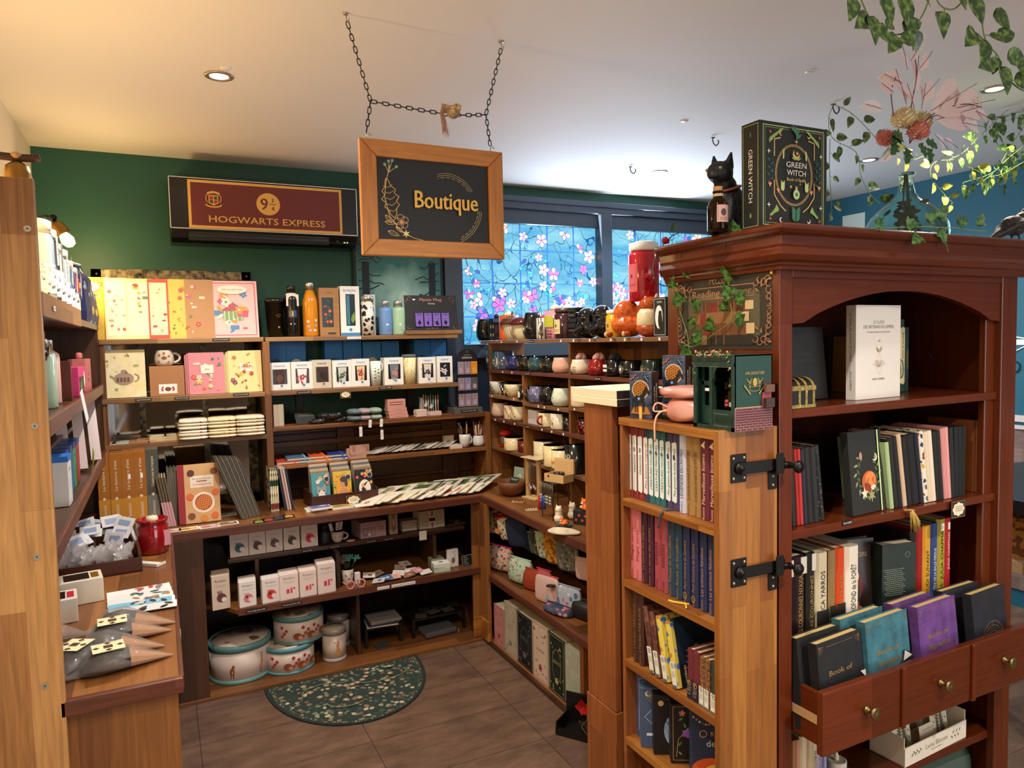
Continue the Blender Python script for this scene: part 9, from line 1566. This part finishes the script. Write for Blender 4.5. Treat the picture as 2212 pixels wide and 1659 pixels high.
# ================================================================== left shelving and left counter
LX_=-.30
ly=(2.464,2.5781,2.7152,2.8687,3.0277,3.1752,3.3046)
for k,(c1,c2,h,lab) in enumerate((('9fb8c4','e6e0d6',.27,'tall glass tea jar with a white folded tag, nearest on the top left shelf'),('4a3f3c','8a8478',.26,'tall jar of dark tea tied with a black ribbon'),('b9c4c0','cdbb9c',.235,'glass tea jar with a kraft moon tag'),('a8b8c0','cfc0a8',.235,'glass tea jar with a printed list tag'),('3f5f8c','b9b0c0',.215,'blue tea jar with twine round its neck'),('b93a34','b9a8c8',.205,'red-labelled tea jar with a lilac tag'))):
 o=empty('tea_jar',lab,'jar',(LX_,ly[k],LZ[0]+.001),90,'tea jars on the top left shelf');Lt([(1e-5,0),(.042,0),(.045,.005),(.045,h*.78),(.036,h*.86),(.036,h*.9),(1e-5,h*.9)],24).obj('jar_body',o,mat(c1,.08,coat=.5));Lt([(.038,h*.88),(.041,h*.9),(.041,h*.98),(.03,h),(1e-5,h)],22).obj('lid',o,mat('d9cfc4',.4,.2));Lt([(.0455,h*.2),(.0458,h*.22),(.0458,h*.5),(.0455,h*.52)],24).obj('label_band',o,pattern('tea_label','e6e2da',('8a8478','c9b0a0','5a6a7a'),70,.34));tag(o,.034,.085,(.02,-.05,h*.84),c2,-6+5*k,lines=3);Tu([(.038*cos(t*.5),.038*sin(t*.5),h*.86) for t in range(13)],.002,5).obj('twine',o,mat('4a4038' if k % 2 else 'b99a6a',.8))
NAV=pattern('navy_floral_paper','1c2f5a',('d9c43c','8ab0c8','c9505a','1c2f5a','1c2f5a','e6dfd0'),30,.36,.5)
for k,(y,h,lab) in enumerate((('3.4056',.24,'navy floral gift bag with a folded top on the top left shelf'),('3.6073',.18,'shorter navy floral gift bag at the end of the top left shelf'))):
 m=M();rings(m,[[(u*w_,v*d_,z) for u,v in ((-1,-1),(0,-1.06),(1,-1),(1,1),(0,1.06),(-1,1))] for z,w_,d_ in ((0,.05,.045),(h*.2,.054,.05),(h*.75,.05,.04),(h*.9,.048,.014),(h,.047,.006))],smooth=False);o=T(m.obj('gift_bag',None,NAV),lab,'bag');put(o,-.285,float(y),LZ[0]+.001,78);Bx(-.048,.048,-.008,.008,h*.86,h*1.02,0,.003).obj('folded_top',o,pattern('bag_top','a9c0c4',('d9c43c','c9706a','3f6a5a'),30,.4,.5))
plate(-.221,2.0593,LZ[0]-.004,.03,'5€','small kraft price label on the top left shelf edge',90,False)
# middle shelf
yy=(2.4321,2.5877,2.7787,2.7282,3.0018,3.3026,3.7442)
o=bottle('drinks_bottle','pearly mint steel bottle, nearest on the middle left shelf',.036,.2,mat('bcd6bd',.15,.2),'c9c4ba',neck=.5,shoulder=.72,caph=.16);put(o,LX_,yy[0],LZ[1]+.001)
o=bottle('drinks_bottle','pale pink steel bottle behind the mint one',.036,.2,mat('d9aca0',.2),'c9c4ba',neck=.5,shoulder=.72,caph=.16);put(o,-.31,yy[1]+.03,LZ[1]+.001)
o=T(M().prism([(.1*cos(t),.1+.1*sin(t)) for t in [2*PI*k/32 for k in range(32)]],((0,0,0),(1,0,0),(0,0,1)),(0,.012,0)).obj('leaf_tray',None,pattern('white_leaves','dcdcd4',('3f5248','dcdcd4','5a6a60','dcdcd4'),40,.4,.4)),'round white tray with dark hanging leaves behind the bottles','tray');put(o,-.37,yy[2]+.05,LZ[1]+.001,70,-6)
o=carton('notebook','reddish brown notebook standing between the bottles and the pink box','notebook',.02,.1,.13,'6a2f1e');put(o,-.26,yy[3]+.04,LZ[1]+.001,90)
o=carton('play_box','bright pink toy box with a window and a green figure','box',.11,.06,.105,'d9407a');put(o,-.25,yy[4],LZ[1]+.001,84);A=Art();A.rect(-.045,.01,.03,.07,0);A.up();A.ell(-.012,.036,.016,.024,1);A.ell(.038,.06,.01,.03,2);A.obj(BP,o,[mat('2a1f1e',.3),mat('4a7a4a',.4),WHT])
o=carton('gift_box','salmon pink handled gift box on the middle left shelf','box',.1,.06,.13,'c9706c');put(o,-.25,yy[5]-.02,LZ[1]+.001,84);Bx(-.02,.02,.02,.04,.13,.155,0,.006).obj('handle',o,mat('c9706c',.5));A=Art();A.flower(0,.06,.02,0,1);A.obj(BP,o,[mat('a84a54',.5),WHT])
o=T(Lt([(1e-5,0),(.042,0),(.044,.005),(.044,.08),(.03,.1),(.03,.11),(1e-5,.11)],24).obj('coffee_jar',None,mat('17130f',.12)),'black jar with a white ornate label at the far end of the middle left shelf','jar');put(o,-.28,yy[6]-.1,LZ[1]+.001,60);Lt([(.036,.108),(.037,.125),(.02,.135),(1e-5,.137)],20).obj('lid',o,mat('1a1613',.15));A=Art(wrap=.0443);A.rect(-.03,.012,.03,.075,0);A.up();A.ring(0,.044,.018,.024,.0015,1);A.scrib(0,.05,.025,.004,3,1);A.obj('label',o,K('d9d2c4 3a342c'))
o=T(Bx(-.012,.012,-.0008,.0008,-.1,0).obj('shelf_tag',None,WHT),'white paper strip sticking out diagonally from the middle left shelf edge','tag');o.location=(-.2,2.353,1.433);o.rotation_euler=(rad(0),rad(-28),rad(80))
for k in range(7):o=carton('small_box',f"{ORD[k]} small {'cream' if k > 2 else 'black-capped'} box on the upper rear ledge of the left unit",'box',.05,.05,.11-.01*(k % 3),('4a4038','6a5a54','55484a','c9b8ac','b9a090','cfc4b8','b98a80')[k],'small boxes on the rear ledge');put(o,-.36,2.25+.13*k,1.509,90)
o=mug('bowl','black bowl with a yellow glaze ring on the rear ledge',.06,.05,'1a1411','cup',cat='bowl',inner='8a6a2c');put(o,-.31,2.2,1.5095)
# lower shelf
zz=(2.5153,2.8302,2.9806,3.1845,2.6949,2.5492)
for k in range(5):o=carton('tea_box',f"{ORD[k]} box of the blue-topped tea box row on the lower left shelf",'box',.085,.1,.145,('d9d4cc','1f3f78','2a6a9a','4a8a5a','a83a3c')[k],'tea boxes on the lower left shelf');put(o,-.25 if k==0 else -.265,zz[0]-.05+.105*k,LZ[2]+.001,90);Bx(-.043,.043,-.001,.101,.13,.1465).obj('blue_lid',o,mat('2f74c4' if k==0 else '1c3a70',.35));A=Art();A.text('TEAEVE',0,.105,.008,1,wid=.045);A.line([(-.015,.04),(-.012,.075),(.014,.075),(.015,.04)],.0015,0);A.obj(BP,o,K('3f86c0 3a3634'))
m=M();leaf_mesh(m,(0,0,0),(0,.1,-1),(1,0,0),.11,'oval');o=T(m.obj('leaf_spoon',None,mat('a9b83c',.4)),'lime green leaf-shaped spoon hanging by the tea boxes','spoon');o.location=(-.215,zz[1]-.02,LZ[2]+.125)
for k in range(3):o=T(Bx(-.018,.018,-.001,.001,0,.3).obj('plastic_ruler',None,mat('cdb8b4',.2,alpha=.75)),('left','middle','right')[k]+' clear pinkish ruler leaning on the lower left shelf','ruler','clear leaning rulers');o.rotation_euler=(rad(-30),0,rad(10));o.location=(-.3+.03*k,2.85+.22*k,LZ[2]+.015)
PTR=empty('sachet_tray','dark wooden compartment tray full of sachets on the left counter','tray',(-.27,3.2,CT+.001),4);TW=wood('tray_wood','34160d','4d2414','X',.08,1);Bx(-.16,.16,-.36,.36,0,.006).box(-.16,.16,-.36,-.35,0,.05).box(-.16,.16,.35,.36,0,.085).box(-.16,-.15,-.35,.35,0,.07).box(.15,.16,-.35,.35,0,.06).obj('tray_box',PTR,TW);Bx(-.15,.15,-.19,-.182,.006,.06).box(-.15,.15,-.01,-.002,.006,.065).box(-.15,.15,.17,.178,.006,.075).box(.01,.018,-.35,.35,.006,.055).obj('partition',PTR,TW)
rn=RN(9);SA=K('d2cfcf 8a96b4')
for k in range(22):
 m=M();m.box(-.036,.036,-.002,.002,0,.05,0,.0015);m.box(-.022,.022,-.0026,-.002,.012,.036,1);o=T(m.obj('tea_sachet',None,SA),f"white and blue sachet in the {('rear', 'middle')[k % 2]} part of the compartment tray",'sachet',f"white sachets in the {('rear', 'middle')[k % 2]} tray compartments");o.location=(-.385+.1*(k % 3)+rn.uniform(-.02,.02),(3.4 if k % 2==0 else 3.12)+rn.uniform(-.13,.1),CT+.04+.012*(k % 4));o.rotation_euler=(rad(-38+rn.uniform(-18,14)),rad(rn.uniform(-16,16)),rad(rn.uniform(-35,35)))
m=M();[leaf_mesh(m,(rn.uniform(-.13,.13),rn.uniform(-.06,.06),.02),(rn.uniform(-.5,.5),rn.uniform(-.5,.3),1),(rn.uniform(-.4,.4),-1,.2),rn.uniform(.05,.075),'rag',bend=.4) for k in range(70)];o=T(m.obj('clear_sachets',None,mat('b9b2b0',.12,alpha=.55)),'heap of crinkled clear plastic sachets at the front of the compartment tray','sachets');o['kind']='stuff';put(o,-.27,2.93,CT+.01)
rj=empty('red_lantern_jar','glossy red ceramic jar with a cream candle top on the left counter','jar',(-.052,3.1,CT+.001));Lt([(1e-5,0),(.05,0),(.056,.008),(.058,.06),(.056,.105),(.05,.115),(.057,.125),(.058,.132),(.05,.134),(.046,.12),(1e-5,.11)],32).obj('jar_body',rj,mat('8e0f16',.1,coat=.6));Lt([(.018,.11),(.023,.13),(.02,.142),(1e-5,.144)],18).obj('candle',rj,mat('e6cdb0',.5));Bx(.02,.048,-.052,-.05,.03,.09).obj('label',rj,mat('c98a94',.5));rj.rotation_euler.z=rad(20)
o=T(Lt([(1e-5,-.006),(.05,-.006),(.054,0),(.05,.008),(1e-5,.01)],28).obj('plaid_lid',None,pattern('plaid_cloth','d9d2cc',('8a6a64','d9d2cc','4a4240'),90,.35)),'cream plaid jar lid leaning against the red jar','lid');o.location=(-.118,3.13,CT+.056);o.rotation_euler=(0,rad(74),rad(10))
for k,(x,y,w,d,h,rz,c,lab) in enumerate(((-.08,2.94,.15,.045,.012,-42,'e0dcd2','long white chocolate bar with a gold top on the left counter'),(-.17,2.9,.06,.04,.003,-30,'d9b98a','brown-edged price card lying before the compartment tray'),(-.255,2.62,.12,.1,.075,8,'d9cdb8','cream boxed chocolates with a dark window, rear one'),(-.30,2.46,.1,.1,.07,6,'d9d0c0','cream boxed chocolates with a red label, front one'))):
 o=T(Bx(-w/2,w/2,-d/2,d/2,0,h,0,.001).obj('chocolate_box' if k !=1 else 'price_card',None,mat(c,.5)),lab,'box' if k !=1 else 'price card');put(o,x,y,CT+.001,rz);A=Art((0,0,h),(1,0,0),(0,1,0))
 if k==0:A.rect(-w/2,.0,w/2,d/2,0);A.up();A.scrib(-.02,-.01,w*.5,.003,2,1)
 elif k==1:A.rect(-.024,-.014,.024,.014,2);A.up();A.scrib(0,.003,.035,.003,2,1)
 else:A.rect(-w*.38,-d*.35,w*.2,d*.38,3);A.up();A.rect(w*.24,-d*.3,w*.42,d*.3,4 if k==3 else 0)
 A.obj(BP,o,[mat('9a6a24',.3,.4),mat('3a2c24',.5),mat('e6d2a8',.5),mat('2f1f18',.2),mat('b9202c',.5)])
for k,(c1,c2,lab) in enumerate((('e6e4e0','8a7a84','white art bookmark with grey swirls, rear of the fanned set'),('e2e0dc','2f4a44','white art bookmark with dark green figures, second of the fanned set'),('dcdedc','6a6a6a','white art bookmark with black drawings, third of the fanned set'),('7ab8d2','2a2f38','sky blue art bookmark with a dark wave, fourth of the fanned set'),('d9d9d6','17181a','black and white art bookmark, front of the fanned set'))):
 o=T(Bx(-.1,.085,-.03,.03,0,.0015).obj('art_bookmark',None,mat(c1,.4)),lab,'bookmark','art bookmarks fanned on the left counter');put(o,-.085+.004*k,2.625-.052*k,CT+.001+.0016*k,4-1.2*k);A=Art((0,0,.0015),(1,0,0),(0,1,0));rn=RN(k);[A.ell(rn.uniform(-.03,.07),rn.uniform(-.02,.02),.016,.008,q % 2,9,rn.random()*3) for q in range(7)];A.rect(.076,-.03,.085,.03,2);A.obj('drawing',o,[mat(c2,.5),mat(('b94a3a','4a6a6a','b9783a','c9c4bc','3a3a3a')[k],.5),WHT])
KRF=mat('b3783f',.7);CLR=mat('d9d4d0',.06,trans=.6,alpha=.35);CHO=mottled('chocolate','1c100a','3f2a1c',60,.35)
for k,(x,y,rz,lab) in enumerate(((-.12,2.27,-6,'farthest chocolate cone bag with a kraft tip'),(-.13,2.19,4,'second chocolate cone bag, its scalloped card on top'),(-.15,2.1,-4,'third chocolate cone bag tilted toward the counter edge'),(-.13,2.0,8,'nearest chocolate cone bag with a scalloped cream card'),(-.22,2.06,60,'chocolate bag with a cream card lying beside the left upright'))):
 o=empty('chocolate_bag',lab,'sweets',(x,y,CT+.002),rz,'chocolate cone bags on the left counter');m=M();rings(m,[[(u,.045*w_*cos(a),.026*w_*(1+sin(a))+.0008) for a in [2*PI*q/10 for q in range(10)]] for u,w_ in ((-.03,.95),(.03,.8),(.09,.35),(.13,.04))],smooth=False);m.obj('kraft_cone',o,KRF)
 m=M();rings(m,[[(u,.05*w_*cos(a)*(1+.1*sin(5*a)),.028*w_*(1+sin(a)*(1+.1*cos(4*a)))+.0008) for a in [2*PI*q/14 for q in range(14)]] for u,w_ in ((-.075,.25),(-.05,.85),(-.01,1),(.03,.84))]);m.obj('chocolates',o,CHO)
 m=M();rings(m,[[(u,.053*w_*cos(a)*(1+.12*sin(6*a+u*90)),.031*w_*(1+sin(a))+.0004) for a in [2*PI*q/18 for q in range(18)]] for u,w_ in ((-.165,.75),(-.14,.5),(-.1,.18),(-.075,.4),(-.05,.95),(0,1.05),(.06,.62),(.13,.05))]);m.obj('clear_wrapper',o,CLR)
 if k in (1,3,4):q=Bx(-.035,.035,-.03,.03,0,.001);q.T=None;c_=q.obj('scalloped_card',o,mat('e6dcae',.5));put(c_,-.015,-.01,.064);A=Art((0,0,.001),(1,0,0),(0,1,0));A.rect(-.01,-.01,.01,.01,0);[A.poly([(u-.008,v),(u,v+.008),(u+.008,v),(u,v-.008)],0) for u,v in ((-.026,0),(.026,0),(0,.022),(0,-.022))];A.text('MISS BAILEY',0,.027,.003,1,wid=.05);A.obj('card_print',c_,K('4a3020 6a5a4a'))
o=T(Bx(-.0015,.0015,-.03,.03,0,.16).obj('black_folder',None,BLK),'black item hanging off the left counter edge with a round white tag','bag');put(o,.0225,2.75,CT-.19);Lt([(1e-5,0),(.024,0),(.024,.001),(1e-5,.001)],20).obj('round_tag',o,WHT);o.children[0].location=(.002,-.03,-.02);o.children[0].rotation_euler=(0,PI/2,0)
